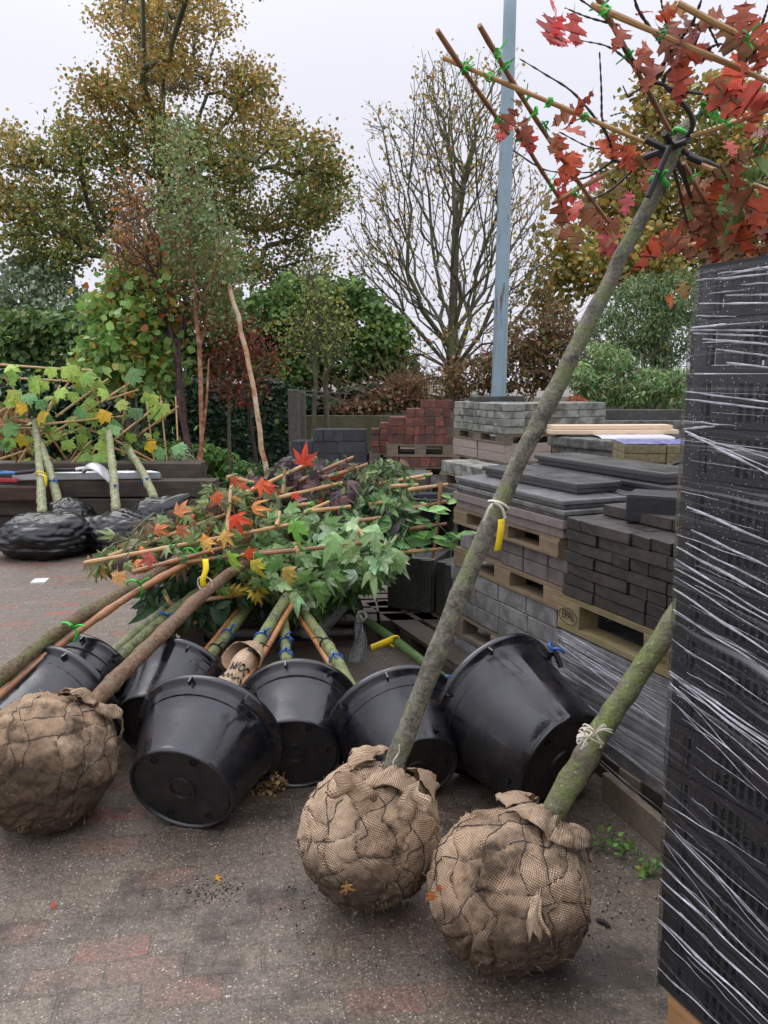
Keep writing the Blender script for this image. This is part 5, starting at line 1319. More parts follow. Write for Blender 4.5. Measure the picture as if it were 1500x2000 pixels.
def proto(name, d, m, w=.006, jag=.0):
    bm = bmesh.new(); bmesh.ops.create_cube(bm, size=1.0)
    for v_ in bm.verts: v_.co = Vector((v_.co.x * d[0], v_.co.y * d[1], (v_.co.z + .5) * d[2]))
    bmesh.ops.bevel(bm, geom=bm.edges[:], offset=w, segments=2, profile=.6, affect='EDGES')
    if jag:
        for v_ in bm.verts: v_.co += Vector((rnd.uniform(-1, 1), rnd.uniform(-1, 1), rnd.uniform(-1, 1))) * jag
    me = bpy.data.meshes.new(name); bm.to_mesh(me); bm.free(); me.materials.append(m); return me
def stack(name, label, cat, group, meshes, F, items, jz=.5, jp=.002):
    """items: (mesh index, x, y, z, quarter turns) in the frame F = (origin, angle); every stone is its own object"""
    o_, rz = F; M = Matrix.Translation(Vector(o_)) @ Matrix.Rotation(rz, 4, 'Z'); out = []
    for k, x, y, z, q in items:
        o = bpy.data.objects.new(name, meshes[k]); col.objects.link(o)
        o.location = M @ Vector((x + rnd.uniform(-jp, jp), y + rnd.uniform(-jp, jp), z)); o.rotation_euler = (0, 0, rz + q * math.pi / 2 + R(rnd.uniform(-jz, jz)))
        tag(o, label, cat, group); out.append(o)
    return out
RZ = R(-66.5)
def fr(x, y, z): return Matrix.Rotation(RZ, 3, 'Z') @ Vector((x, y, z))

# ---- nearest stack: film-wrapped slabs, branded pallet, black clay bricks
O1 = P(1088, 1222, 3.3); Z1 = O1.z; O1 = Vector((O1.x, O1.y, 0))
prism('timber_bearer', 'dark timber bearer under the film-wrapped slabs', 'timber', WOOD_DARK, O1 + fr(.6, .06, .045), (1.2, .1, .09), RZ)['group'] = 'bearers under the wrapped slabs'
prism('timber_bearer', 'dark timber bearer under the film-wrapped slabs', 'timber', WOOD_DARK, O1 + fr(.6, .7, .045), (1.2, .1, .09), RZ)['group'] = 'bearers under the wrapped slabs'
sl = proto('paving_slab', (1.18, .78, (Z1 - .10) / 6), CONC_GREY, .006)
stack('paving_slab', 'grey slab inside the film-wrapped stack under the branded pallet', 'slab', 'film-wrapped grey slabs', [sl], (O1, RZ), [(0, .6, .4, .09 + i * (Z1 - .10) / 6, 0) for i in range(6)], .1, .003)
def film_mat(name, k, dens, bright_=.8, slope=.18, zlo=.9, zhi=1.5, drops=False, fine=55.0):
    m, nt, b, out = newmat(name)
    v = coords(nt, rand=False); s = nd(nt, 'SeparateXYZ', None, Vector=v)
    sl_ = nd(nt, 'MapRange', {'interpolation_type': 'SMOOTHSTEP'}, i0=s.outputs[2], i1=zhi, i2=zlo, i3=0.0, i4=slope).outputs[0]
    xy = math2(nt, 'ADD', s.outputs[0], s.outputs[1])
    zz = math2(nt, 'ADD', s.outputs[2], math2(nt, 'MULTIPLY', xy, sl_))
    zz = math2(nt, 'ADD', zz, math2(nt, 'MULTIPLY', noi(nt, v, 2.2, 2), .05))
    def lay(f, a, lo, hi):
        cv = nd(nt, 'CombineXYZ', None, X=math2(nt, 'MULTIPLY', xy, a), Y=0.0, Z=math2(nt, 'MULTIPLY', zz, f)).outputs[0]
        return ramp(nt, noi(nt, cv, 1.0, 4, .6), [(lo, 0), (hi, 1)])
    h1 = lay(fine, .8, dens, dens + .12); h2 = lay(fine * 2.4, 1.6, dens + .02, dens + .14); br_ = lay(9.0, .6, .45, .65)
    f = math2(nt, 'ADD', math2(nt, 'MULTIPLY', h1, .55), math2(nt, 'MULTIPLY', h2, .35))
    f = math2(nt, 'MULTIPLY', f, math2(nt, 'ADD', math2(nt, 'MULTIPLY', br_, .85), .15))
    f = math2(nt, 'ADD', math2(nt, 'MULTIPLY', f, k), .012)
    if drops:
        vo = nd(nt, 'TexVoronoi', None, Vector=v, Scale=170.0); rc = nd(nt, 'SeparateColor', None, Color=vo.outputs['Color'])
        dr = math2(nt, 'MULTIPLY', ramp(nt, vo.outputs[0], [(.14, 1), (.26, 0)]), ramp(nt, rc.outputs[0], [(.72, 0), (.8, .8)]))
        dr = math2(nt, 'MULTIPLY', dr, ramp(nt, math2(nt, 'MULTIPLY', s.outputs[2], .5), [(.25, .15), (.85, .9)]))
        f = math2(nt, 'MAXIMUM', f, dr)
        hz_ = nd(nt, 'MapRange', {'interpolation_type': 'SMOOTHSTEP'}, i0=s.outputs[2], i1=.7, i2=1.8, i3=.0, i4=.02).outputs[0]
        f = math2(nt, 'ADD', f, hz_)
    b.inputs['Base Color'].default_value = (bright_, bright_, bright_ * 1.05, 1); b.inputs['Roughness'].default_value = .25  # whitish wrinkles, with their sky highlights painted in as diffuse white
    tr = nd(nt, 'BsdfTransparent'); gl = nd(nt, 'BsdfGlossy', None, Roughness=.12)
    bp = nd(nt, 'Bump', None, Height=h1, Strength=.5, Distance=.004); nt.links.new(bp.outputs[0], gl.inputs['Normal']); nt.links.new(bp.outputs[0], b.inputs['Normal'])
    fres = nd(nt, 'Fresnel', None, IOR=1.35, Normal=bp.outputs[0])
    m1 = nd(nt, 'MixShader', None, i0=math2(nt, 'MULTIPLY', fres.outputs[0], .5), i1=tr.outputs[0], i2=gl.outputs[0])
    m2 = nd(nt, 'MixShader', None, i0=math2(nt, 'MINIMUM', f, 1.0), i1=m1.outputs[0], i2=b.outputs[0])
    nt.links.new(m2.outputs[0], out.inputs['Surface']); return m
FILM_SLAB = film_mat('slab_stretch_film', .85, .44, .8, .35, -1, -.5, fine=42.0)
FILM_CRATE = film_mat('crate_stretch_film', .75, .54, .8, .2, .8, 1.5, True)
FOLD = mat_solid('film_fold', (.8, .8, .86, 1), .3, .3, 60, .2, objvar=0)
nt_ = FOLD.node_tree; bs_ = [n for n in nt_.nodes if n.type == 'BSDF_PRINCIPLED'][0]
nt_.links.new(ramp(nt_, noi(nt_, nd(nt_, 'Mapping', None, Vector=coords(nt_, rand=False), Scale=(6, 6, 40)).outputs[0], 1.0, 5, .7), [(.3, .12), (.68, .85)]), bs_.inputs['Alpha'])
def film_box(parent, L, Wd, z0, z1, m, off=.006, amp=.003, sag=.0):
    mb = MB(); pr = []
    for (xa, ya, xb, yb, n) in ((-off, -off, L + off, -off, 30), (L + off, -off, L + off, Wd + off, 16), (L + off, Wd + off, -off, Wd + off, 24), (-off, Wd + off, -off, -off, 16)):
        for i in range(n): pr.append((xa + (xb - xa) * i / n, ya + (yb - ya) * i / n))
    rows = []
    for k in range(40):
        z = z0 + (z1 - z0) * k / 39; rows.append([Vector((x + amp * noise.noise((x * 3, y * 3, z * 14)), y + amp * noise.noise((x * 3 + 9, y * 3, z * 14)), z)) for x, y in pr])
    mb.grid(rows, True); return mb.build('stretch_film', m, parent, local=True, smooth=True)
t = thing('stretch_wrap', 'clear stretch film wrapped round the grey slabs under the branded pallet', 'film', tuple(O1), RZ)
film_box(t, 1.2, .8, .16, Z1 - .004, FILM_SLAB, .008)
def folds(parent, p0, n_, lines, x0, r=.0035):
    """creases of stretch film: photo lines laid on the face of the load"""
    for i, ln in enumerate(lines):
        xa, ya, xb, yb = ln[:4]; w = ln[4] if len(ln) > 4 else 1.0
        a, b = hit(xa, ya, p0, n_), hit(xb, yb, p0, n_); mb = MB(); pts = []
        for k in range(15):
            q = k / 14; p = a.lerp(b, q) + n_ * (.003 + .002 * math.sin(q * 11 + i)) + Vector((0, 0, .0018 * noise.noise(Vector((q * 4, i, 0))))); pts.append(p)
        side = Vector((0, 0, 1)); rows = []
        for k, p in enumerate(pts):
            ww = r * w * (1 + .6 * noise.noise(Vector((k * .6, i * 3.1, 0)))); ww *= .35 + .65 * math.sin(math.pi * min(1, .12 + k / 15))
            rows.append([p - side * ww, p + n_ * ww * .8, p + side * ww])
        mb.grid(rows); mb.build('film_crease', FOLD, parent, smooth=True)
nS1 = fr(0, -1, 0)
ln = []
for i in range(15):
    y0 = 1232 + i * 15 + rnd.uniform(-5, 5); x0 = 1092 + rnd.uniform(0, 40); sl0 = .58 + i * .018; x1 = min(1300, x0 + rnd.uniform(90, 210)); ln.append((x0, y0, x1, y0 + (x1 - x0) * sl0, rnd.uniform(.4, 1.0)))
ln += [(1090, 1256, 1300, 1420, 1.1), (1090, 1240, 1280, 1350, .8), (1100, 1390, 1300, 1530, .8)]
folds(t, O1 + nS1 * .012, nS1, ln, 0, .0030)
pl = pallet('branded pallet with a burnt oval stamp carrying the black clay bricks', (O1.x, O1.y, Z1), RZ, 1.2, .8, WOOD_MOSS)
def face_text(parent, s, size, x, z, y=-.0025, sy=1.0):
    tv, tf = text_mesh(s, size); mb = MB(); mb.v = [Vector((p.x + x, y, p.y * sy + z)) for p in tv]; [mb.face(q) for q in tf]; return mb.build('branded_lettering', STAMP, parent, local=True)
face_text(pl, 'EPAL', .040, .076, .066, -.0015, 1.35)
mb = MB(); mb.tube([Vector((.074 + .062 * math.cos(a), -.0015, .062 + .034 * math.sin(a))) for a in [2 * math.pi * i / 40 for i in range(41)]], .0014, 4, False); mb.build('branded_oval', STAMP, pl, local=True)
face_text(pl, 'DE-CM1', .024, .615, .075, -.0015); face_text(pl, '470607', .024, .615, .050, -.0015)
mb = MB()
for a, b in (((.552, .092), (.665, .092)), ((.565, .028), (.565, .092)), ((.665, .028), (.665, .092)), ((.552, .028), (.552, .092))): mb.tube([Vector((a[0], -.0015, a[1])), Vector((b[0], -.0015, b[1]))], .001, 4, False)
mb.build('branded_frame', STAMP, pl, local=True)
zb = Z1 + .146; zt = P(1088, 1008, 3.3).z; h = (zt - zb) / 7
ml = proto('clay_brick', (.198, .096, h - .003), BRICK_BLACK, .004, .0015); mh = proto('clay_brick', (.148, .096, h - .003), BRICK_BLACK, .004, .0015)
it = []
for c_ in range(7):
    x = .012
    while x < 1.14:
        if (c_ + int(x * 7)) % 2 == 0 and rnd.random() < .75:
            for j in range(rnd.choice((1, 2, 2))):
                if x + .098 > 1.19: break
                it.append((0, x + .05, .115 + (.01 if rnd.random() < .3 else 0), zb + c_ * h, 1)); x += .1005
        else:
            if x + .2 > 1.2: break
            it.append((0, x + .1, .062 + rnd.uniform(-.004, .006), zb + c_ * h, 0)); it.append((0, x + .1, .162, zb + c_ * h, 0)); x += .2015
    for j in range(2):
        it.append((0, .062, .27 + j * .2, zb + c_ * h, 1))
for xi in range(5):
    for yi in range(5): it.append((0, .20 + xi * .205, .31 + yi * .1005, zb + 6 * h, 0))
for xi in range(5):                                            # part layer on top
    for yi in range(4): it.append((0, .14 + xi * .205, .23 + yi * .1005, zb + 7 * h, 0))
stack('clay_brick', 'black clay brick stacked on the branded pallet beside the black crates', 'brick', 'black clay bricks on the branded pallet', [ml, mh], (O1, RZ), it, .7, .003)
# kerb block and reddish block on top
F = (P(1276, 1030, 2.75), RZ)
zk = zb + 7 * h
def at_top(x, y): return (x, y, zk)
kb = proto('kerb_block', (.20, .20, .115), mat_solid('black_kerb_stone', S(40, 42, 44), .45, .25, 40, .4, objvar=0), .012, .001)
o = bpy.data.objects.new('kerb_block', kb); col.objects.link(o); p = G(1278, 1022, zk + .0); o.location = (p.x + .02, p.y + .06, zk + .001); o.rotation_euler = (0, 0, RZ + R(40)); tag(o, 'square black kerb block sitting on the black clay bricks', 'block')
rb_ = proto('red_block', (.20, .10, .09), mat_solid('dull_red_block', S(112, 76, 66), .7, .2, 40, .4, objvar=0), .008, .001)
o = bpy.data.objects.new('red_block', rb_); col.objects.link(o); p = O1 + fr(.78, .36, 0); o.location = (p.x, p.y, zk + h + .001); o.rotation_euler = (0, 0, RZ + R(70)); tag(o, 'single dull red block lying on top of the black clay bricks', 'block')

# ---- second stack: grey blocks, pallets, slabs
O2 = G(880, 1102, .58); O2 = Vector((O2.x, O2.y, 0)); F2 = (O2, RZ); L2 = 1.0
b1 = proto('concrete_block', (.30, .20, .08), CONC_GREY, .005); b2 = proto('concrete_block', (.148, .20, .08), CONC_GREY, .005)
it = []
for c_ in range(2):
    for i in range(3): it.append((0, .17 + i * .31, .12, .012 + c_ * .083, 0))
stack('concrete_block', 'grey concrete block in the lowest film-covered layer behind the largest pot', 'block', 'lowest grey blocks', [b1], F2, it)
t = thing('plastic_film_sheet', 'crumpled pale plastic film over the lowest grey blocks', 'film', tuple(O2), RZ)
rows = []
for i in range(14):
    x = -.01 + i * .045; rows.append([Vector((x, y, z + .012 * noise.noise((x * 12, y * 20, z * 20)))) for y, z in ((.22, .188), (.10, .192), (.0, .19), (-.015, .17 + .02 * math.sin(i)), (-.022, .13 + .03 * noise.noise((i * .9, 0, 0))), (-.02, .10 + .05 * noise.noise((i * .7, 3, 0))))])
mb = MB(); mb.grid(rows); o = mb.build('sheet', film_mat('dusty_film', .8, .40, .55, 0, -1, -.5), t, local=True, smooth=True)
pallet('weathered pallet under the grey concrete blocks behind the largest pot', (O2.x, O2.y, .195), RZ, L2 + .02, .8, WOOD_GREY, .125)
it = []
for c_ in range(3):
    for i in range(4):
        x = .125 + i * .25 + (0, .012, -.008)[c_]
        it.append((0, x, .15, .325 + c_ * .086, 0))
    for j in range(2): it.append((1, .125 + .0, .37 + j * .2, .325 + c_ * .086, 0))
g1 = proto('concrete_block', (.243, .29, .083), CONC_GREY, .005); g2 = proto('concrete_block', (.243, .19, .083), CONC_GREY, .005)
stack('concrete_block', 'grey concrete block in the three-course wall behind the leaning trunk', 'block', 'grey blocks in three courses', [g1, g2], F2, it)
pallet('new wood pallet carrying the purple-grey blocks', (O2.x + fr(.03, 0, 0).x, O2.y + fr(.03, 0, 0).y, .586), RZ, L2, .8, WOOD_NEW, .10)
q1 = proto('paving_block', (.19, .19, .066), BLOCK_PURPLE, .005); q2 = proto('paving_block', (.16, .19, .066), CONC_GREY, .005)
stack('paving_block', 'purple-grey paving block under the slab pallet, behind the leaning trunk', 'block', 'purple-grey paving blocks', [q1], F2, [(0, .58 + i * .2, .12, .688 + c_ * .069, 0) for i in range(3) for c_ in range(2)] + [(0, .38, .15, .688, 0), (0, .38, .15, .757, 0)])
stack('paving_block', 'small grey paving block at the left end of the new wood pallet', 'block', 'small grey paving blocks', [q2], F2, [(0, .12, .13, .688, 0), (0, .12, .33, .688, 0), (0, .12, .33, .757, 0)])
pallet('pallet holding the reddish and grey slabs above the purple-grey blocks', (O2.x + fr(.04, -.01, 0).x, O2.y + fr(.04, -.01, 0).y, .826), RZ, L2 - .04, .8, WOOD_NEW, .085)
def slab(label, d, F, x, y, z, m, q=0, a=0, nose=False, cat='slab', group=None, name='stone_slab', w=.005):
    me = proto(name, d, m, w)
    if nose:                                                     # a moulded front: groove below the top edge
        bm = bmesh.new(); bm.from_mesh(me)
        for zz in (d[2] * .45, d[2] * .55): bmesh.ops.bisect_plane(bm, geom=bm.verts[:] + bm.edges[:] + bm.faces[:], plane_co=(0, 0, zz), plane_no=(0, 0, 1))
        for v_ in bm.verts:
            if v_.co.z < d[2] * .5: v_.co.x *= 1 - .03 / d[0]; v_.co.y *= 1 - .03 / d[1]
        bm.to_mesh(me); bm.free()
    o = bpy.data.objects.new(name, me); col.objects.link(o); M = Matrix.Translation(Vector(F[0])) @ Matrix.Rotation(F[1], 4, 'Z')
    o.location = M @ Vector((x, y, z)); o.rotation_euler = (0, 0, F[1] + q * math.pi / 2 + R(a)); tag(o, label, cat, group); return o
slab('thick pinkish-grey slab lowest in the slab pile, hollowed at its near end', (1.0, .36, .085), F2, .53, .17, .912, PINK, nose=True)
slab('thick pinkish-grey slab at the back of the slab pile', (1.0, .36, .085), F2, .53, .55, .912, PINK)
slab('light grey moulded slab above the pinkish one', (1.0, .36, .04), F2, .54, .17, .998, CONC_GREY, nose=True)
slab('grey slab at the back of the pile above the pinkish one', (1.0, .36, .04), F2, .54, .55, .998, CONC_GREY)
slab('mid grey bullnose slab, top of the pile nearest the leaning trunk', (.98, .35, .042), F2, .53, .17, 1.040, SLATE_EDGE, nose=True, w=.007)
slab('dark grey slab at the back of the pile under the black bullnose slab', (.98, .36, .042), F2, .53, .55, 1.040, SLATE_EDGE)
slab('wet black bullnose slab lying on the mid grey one', (.82, .26, .052), F2, .50, .27, 1.084, SLATE, 0, 1, True, w=.008)
slab('lower long wet black slab on the rear half of the pile', (1.05, .30, .05), F2, .62, .60, 1.084, SLATE, 0, 1, True, w=.008)
slab('upper long wet black slab on the rear half of the pile', (1.0, .28, .052), F2, .60, .61, 1.136, SLATE, 0, 1, True, w=.008)
F2b = (O2 + fr(.42, .86, 0), RZ)
for i in range(10): slab('wet black slab in the pile behind the long bullnose slabs', (.74, .6, .108), F2b, .3, .32, .006 + i * .1095, SLATE, group='black slabs piled at the back')

# ---- concrete slab stack with cream boards, blue-topped blocks, tub
F5o = P(1076, 918, 6.0); F5 = (Vector((F5o.x, F5o.y, 0)), R(-62))
z5 = [P(1076, y, 6.0).z for y in (915, 897, 879, 862, 846)]
pallet('hidden low pallet under the rough concrete slabs', (F5[0].x, F5[0].y, .0), F5[1], .9, .7, WOOD_GREY)
for i in range(13):
    hh = .072; z = .146 + i * .074
    if z < z5[4] - .05: slab('rough grey concrete slab in the stack under the cream boards', (.92 + rnd.uniform(-.01, .01), .50, hh), F5, .46 + rnd.uniform(-.008, .008), .26 + rnd.uniform(-.008, .008), z, CONC_ROUGH, group='rough concrete slabs', w=.012)
ztop = .146 + sum(1 for i in range(13) if .146 + i * .074 < z5[4] - .05) * .074
slab('topmost wider rough concrete slab, pale and stained', (.98, .55, .07), F5, .46, .26, ztop, CONC_ROUGH, 0, 2, w=.014)
zc = ztop + .075
for i in range(2):
    a = P(1078 - i * 4, 838, 5.9); b = P(1310, 840, 6.1); c_ = (a + b) / 2
    o = bev(prism('cream_board', ['lower cream board lying across the rough concrete slabs', 'upper cream board lying across the rough concrete slabs'][i], 'board', CREAM, (c_.x, c_.y + .05 * i, zc + .028 + .033 * i), ((b - a).length * (.99 - .06 * i), .16, .030), R(4)), .003); o['group'] = 'cream boards'
prism('batten', 'dark batten under the left end of the cream boards', 'batten', WOOD_DARK, (P(1100, 840, 5.95).x, 6.0, zc + .005), (.06, .2, .018), R(4)); prism('batten', 'dark batten under the right end of the cream boards', 'batten', WOOD_DARK, (P(1225, 840, 6.0).x, 6.02, zc + .005), (.06, .2, .018), R(4))
rows = []
for i in range(14):
    x = 1172 + i * 11; dz = max(0, 1 - abs(i - 1.2) / 1.8)
    p = P(x, 842, 5.72); rows.append([Vector((p.x, 5.95, zc + .012)), Vector((p.x, 5.76, zc + .012)), Vector((p.x + .01, 5.70, zc + .004 - .02 * dz)), Vector((p.x - .01 + .02 * math.sin(i), 5.685, zc - .018 - .09 * dz))])
mb = MB(); mb.grid(rows); o = mb.build('plastic_sheet', WHITE_SHEET); o.modifiers.new('thickness', 'SOLIDIFY').thickness = .002; tag(o, 'torn white plastic sheet hanging out under the cream boards', 'sheet')
F6o = P(1216, 922, 5.1); F6 = (Vector((F6o.x, F6o.y, F6o.z)), R(-4))
tb = proto('sandy_block', (.265, .2, .058), TAN_BLOCK, .006, .0015)
its = [(0, .135 + i * .272, .1 + j * .205, c_ * .0595, 0) for i in range(2) for c_ in range(3) for j in range(2)]
stack('sandy_block', 'sandy block with blue-dusted edges in the small stack left of the crates', 'block', 'sandy blue-topped blocks', [tb], F6, its, .6)
it_ = proto('blue_chip_layer', (.262, .197, .006), BLUE_GLASS, .002, .001)
stack('blue_chip_layer', 'layer of blue glass chips on top of a sandy block', 'glass chips', 'blue glass chip layers', [it_], (F6[0] + Vector((0, 0, .1785)), F6[1]), [(0, .135 + i * .272, .1 + j * .205, 0, 0) for i in range(2) for j in range(2)], .4)
prism('block_plinth', 'grey concrete plinth under the sandy blue-topped blocks', 'plinth', CONC_ROUGH, (F6[0].x + .27, F6[0].y + .2, F6[0].z / 2 - .002), (.6, .45, F6[0].z - .004), F6[1])
# tub
pc = P(1262, 938, 4.25)
t = thing('rubber_tub', 'black oval rubber tub with two handles and white paper inside on the slabs', 'tub', tuple(pc))
M = Matrix.Translation(pc - Vector((0, 0, .10))) @ Matrix.Diagonal((1.35, 1.0, 1, 1))
mb = MB(); mb.lathe([(.001, 0), (.12, .0), (.165, .12), (.178, .125), (.178, .135), (.168, .136), (.125, .02), (.001, .012)], 40, M); mb.build('tub_body', TRAY, t, smooth=True)
for s, a in ((-1, 0), (1, 0)):
    p = M @ Vector((s * .10, -.135, .135)); mb = MB(); mb.tube(spline([p + Vector((-.055, -.02, 0)), p + Vector((-.05, -.03, .07)), p + Vector((.05, -.03, .075)), p + Vector((.055, -.02, 0))], 14), .010, 7); mb.build('handle', TRAY, t, smooth=True)
rows = [[M @ Vector((x * .13, y * .12, .11 + .04 * noise.noise((x * 2.2, y * 2.2, 4)) + .035 * (x < 0))) for x in np.linspace(-.9, .6, 9)] for y in np.linspace(-.8, .8, 7)]
mb = MB(); mb.grid(rows); o = mb.build('paper', WHITE_SHEET); tag(o, 'crumpled white paper lying in the black rubber tub', 'paper'); o.modifiers.new('thickness', 'SOLIDIFY').thickness = .001

# ---- far grey block stack (S3)
F3o = P(884, 845, 8.0); A3 = R(-68); F3 = (Vector((F3o.x, F3o.y, 0)), A3)
zy = lambda y, Y=8.0: P(900, y, Y).z
lev = [zy(y) for y in (905, 886, 853, 836, 783)]
pb_ = proto('concrete_block', (.30, .20, (lev[4] - lev[3]) / 4 - .003), CONC_LIGHT, .006, .0015); hb = proto('concrete_block', (.20, .20, (lev[4] - lev[3]) / 4 - .003), CONC_LIGHT, .006, .0015)
hh = (lev[4] - lev[3]) / 4; it = []
for c_ in range(4):
    for i in range(5): it.append((1, .105 + i * .2 + .01 * (c_ % 2), .105, lev[3] + c_ * hh, 0))
    for j in range(3): it.append((0, .85 + (.01 if j % 2 else 0), .36 + j * .31, lev[3] + c_ * hh, 1)); it.append((0, .64, .36 + j * .31, lev[3] + c_ * hh, 1)) if c_ == 3 else None
stack('concrete_block', 'light grey block in the far four-course stack at the foot of the metal pole', 'block', 'far light grey blocks', [pb_, hb], F3, it, .5, .004)
slab('dark kerb lying on top of the far light grey blocks', (.55, .12, .05), F3, .35, .30, lev[4] + .002, CONC_DARK, 1, 0)
pallet('pallet under the far light grey blocks', (F3[0].x, F3[0].y, lev[2]), A3, 1.0, 1.1, WOOD_GREY, lev[3] - lev[2] - .002)
h_ = (lev[2] - lev[1]) / 2 - .002
pp_ = proto('pink_slab', (.48, .5, h_), PINK_LIGHT, .006, .002)
stack('pink_slab', 'pale pinkish slab on the middle pallet of the far stack', 'slab', 'pale pinkish slabs', [pp_], F3, [(0, .245 + i * .5, .26 + j * .52, lev[1] + c_ * (h_ + .002), 0) for i in range(2) for j in range(2) for c_ in range(2)], .6, .004)
pallet('pallet under the pale pinkish slabs', (F3[0].x, F3[0].y, lev[0]), A3, 1.0, 1.1, WOOD_GREY, lev[1] - lev[0] - .002)
nb = 6; hb_ = (lev[0] - .004) / nb
lb = proto('concrete_block', (.49, .54, hb_ - .003), CONC_LIGHT, .006)
stack('concrete_block', 'large pale block at the base of the far stack', 'block', 'base blocks of the far stack', [lb], F3, [(0, .25 + i * .5, .275 + j * .55, .004 + c_ * hb_, 0) for i in range(2) for j in range(2) for c_ in range(nb)], .3)
# low blocks in front of it
F3b = (Vector((P(858, 925, 7.3).x, P(858, 925, 7.3).y, 0)), R(-68)); z0 = P(880, 922, 7.2).z
kb_ = proto('concrete_block', (.20, .30, .10), CONC_LIGHT, .006, .0015)
stack('concrete_block', 'loose light grey block on the low pallet beside the far stack', 'block', 'loose grey blocks', [kb_], F3b, [(0, .11 + i * .21, .16, z0, 0) for i in range(5)], .8)
pallet('low pallet under the loose light grey blocks', (F3b[0].x, F3b[0].y, z0 - .112), R(-68), 1.1, .8, WOOD_GREY, .11)
for i in range(4): slab('dark slab under the low pallet of loose grey blocks', (1.3, .9, (z0 - .12) / 4 - .004), F3b, .6, .40, .004 + i * (z0 - .12) / 4, CONC_DARK, group='dark slabs under the low pallet')

# ---- red brick pallets (S4)
Y4 = 9.9; z4 = lambda y: P(800, y, Y4).z
xl, xr = P(758, 850, Y4).x, P(884, 850, Y4).x; F4 = (Vector((xl, Y4, 0)), R(-3)); w4 = xr - xl
zt_ = [z4(930), z4(912), z4(892), z4(866), z4(815)]
hr = (zt_[4] - zt_[3]) / 3
r1 = proto('red_brick', (.062, .21, hr - .004), BRICK_RED, .006, .002); r2 = proto('red_brick', (.20, .10, hr - .004), BRICK_RED, .006, .002); r3 = proto('red_brick', (.105, .21, hr - .004), BRICK_RED, .006, .002)
it = []
for c_ in range(3):
    for row in range(2):
        x = .0
        while x < w4 - .1:
            k = rnd.choice((0, 0, 2, 2, 1)) if c_ != 1 else rnd.choice((2, 2, 0)); wd = (.066, .204, .109)[k]
            if x + wd > w4: break
            it.append((k, x + wd / 2, .11 + row * .22 + rnd.uniform(-.006, .006) - (.05 if k == 1 else 0), zt_[3] + c_ * hr, 0)); x += wd
for x, k in ((.28, 2), (.39, 2), (.55, 1), (.72, 2)): it.append((k, x, .14, zt_[4] + .002, 0))
for x, k in ((.50, 1), (.70, 1)): it.append((k, x, .14, zt_[4] + hr, 0))
stack('red_brick', 'dark red clay brick on the upper pallet before the mossy concrete wall', 'brick', 'red bricks on the upper pallet', [r1, r2, r3], F4, it, 1.2, .004)
pallet('pallet between the two layers of red bricks', (F4[0].x - .02, F4[0].y, zt_[2]), F4[1], w4 + .04, .9, WOOD_GREY, zt_[3] - zt_[2] - .002)
hl = zt_[2] - zt_[1]; r4 = proto('red_brick', (.125, .2, hl - .004), BRICK_RED, .006, .002)
stack('red_brick', 'paler red brick in the single layer under the upper red brick pallet', 'brick', 'red bricks on the lower pallet', [r4], F4, [(0, .07 + i * .131, .11 + j * .3, zt_[1], 0) for i in range(int(w4 / .131)) for j in range(2)], 1.0, .004)
pallet('pallet under the single layer of paler red bricks', (F4[0].x - .02, F4[0].y, zt_[0]), F4[1], w4 + .04, .9, WOOD_GREY, zt_[1] - zt_[0] - .002)
for i in range(2): slab('grey slab at the base of the red brick pallets', (w4, .9, zt_[0] / 2 - .006), F4, w4 / 2, .45, .004 + i * zt_[0] / 2, CONC_GREY, group='base slabs under the red bricks')
xl2 = P(724, 850, 10.2).x; F4b = (Vector((xl2, 10.2, 0)), R(-3)); z0 = P(740, 884, 10.2).z
r5 = proto('red_brick', (.11, .2, .074), BRICK_RED, .006, .002)
stack('red_brick', 'small red brick in the low side stack left of the red brick pallet', 'brick', 'red bricks in the side stack', [r5], F4b, [(0, .06 + i * .115, .11, z0 + c_ * .077, 0) for i in range(2) for c_ in range(5) if not (c_ == 4 and i == 0)], 1.5, .006)
pallet('small pallet under the low side stack of red bricks', (xl2 - .02, 10.2, z0 - .146), F4b[1], .6, .8, WOOD_GREY)
slab('concrete block below the side stack of red bricks', (.6, .7, z0 - .16), F4b, .29, .36, .004, CONC_DARK)
# ---- black blocks (S6)
Y6 = 10.4; xl = P(568, 870, Y6).x; F7 = (Vector((xl, Y6, 0)), R(-6)); z6 = lambda y: P(640, y, Y6).z
zz = [z6(908), z6(884), z6(861), z6(838)]; hb6 = (zz[3] - zz[0]) / 3
k1 = proto('black_block', (.36, .22, hb6 - .004), BLOCK_BLACK, .005); k2 = proto('black_block', (.13, .36, hb6 - .004), BLOCK_BLACK, .005)
it = []
for c_ in range(3):
    for i in range(2 if c_ != 2 else 3): it.append((1, (.08 if c_ != 2 else .36) + i * .135, .19, zz[0] + c_ * hb6, 0))
    if c_ < 2: it += [(0, .46, .13, zz[0] + c_ * hb6, 0), (0, .83 - .02 * c_, .12, zz[0] + c_ * hb6, 0)]
it += [(0, .80, .13, zz[2], 0)]
stack('black_block', 'anthracite concrete block in the stepped stack in front of the mossy wall', 'block', 'anthracite blocks', [k1, k2], F7, it, .8, .004)
pallet('pallet under the anthracite blocks', (xl - .02, Y6, zz[0] - .146), R(-6), 1.05, .8, WOOD_GREY)
slab('concrete slab below the anthracite block pallet', (1.0, .7, zz[0] - .16), F7, .5, .38, .004, CONC_DARK)

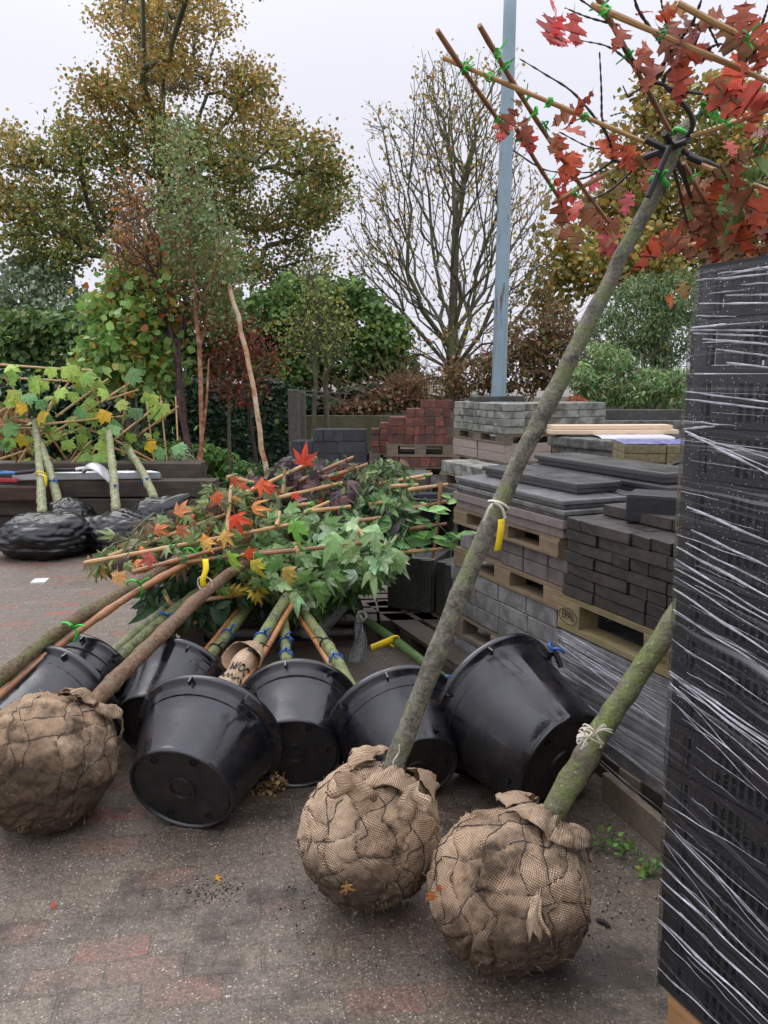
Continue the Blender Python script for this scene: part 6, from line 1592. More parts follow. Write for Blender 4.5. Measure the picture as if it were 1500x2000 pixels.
# ---- dark L-shaped concrete elements, buckets, pallets under the heap
FL = (G(712, 1178, .144), RZ); FL = (Vector((FL[0].x, FL[0].y, 0)), RZ)
pallet('dark wet pallet under the tall concrete elements', (FL[0].x, FL[0].y, 0), RZ, 1.25, .8, WOOD_DARK)
def lelem(label, x, y, sx, sy, hz):
    M = Matrix.Translation(FL[0]) @ Matrix.Rotation(RZ + R(33), 4, 'Z'); t = M @ Vector((x, y, .146))
    o = thing('concrete_element', label, 'concrete block', tuple(t), RZ + R(33), 'tall concrete elements'); mb = MB(); mb.box((sx / 2, sy / 2, hz / 2), (sx, sy, hz)); q = mb.build('wall_slab', CONC_DARK, o, local=True); bev(q, .01)
    mb = MB(); mb.box((sx + .02, sy / 2 + .03, hz / 2 - .01), (.036, sy - .08, hz - .02)); mb.build('edge_rib', CONC_DARK, o, local=True)
zl = P(800, 1085, 4.95).z - .146
pe = P(757, 1150, 5.0)
def elem_at(label, xa, xb, Y, dep):
    a, b = P(xa, 1150, Y), P(xb, 1150, Y - .12); t = thing('concrete_element', label, 'concrete block', (a.x, a.y, .146), math.atan2(b.y - a.y, b.x - a.x), 'tall concrete elements')
    L = math.hypot(b.x - a.x, b.y - a.y); mb = MB(); mb.box((L / 2, dep / 2, zl / 2), (L, dep, zl)); q = mb.build('wall_slab', CONC_DARK, t, local=True); bev(q, .01)
    mb = MB(); mb.box((L - .05, -.012, zl / 2), (.07, .022, zl - .01)); mb.build('edge_rib', CONC_DARK, t, local=True)
elem_at('tall dark concrete element left of the seam, half under the green leaves', 756, 848, 4.95, .45)
elem_at('tall dark concrete element right of the seam, beside the grey blocks', 851, 894, 4.80, .45)
def bucket(label, c, r, hz, ribbon=True):
    t = thing('black_bucket', label, 'bucket', tuple(c)); M = Matrix.Translation(c)
    mb = MB(); mb.lathe([(.001, 0), (r * .78, 0), (r * .98, hz - .05), (r * 1.0, hz - .045), (r * 1.06, hz - .02), (r * 1.06, hz), (r * 1.0, hz), (r * .97, hz - .02), (r * .80, .06), (.001, .05)], 44, M); mb.build('bucket_body', TRAY, t, smooth=True)
    mb = MB(); mb.lathe([(.001, hz * .82), (r * .93, hz * .80)], 30, M); mb.build('contents', mat_solid('grey_grit', S(120, 118, 112), .9, .4, 60, .9), t)
    return t
zB = P(845, 966, 5.35).z; bucket('round black bucket on the concrete elements behind the laurel shoots', Vector((P(845, 966, 5.35).x, 5.3, zl + .15)), .165, zB - zl - .15)
zB = P(925, 972, 5.1).z; bucket('black bucket half hidden behind the slab pile', Vector((P(938, 972, 5.1).x, 5.15, .148)), .15, zB - .148)
prism('timber_bearer', 'dark timber plinth under the half hidden bucket', 'timber', WOOD_DARK, (P(938, 972, 5.1).x, 5.15, .072), (.34, .34, .144), RZ)
pallet('dark pallet under the left part of the heap of trees', tuple(G(352, 1262, 0)), R(2), 1.2, .8, WOOD_DARK)
p = G(352, 1262, 0); pallet('dark pallet under the right part of the heap of trees', (p.x + 1.22, p.y + .05, 0), R(4), .9, .8, WOOD_DARK)
o = bev(prism('concrete_block', 'pale concrete block between the heap and the red brick pallets', 'block', CONC_LIGHT, tuple(P(752, 918, 7.2)), (.26, .2, .08), R(-8)), .006)
prism('block_plinth', 'low dark slab pile carrying the pale concrete block', 'slab pile', CONC_DARK, (P(765, 950, 7.2).x, 7.35, (P(752, 918, 7.2).z - .043) / 2), (.7, .5, P(752, 918, 7.2).z - .043), R(-8))
# ================================================================ THE TWO OAKS IN FRONT
OAKP = [(3, S(196, 100, 72)), (2, S(168, 90, 64)), (2, S(150, 106, 82)), (1.4, S(208, 104, 84)), (1, S(150, 100, 90)), (.8, S(196, 134, 104))]
OAKG = [(2, S(126, 154, 94)), (2, S(104, 132, 78)), (1, S(148, 142, 88))]
cO = P(722, 1622, 2.24); cO.z = .228
O_1 = thing('oak_tree', 'leaning oak with red leaves on a bamboo frame, its burlap root ball in the centre', 'tree', (cO.x, cO.y, 0))
tr1 = [P(748, 1540, 2.25), P(775, 1480, 2.27), P(852, 1280, 2.32), P(932, 1080, 2.36), P(1005, 920, 2.40), P(1085, 760, 2.42), P(1160, 610, 2.44), P(1230, 470, 2.45), P(1285, 365, 2.45), P(1322, 285, 2.45), P(1348, 238, 2.45)]
ax1 = (tr1[2] - tr1[0]).normalized()
root_ball(O_1, cO, .214, ax1, BURLAP, 1, True, .97, crease=.095)
pO, rO = bark_tube('trunk', BARK_OAK, O_1, tr1, .032, .0175, 21, 22, 110, .05, 9, 30, .25)
cP = P(992, 1738, 1.99); cP.z = .212
O_2 = thing('oak_tree', 'thick mossy oak trunk leaning behind the black crates with the nearest burlap root ball', 'tree', (cP.x, cP.y, 0))
tr2 = [P(1045, 1650, 2.02), P(1075, 1595, 2.04), P(1160, 1450, 2.12), P(1245, 1318, 2.22), P(1322, 1205, 2.32), P(1420, 1060, 2.55), P(1560, 850, 2.8), P(1700, 640, 3.0)]
ax2 = (tr2[2] - tr2[0]).normalized()
root_ball(O_2, cP, .214, ax2, BURLAP_MID, 2, True, .96, crease=.08)
bark_tube('trunk', BARK_OAK2, O_2, tr2, .035, .028, 22, 22, 90, .06, 10, 28, .2)
def cloth_scrap(parent, cx, cy, Y, w_, h_, ang, m, seed):
    """a loose corner of burlap hanging out of the net"""
    rows = []; u = Vector((math.cos(ang), 0, math.sin(ang))); dn = Vector((math.sin(ang) * .3, -.25, -1)).normalized(); c = P(cx, cy, Y); tow = (EYEV - c).normalized()
    for i in range(12):
        t_ = i / 11; row = []
        for j in range(10):
            s_ = j / 9 - .5; q = c + dn * h_ * t_ + u * w_ * (s_ * (.45 + .65 * t_) + .10 * math.sin(t_ * 7 + seed)) + dn * h_ * .16 * t_ * math.sin(s_ * 13 + seed * 2)
            q += tow * (.012 + .014 * math.sin(t_ * 2.6) + .016 * math.sin(s_ * 10 + seed + t_ * 3) * t_); row.append(q)
        rows.append(row)
    mb = MB(); mb.grid(rows); o = mb.build('burlap_flap', m, parent, smooth=True); o.modifiers.new('thickness', 'SOLIDIFY').thickness = .003
    uvl = o.data.uv_layers.new(name='weave')
    for p in o.data.polygons:
        for li, vi in zip(p.loop_indices, p.vertices): uvl.data[li].uv = ((vi % 10) * w_ / 9, (vi // 10) * h_ / 11)
cloth_scrap(O_2, 1042, 1750, 1.80, .052, .095, .35, BURLAP_PLAIN, 1); cloth_scrap(O_2, 1012, 1660, 1.92, .05, .07, -.4, BURLAP_PLAIN, 4)
cloth_scrap(O_1, 800, 1535, 2.12, .10, .08, .5, BURLAP_PLAIN, 2); cloth_scrap(O_1, 690, 1510, 2.11, .13, .07, -.2, BURLAP_PLAIN, 3)
# string, tags
i = 8; d = tr2[3] - tr2[2]; c = P(1152, 1445, 2.09)
for k in range(3): ring_tie(O_2, 'twine', STRING, c + d * .04 * k, d + Vector((.05 * k, 0, .03 * k)), .034, .0022, 3, 4 + k, .05)
mb = MB()
for k in range(4):
    pts = [P(1140, 1440, 2.03) + Vector((rnd.gauss(0, .012), rnd.gauss(0, .006), rnd.gauss(0, .012))) for _ in range(6)]; mb.tube(spline(pts, 22), .0022, 5)
mb.build('twine_knot', STRING, O_2)
ci = P(975, 985, 2.385); ring_tie(O_1, 'white_cord', STRING, ci, tr1[4] - tr1[3], .030, .004, 0)
mb = MB(); mb.tube(spline([P(962, 984, 2.33), P(955, 995, 2.32), P(946, 1018, 2.32)], 8), .0045, 6); mb.tube(spline([P(966, 982, 2.33), P(980, 992, 2.33), P(987, 1012, 2.33)], 8), .0045, 6); mb.build('cord_ends', STRING, O_1)
tag_strip(O_1, 'tag', TAG_YELLOW, [P(979, 1014, 2.35), P(978, 1035, 2.34), P(974, 1060, 2.34), P(971, 1076, 2.345)], .021, (1, .15, .1))
mb = MB(); mb.tube(spline([P(772, 1505, 2.21), P(768, 1488, 2.21), P(779, 1470, 2.22), P(780, 1455, 2.22)], 10), .0022, 5); mb.build('loose_string', STRING, O_1)
# crown frame: everything lies near one plane across the top of the stem
C0 = P(1318, 290, 2.45); Nn = Vector((.39, .2, .92)).normalized()
def H(x, y, off=0.0): return hit(x, y, C0, Nn) + Nn * off
for xa, ya, xb, yb, o_, m_ in ((868, 105, 1265, 272, -.012, CANE), (1345, 305, 1560, 385, -.012, CANE), (1152, -20, 1305, 262, .012, CANE_BROWN), (862, 40, 1000, 245, -.03, CANE_BROWN), (935, 52, 1195, 445, .004, CANE_BROWN),
                               (1080, 397, 1262, 300, .0, CANE), (1352, 266, 1530, 205, .0, CANE), (1005, 255, 1112, 425, .01, CANE_BROWN), (1160, -6, 1520, 150, -.02, CANE), (1330, -10, 1540, 92, -.02, CANE),
                               (1325, 492, 1540, 455, .02, CANE), (1330, 330, 1400, 450, .02, CANE_BROWN), (1470, 320, 1530, 200, .02, CANE_BROWN)):
    a, b = H(xa, ya, o_), H(xb, yb, o_); cane(O_1, a, b, .0075, m_)
    L = (b - a).length
    for s in range(max(1, int(L / .16))): small_tie(O_1, a.lerp(b, rnd.uniform(.08, .92)), TIE if rnd.random() < .35 else TIE_LIGHT, .013)
for a, b in (((1262, 268), (1330, 300)), ((1300, 255), (1318, 290)), ((1345, 300), (1372, 312)), ((1262, 302), (1345, 270))):
    mb = MB(); mb.tube([H(*a, -.008), H(*b, -.008)], .0098, 8); mb.build('rubber_tube', TUBE_BLACK, O_1)
mb = MB(); mb.tube([P(1265, 385, 2.40), P(1310, 285, 2.41)], .0085, 8); mb.build('rubber_tube', TUBE_BLACK, O_1)
ring_tie(O_1, 'green_tie', TIE_LIGHT, P(1287, 358, 2.44), tr1[9] - tr1[8], .024, .005, 2, 7, .04); ring_tie(O_1, 'green_tie', TIE_LIGHT, P(1288, 355, 2.44), tr1[9] - tr1[8], .025, .005, 0, 7)
ring_tie(O_1, 'green_tie', TIE_LIGHT, P(1334, 262, 2.44), tr1[9] - tr1[8], .024, .006, 0, 3)
mb = MB()
for s in range(5): a = H(1375 + s * 2, 200 + s, .0); b = H(1385 + s * 9 - 12, 258 - s * 3, .0); mb.tube(spline([a, a.lerp(b, .5) + Vector((.006 * s - .012, 0, 0)), b], 8), .0022, 4)
for s in range(3): a = H(1368, 198 + s * 3, .0); b = H(1424, 246 - s * 5, .0); mb.tube(spline([a, a.lerp(b, .5) + Vector((0, 0, -.01 * s)), b], 8), .0022, 4)
mb.build('tie_bundle', TIE_LIGHT, O_1)
# limbs and twigs
TW = mat_solid('oak_twig', S(66, 62, 58), .55, .3, 60, .3)
limbs = [([(1328, 290), (1350, 255), (1345, 222), (1320, 200), (1290, 180), (1268, 168), (1250, 140), (1225, 110)], .009, .004), ([(1328, 300), (1350, 312), (1390, 325), (1430, 348), (1470, 368), (1530, 385)], .010, .006),
         ([(1320, 300), (1280, 312), (1230, 318), (1195, 320), (1188, 290), (1180, 262), (1172, 235)], .007, .003), ([(1268, 168), (1290, 145), (1298, 120), (1308, 105)], .008, .003), ([(1290, 172), (1300, 150), (1330, 125), (1350, 118)], .006, .003),
         ([(1318, 312), (1335, 360), (1352, 410), (1372, 440)], .010, .005), ([(1430, 348), (1440, 385), (1460, 412), (1495, 415)], .006, .003), ([(1240, 318), (1225, 350), (1190, 375), (1150, 395)], .005, .003), ([(1310, 318), (1330, 390), (1340, 440), (1355, 470)], .006, .003),
         ([(1300, 185), (1340, 190), (1380, 195)], .006, .004), ([(1225, 110), (1180, 50), (1120, 0)], .004, .002), ([(1205, 65), (1150, 40), (1100, 22)], .0035, .0015), ([(1250, 150), (1190, 102), (1130, 92)], .0035, .0015), ([(1172, 235), (1172, 180), (1168, 110)], .0035, .0018),
         ([(1180, 262), (1120, 190), (1060, 150), (1010, 125)], .004, .0015), ([(1195, 320), (1150, 350), (1110, 365), (1080, 385)], .005, .002), ([(1308, 105), (1340, 70), (1355, 40), (1368, 5)], .005, .003), ([(1340, 62), (1400, 66), (1470, 68), (1520, 62)], .004, .002),
         ([(1350, 118), (1400, 96), (1420, 98)], .0035, .002), ([(1290, 100), (1262, 60), (1240, 20), (1232, -10)], .005, .003), ([(1300, 60), (1290, 20), (1284, -10)], .0025, .002), ([(1400, 100), (1380, 70), (1375, 60)], .003, .002), ([(1480, 70), (1490, 40), (1500, 8)], .0035, .002),
         ([(1224, 198), (1232, 190), (1262, 172)], .003, .003), ([(1224, 198), (1212, 178)], .0025, .0015), ([(1190, 232), (1215, 225), (1228, 232)], .0022, .0015), ([(1000, 300), (1060, 335), (1120, 345), (1180, 338)], .003, .002), ([(1188, 300), (1150, 290), (1090, 262)], .003, .002)]
mbs = MB(); mbt = MB()
for i, (pp_, ra, rb) in enumerate(limbs):
    pts = spline([H(x, y, .012 + .02 * noise.noise(Vector((x * .02, y * .02, 0)))) for x, y in pp_], 20)
    (mbs if ra > .006 else mbt).tube(pts, [ra + (rb - ra) * k / 19 + .0008 * math.sin(k * 2.1 + i) for k in range(20)], 8)
mbs.build('limbs', TW, O_1, smooth=True); mbt.build('twigs', TW, O_1, smooth=True)
def oakleaves(items, pal, name='leaves', tm=T_OAK, parent=O_1, hang=-.7, jit=.05):
    C = []; sz = []; tip = []; nr = []
    for x, y, px in items:
        p = H(x, y, .0) + Vector((rnd.gauss(0, .01), rnd.gauss(0, jit), rnd.gauss(0, .01))); dd = (p - EYEV).y; s = px / FOC * dd
        tp = Vector((rnd.gauss(0, .55), rnd.gauss(-.2, .35), hang + rnd.gauss(0, .35))).normalized()
        C.append(tuple(p - tp * s * .5)); sz.append(s); tip.append(tuple(tp)); nr.append((rnd.gauss(0, .8), -1, rnd.gauss(.1, .7)))
    foliage(name, LEAF_THIN, parent, C, sz, palette(len(C), pal, .12), tm, tip, nr)
oakleaves([(1072, 78, 92), (1110, 68, 70), (1062, 40, 50), (1096, 32, 40), (1085, 100, 60)], [(1, S(226, 88, 84)), (1, S(206, 96, 84)), (.6, S(232, 98, 104))], tm=T_OAK3)
A_ = [(1318, 60, 70), (1335, 95, 80), (1300, 80, 60), (1320, 130, 70), (1260, 110, 60), (1215, 66, 50), (1245, 120, 46), (1285, 105, 66), (1340, 45, 50), (1390, 40, 50), (1420, 48, 70), (1465, 35, 80), (1480, 60, 60), (1380, 115, 54), (1410, 180, 90), (1432, 200, 96), (1455, 150, 80),
      (1440, 120, 70), (1490, 110, 70), (1495, 70, 60), (1475, 190, 60), (1465, 225, 50), (1405, 285, 42), (1120, 215, 46), (1130, 245, 56), (1100, 225, 46), (1140, 190, 40), (1195, 285, 56), (1215, 300, 56), (1240, 300, 46), (1180, 280, 44), (1250, 320, 46), (1115, 300, 60), (1130, 305, 46),
      (1090, 280, 46), (1108, 255, 40), (1305, 30, 44), (1320, 8, 40), (1268, 4, 36), (1345, 105, 50), (1490, 250, 40), (1500, 170, 60), (1350, 80, 36)]
oakleaves(A_[::2], OAKP, 'leaves', T_OAK); oakleaves(A_[1::2], OAKP, 'leaves', T_OAK2)
B_ = [(990, 235, 56), (1000, 215, 50), (1015, 250, 60), (1005, 195, 40), (1030, 280, 46), (1100, 380, 60), (1085, 415, 60), (1110, 430, 60), (1140, 420, 60), (1125, 395, 56), (1160, 410, 50), (1075, 385, 44), (1095, 455, 44), (1130, 465, 40), (1195, 465, 66), (1185, 475, 56), (1215, 440, 50), (1230, 480, 46),
      (1165, 440, 40), (1260, 345, 50), (1272, 335, 44), (1235, 350, 40), (1110, 345, 46), (1060, 400, 40), (1225, 330, 40), (1182, 360, 40), (1215, 400, 46), (1150, 380, 44)]
oakleaves(B_, [(2.5, S(190, 84, 74)), (2, S(148, 88, 62)), (1, S(212, 104, 108)), (1, S(134, 112, 66)), (1.4, S(138, 110, 82))], 'leaves', T_OAK)
D_ = []
rs = random.Random(5)
for k in range(104):
    x, y = rs.uniform(1325, 1530), rs.uniform(310, 500)
    if x < 1370 and y < 400: continue
    D_.append((x, y, rs.uniform(40, 74)))
Hk = C0
oakleaves(D_[:58], [(3, S(150, 96, 72)), (2, S(168, 84, 62)), (2, S(134, 104, 76)), (1, S(196, 92, 64)), (1, S(166, 126, 92))], 'leaves', T_OAK2, jit=.22)
oakleaves([d for d in D_[58:] if d[0] > 1390], OAKG, 'green_leaves', T_OAK, jit=.15)
oakleaves([(1352, 560, 40), (1345, 582, 36), (1190, 445, 60), (1360, 390, 50)], [(1, S(186, 92, 50)), (1, S(140, 108, 56))], 'leaves', T_OAK, jit=.1)

# ================================================================ CRATE TOWER (right foreground)
KC = G(1287, 1922, .144); KC = Vector((KC.x, KC.y, 0))
RC = math.atan2(-.905, .425)
def fc(x, y, z): return KC + Matrix.Rotation(RC, 3, 'Z') @ Vector((x, y, z))
pallet('orange-brown pallet under the film-wrapped black crates', tuple(KC + Matrix.Rotation(RC, 3, 'Z') @ Vector((.015, .015, 0))), RC, 1.2, .8, mat_wood('fresh_pallet_wood', S(176, 128, 82), S(200, 154, 104)))
ZT = 1.0
lo, hi = .5, 3.5
for _ in range(40):                                       # height at which the top left corner reaches photo row 512
    mid = (lo + hi) / 2; p = Vector((KC.x, KC.y, mid)); d = p - EYEV
    v_ = (d.y * math.sin(PITCH) + d.z * math.cos(PITCH)) / (d.y * math.cos(PITCH) - d.z * math.sin(PITCH)); yy = 1000 - v_ * FOC
    lo, hi = (mid, hi) if yy > 514 else (lo, mid)
ZT = lo; NL = 15; LH = (ZT - .146) / NL
def tray_mesh(L, Wd, Hh):
    mb = MB(); th = .004
    def wall(a, b, inn):
        a, b = Vector(a), Vector(b); d = (b - a); L_ = d.length; d.normalize(); ang = math.atan2(d.y, d.x); rot = Matrix.Rotation(ang, 3, 'Z'); mid = (a + b) / 2
        def bar(s0, s1, z0, z1, t_=th, o_=0.0): mb.box(a + d * (s0 + s1) / 2 + inn * (t_ / 2 + o_) + Vector((0, 0, (z0 + z1) / 2)), (s1 - s0, t_, z1 - z0), rot)
        bar(0, L_, Hh - .022, Hh - .003, .012, -.004); bar(0, L_, .0, .014, .008, -.002); bar(.002, L_ - .002, Hh * .46, Hh * .52, .007, -.001)
        n = int(L_ / .021)
        for i in range(n):
            s = .004 + (L_ - .008) * i / n
            w = .009 if (i // 3) % 4 != 1 else .019
            bar(s, min(L_ - .003, s + w), .014, Hh - .022)
        for s in (0.0, L_ - .045): bar(s, s + .045, .014, Hh - .022, .007, -.002)
        bar(L_ * .38, L_ * .62, Hh * .52, Hh - .022, .005, -.001)
    wall((0, 0, 0), (L, 0, 0), Vector((0, 1, 0))); wall((0, Wd, 0), (0, 0, 0), Vector((1, 0, 0))); wall((L, 0, 0), (L, Wd, 0), Vector((-1, 0, 0))); wall((L, Wd, 0), (0, Wd, 0), Vector((0, -1, 0)))
    mb.box((L / 2, Wd / 2, .006), (L - .02, Wd - .02, .006))
    me = bpy.data.meshes.new('plastic_crate'); me.from_pydata(mb.v, [], mb.f); me.materials.append(TRAY); return me
EDGE = [(510, 1365), (600, 1362), (640, 1350), (690, 1345), (900, 1331), (1068, 1322), (1300, 1312), (1560, 1298), (1920, 1287)]
A_C = Matrix.Rotation(RC, 3, 'Z') @ Vector((1, 0, 0)); N_C = Matrix.Rotation(RC, 3, 'Z') @ Vector((0, -1, 0))
EZ = [hit(x, y, KC, N_C) for y, x in EDGE]; EZ = sorted((p.z, (p - KC).dot(A_C)) for p in EZ)
def edge_off(z): return float(np.interp(z, [e[0] for e in EZ], [e[1] for e in EZ]))
tm_ = tray_mesh(.588, .785, LH)
for i in range(NL):
    for k in range(2):
        o = bpy.data.objects.new('plastic_crate', tm_); col.objects.link(o); lean = .004 * math.sin(i * 1.7)
        o.location = fc(.001 + edge_off(.146 + (i + .5) * LH) + k * .597 + lean * .3 + rnd.uniform(-.002, .002), .004 + rnd.uniform(-.002, .003), .146 + i * LH); o.rotation_euler = (0, 0, RC + R(rnd.uniform(-.25, .25)))
        tag(o, 'black slotted plastic crate in the tall film-wrapped tower at the right', 'crate', 'black crates in the film-wrapped tower')
# things packed in the crates, seen through the slots
gm = mat_solid('grey_pot_stack', S(62, 64, 70), .6, .35, 12, .2, objvar=.25)
for i in range(NL):
    pm = []
    for k in range(5):
        x = .07 + k * .22; o = prism('nested_pots', 'dark grey nested pots packed inside the film-wrapped crates', 'pots', gm, fc(x + .10 + edge_off(.146 + (i + .5) * LH), .14, .146 + i * LH + LH / 2 + .004), (.15, .16, LH - .045), RC); o['group'] = 'pots packed in the crates'
t = thing('stretch_wrap', 'clear rain-spotted stretch film wrapped round the tower of black crates', 'film', tuple(KC), RC)
fb = film_box(t, 1.195, .795, .13, ZT - .012, FILM_CRATE, .004, .003)
for v_ in fb.data.vertices:
    if v_.co.x < .4: v_.co.x += edge_off(v_.co.z)
nC = Matrix.Rotation(RC, 3, 'Z') @ Vector((0, -1, 0))
L_ = [(1363, 548, 1540, 532, .9), (1405, 535, 1540, 517, .7), (1450, 556, 1540, 550, .6), (1420, 577, 1540, 575, .8), (1366, 593, 1540, 592, .8), (1360, 617, 1440, 618, .5), (1352, 640, 1445, 632, 1.1), (1352, 645, 1540, 646, .8), (1357, 651, 1540, 659, .7), (1375, 662, 1540, 676, .9), (1400, 682, 1540, 700, .8), (1420, 708, 1540, 722, .9),
      (1341, 765, 1540, 790, .8), (1341, 780, 1540, 803, .9), (1337, 822, 1440, 832, .6), (1338, 838, 1400, 832, 1.2), (1340, 842, 1540, 945, 1.3), (1345, 848, 1540, 928, .8), (1360, 852, 1540, 905, .6), (1370, 860, 1540, 892, .6), (1340, 860, 1540, 880, .4),
      (1345, 990, 1540, 1075, 1.3), (1352, 1035, 1540, 1125, 1.2), (1340, 1060, 1540, 1160, .8), (1322, 1068, 1540, 1185, 1.4), (1322, 1092, 1540, 1225, 1.0), (1322, 1110, 1540, 1235, .8), (1320, 1125, 1540, 1265, .6), (1318, 1150, 1540, 1300, 1.3), (1316, 1190, 1540, 1335, 1.0), (1318, 1196, 1540, 1318, .5), (1314, 1248, 1540, 1400, .7),
      (1310, 1310, 1540, 1465, 1.2), (1312, 1316, 1540, 1482, 1.3), (1315, 1320, 1540, 1505, .9), (1310, 1335, 1540, 1535, .6), (1308, 1365, 1540, 1560, .7), (1325, 1380, 1500, 1560, .5), (1310, 1330, 1470, 1510, .5), (1330, 1340, 1540, 1490, .7), (1340, 1338, 1540, 1475, .6),
      (1298, 1568, 1500, 1690, .5), (1296, 1605, 1540, 1850, .7), (1295, 1640, 1440, 1840, .4), (1292, 1685, 1540, 1930, .8), (1292, 1715, 1540, 1945, 1.1), (1290, 1748, 1540, 1985, 1.4), (1288, 1795, 1520, 2010, 1.5), (1288, 1800, 1500, 2010, .8), (1286, 1890, 1420, 2010, 1.1), (1320, 1620, 1540, 1880, .5), (1340, 1640, 1540, 1860, .5), (1300, 1640, 1420, 1770, .4)]
rs = random.Random(12)
for k in range(30):
    y0 = 540 + k * 46 + rs.uniform(-12, 12); x0 = np.interp(y0, [e[0] for e in EDGE], [e[1] for e in EDGE]) + rs.uniform(0, 60); sl0 = (y0 - 740) / 1270 + np.interp(y0, [500, 900, 1100, 2000], [.0, .02, .16, .14]); ln_ = rs.uniform(50, 190)
    L_.append((x0, y0, min(1540, x0 + ln_), y0 + (min(1540, x0 + ln_) - x0) * sl0, rs.uniform(.2, .45)))
folds(t, fc(0, -.009, 0), nC, L_, 0, .0025)

# ================================================================ SMALL THINGS ON THE GROUND
bev(prism('timber_plank', 'loose brown timber plank on edge at the foot of the wrapped slabs', 'plank', WOOD_GREY, tuple((G(1180, 1560) + G(1306, 1672)) / 2 + Vector((0, 0, .055))), ((G(1180, 1560) - G(1306, 1672)).length, .03, .11), math.atan2((G(1306, 1672) - G(1180, 1560)).y, (G(1306, 1672) - G(1180, 1560)).x)), .004)
p = G(1238, 1588); bev(prism('timber_offcut', 'short timber block behind the loose plank', 'timber', WOOD_GREY, (p.x + .05, p.y + .12, .05), (.12, .09, .1), RZ), .005)
mb = MB(); p = G(78, 1136); mb.box(p + Vector((0, 0, .006)), (.11, .13, .012), Matrix.Rotation(R(8), 3, 'Z')); o = mb.build('white_tile', WHITE_SHEET); tag(o, 'small white tile piece on the paving at the left', 'tile')
def ground_leaf(x, y, px, c, label, tm=T_OAK2, z=0.0, Y=None):
    p = G(x, y) if Y is None else P(x, y, Y); s = px / FOC * p.y; t_ = (rnd.uniform(-1, 1), rnd.uniform(-1, 1), 0) if Y is None else (.15, -.25, -1); n_ = (rnd.uniform(-.2, .2), rnd.uniform(-.2, .2), 1) if Y is None else (0, -1, .3)
    o = foliage('fallen_leaf', LEAF_THIN, None, [tuple(p + Vector((0, 0, .012 if Y is None else 0)))], [s], [c[:3]], tm, [t_], [n_]); tag(o, label, 'leaf')
ground_leaf(676, 1718, 44, S(206, 158, 100), 'pale tan oak leaf on the side of the central root ball', T_OAK2, Y=2.035)
ground_leaf(840, 1736, 34, S(196, 118, 66), 'orange-brown oak leaf at the left side of the nearest root ball', T_OAK2, Y=1.89)
ground_leaf(857, 1726, 22, S(186, 100, 58), 'small rust leaf fragment on the nearest root ball', T_OAK2, Y=1.86)
ground_leaf(1262, 1702, 26, S(196, 106, 40), 'orange leaf by the weeds next to the crate tower')
ground_leaf(420, 1716, 18, S(216, 156, 40), 'small yellow leaf on the open paving')
ground_leaf(105, 1768, 14, S(196, 82, 50), 'tiny red leaf scrap on the paving near the left edge')
ground_leaf(950, 1598, 14, S(190, 150, 60), 'tiny yellow scrap between the two burlap root balls', T_OAK)
# dried flower head
pc = G(537, 1555) + Vector((0, .03, .045)); t = thing('dried_flower_head', 'dried brown flower head on the paving in front of the middle pot', 'flower head', (pc.x, pc.y, 0))
n = 260; d = unit(rng.normal(size=(n, 3))); C = np.array(pc)[None] + d * np.array([.042, .035, .036]) * rng.uniform(.6, 1.1, (n, 1)); C[:, 2] = np.maximum(C[:, 2], .006)
k = rng.random(n) < .25; C[k, 0] -= rng.uniform(0, .09, k.sum()); C[k, 2] = .008
foliage('florets', LEAF, t, C, .016 * rng.uniform(.6, 1.2, n), palette(n, [(1, S(150, 124, 84)), (1, S(122, 98, 66)), (1, S(170, 146, 104))]), T_ROUND, None, d)
mb = MB(); mb.tube([pc, pc + Vector((-.05, .02, -.036)), pc + Vector((-.11, .03, -.042))], [.003, .003, .002], 5); mb.build('stalk', TWIG, t)
# weeds
def weed(x, y, n, s, label):
    p = G(x, y); t = thing('weed', label, 'weed', tuple(p), 0, 'weeds by the crates'); C = np.array(p)[None] + rng.normal(size=(n, 3)) * np.array([.03, .03, .0]); C[:, 2] = rng.uniform(.01, .05, n)
    foliage('leaves', LEAF, t, C, s * rng.uniform(.5, 1.1, n), palette(n, [(1, S(84, 128, 58)), (1, S(104, 146, 66))]), T_SIMPLE, rng.normal(size=(n, 3)) + np.array([0, 0, .6])); 
    mb = MB(); [mb.tube([p, Vector(C[i])], .0015, 4) for i in range(0, n, 3)]; mb.build('stems', TWIG_GREEN, t)
weed(1178, 1662, 16, .026, 'left weed of the pair behind the nearest root ball'); weed(1216, 1668, 18, .028, 'right weed of the pair behind the nearest root ball'); weed(1245, 1672, 6, .016, 'tiny weed right of the pair'); weed(1270, 1712, 26, .030, 'grassy weed at the corner of the crate tower'); weed(1198, 1555, 16, .028, 'weed under the wrapped slabs beside the largest pot')
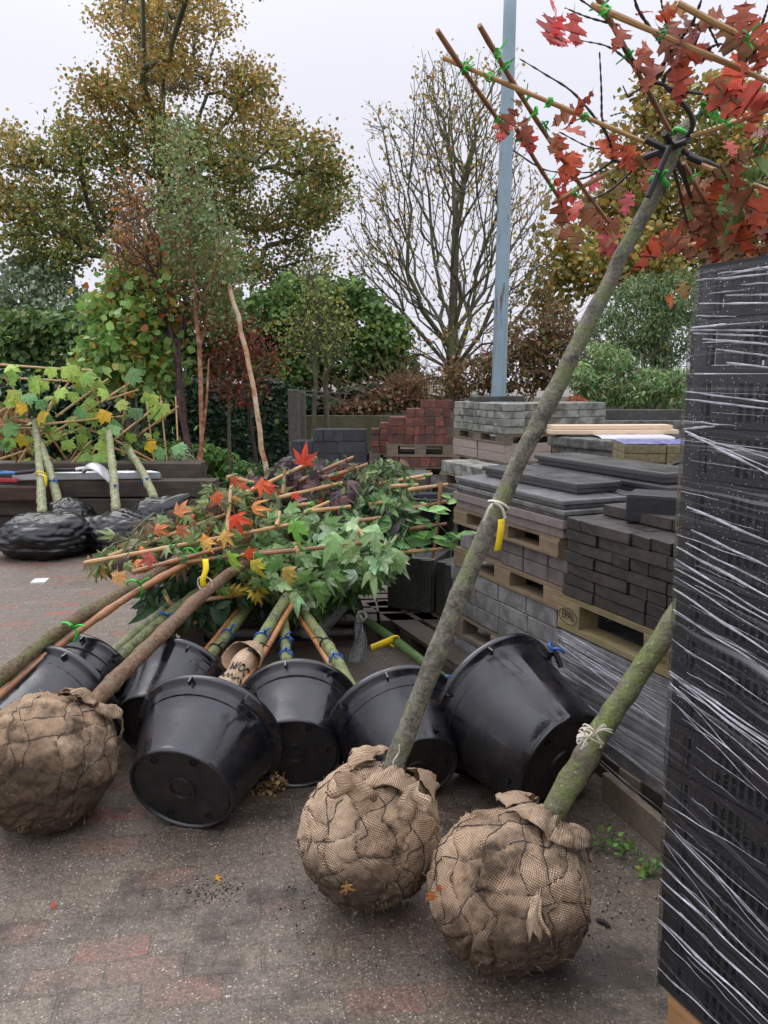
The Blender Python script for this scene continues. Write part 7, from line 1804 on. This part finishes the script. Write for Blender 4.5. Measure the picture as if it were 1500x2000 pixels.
# soil crumbs round the root balls
def crumbs(name, blobs, n, smax, m):
    mb = MB(); rs = random.Random(3)
    for _ in range(n):
        x, y, sx, sy = rs.choice(blobs); p = G(min(1282, x + rs.gauss(0, sx)), min(1995, y + rs.gauss(0, sy))); s = smax * (rs.random() ** 2.5 * .9 + .1); b = len(mb.v)
        for q in ((1, 0, -.3), (-.5, .9, -.3), (-.5, -.9, -.3), (.1, .1, .9)): mb.v.append(p + Vector((q[0] * s * rs.uniform(.6, 1.3), q[1] * s * rs.uniform(.6, 1.3), (q[2] + .3) * s * rs.uniform(.5, 1))))
        for f in ((0, 1, 3), (1, 2, 3), (2, 0, 3)): mb.face(tuple(b + i_ for i_ in f))
    o = mb.build(name, m); o['kind'] = 'stuff'; o['label'] = 'dark crumbs of soil scattered round the root balls'; return o
crumbs('soil_crumbs', [(400, 1750, 50, 14), (420, 1730, 30, 8), (600, 1750, 60, 25), (720, 1790, 120, 25), (100, 1650, 140, 25), (410, 1745, 25, 8), (950, 1880, 150, 20), (1150, 1650, 60, 40), (650, 1700, 50, 20), (1200, 1720, 50, 60), (1230, 1640, 40, 40)], 1500, .006, SOIL)
crumbs('stone_chips', [(350, 1800, 330, 120), (700, 1920, 300, 60), (200, 1700, 200, 60), (1000, 1940, 200, 40), (560, 1600, 100, 40)], 1100, .0030, mat_solid('pale_chip', S(182, 170, 152), .8, .3, 30, 0)); bpy.data.objects['stone_chips']['label'] = 'pale stone chips loose on the paving'
for x, y, a, l in ((762, 1766, -10, 'grey metal strip under the central root ball, left of two'), (785, 1762, 12, 'grey metal strip under the central root ball, right of two')):
    mb = MB(); mb.box(G(x, y) + Vector((0, 0, .004)), (.042, .006, .004), Matrix.Rotation(R(a), 3, 'Z')); o = mb.build('metal_strip', ALU); tag(o, l, 'metal strip')
mb = MB(); mb.tube(spline([G(1165, 1800) + Vector((0, 0, .006)), G(1180, 1806) + Vector((0, 0, .009)), G(1192, 1814) + Vector((0, 0, .006))], 6), [.005, .007, .007, .006, .005, .003], 6); o = mb.build('bark_scrap', WIRE); tag(o, 'dark scrap of bark on the paving right of the nearest root ball', 'bark')
# clip on the largest pot
t = HP['G'][0]
ring_tie(t, 'blue_strap', TIE_BLUE, P(1078, 1268, 3.05), Vector((1, 0, .4)), .022, .007, 1, 2)
mb = MB(); mb.tube(spline([P(1070, 1290, 3.04), P(1078, 1272, 3.03), P(1088, 1282, 3.02), P(1096, 1304, 3.0)], 8), .011, 6); mb.build('pot_clip', TIE_BLACK, t)
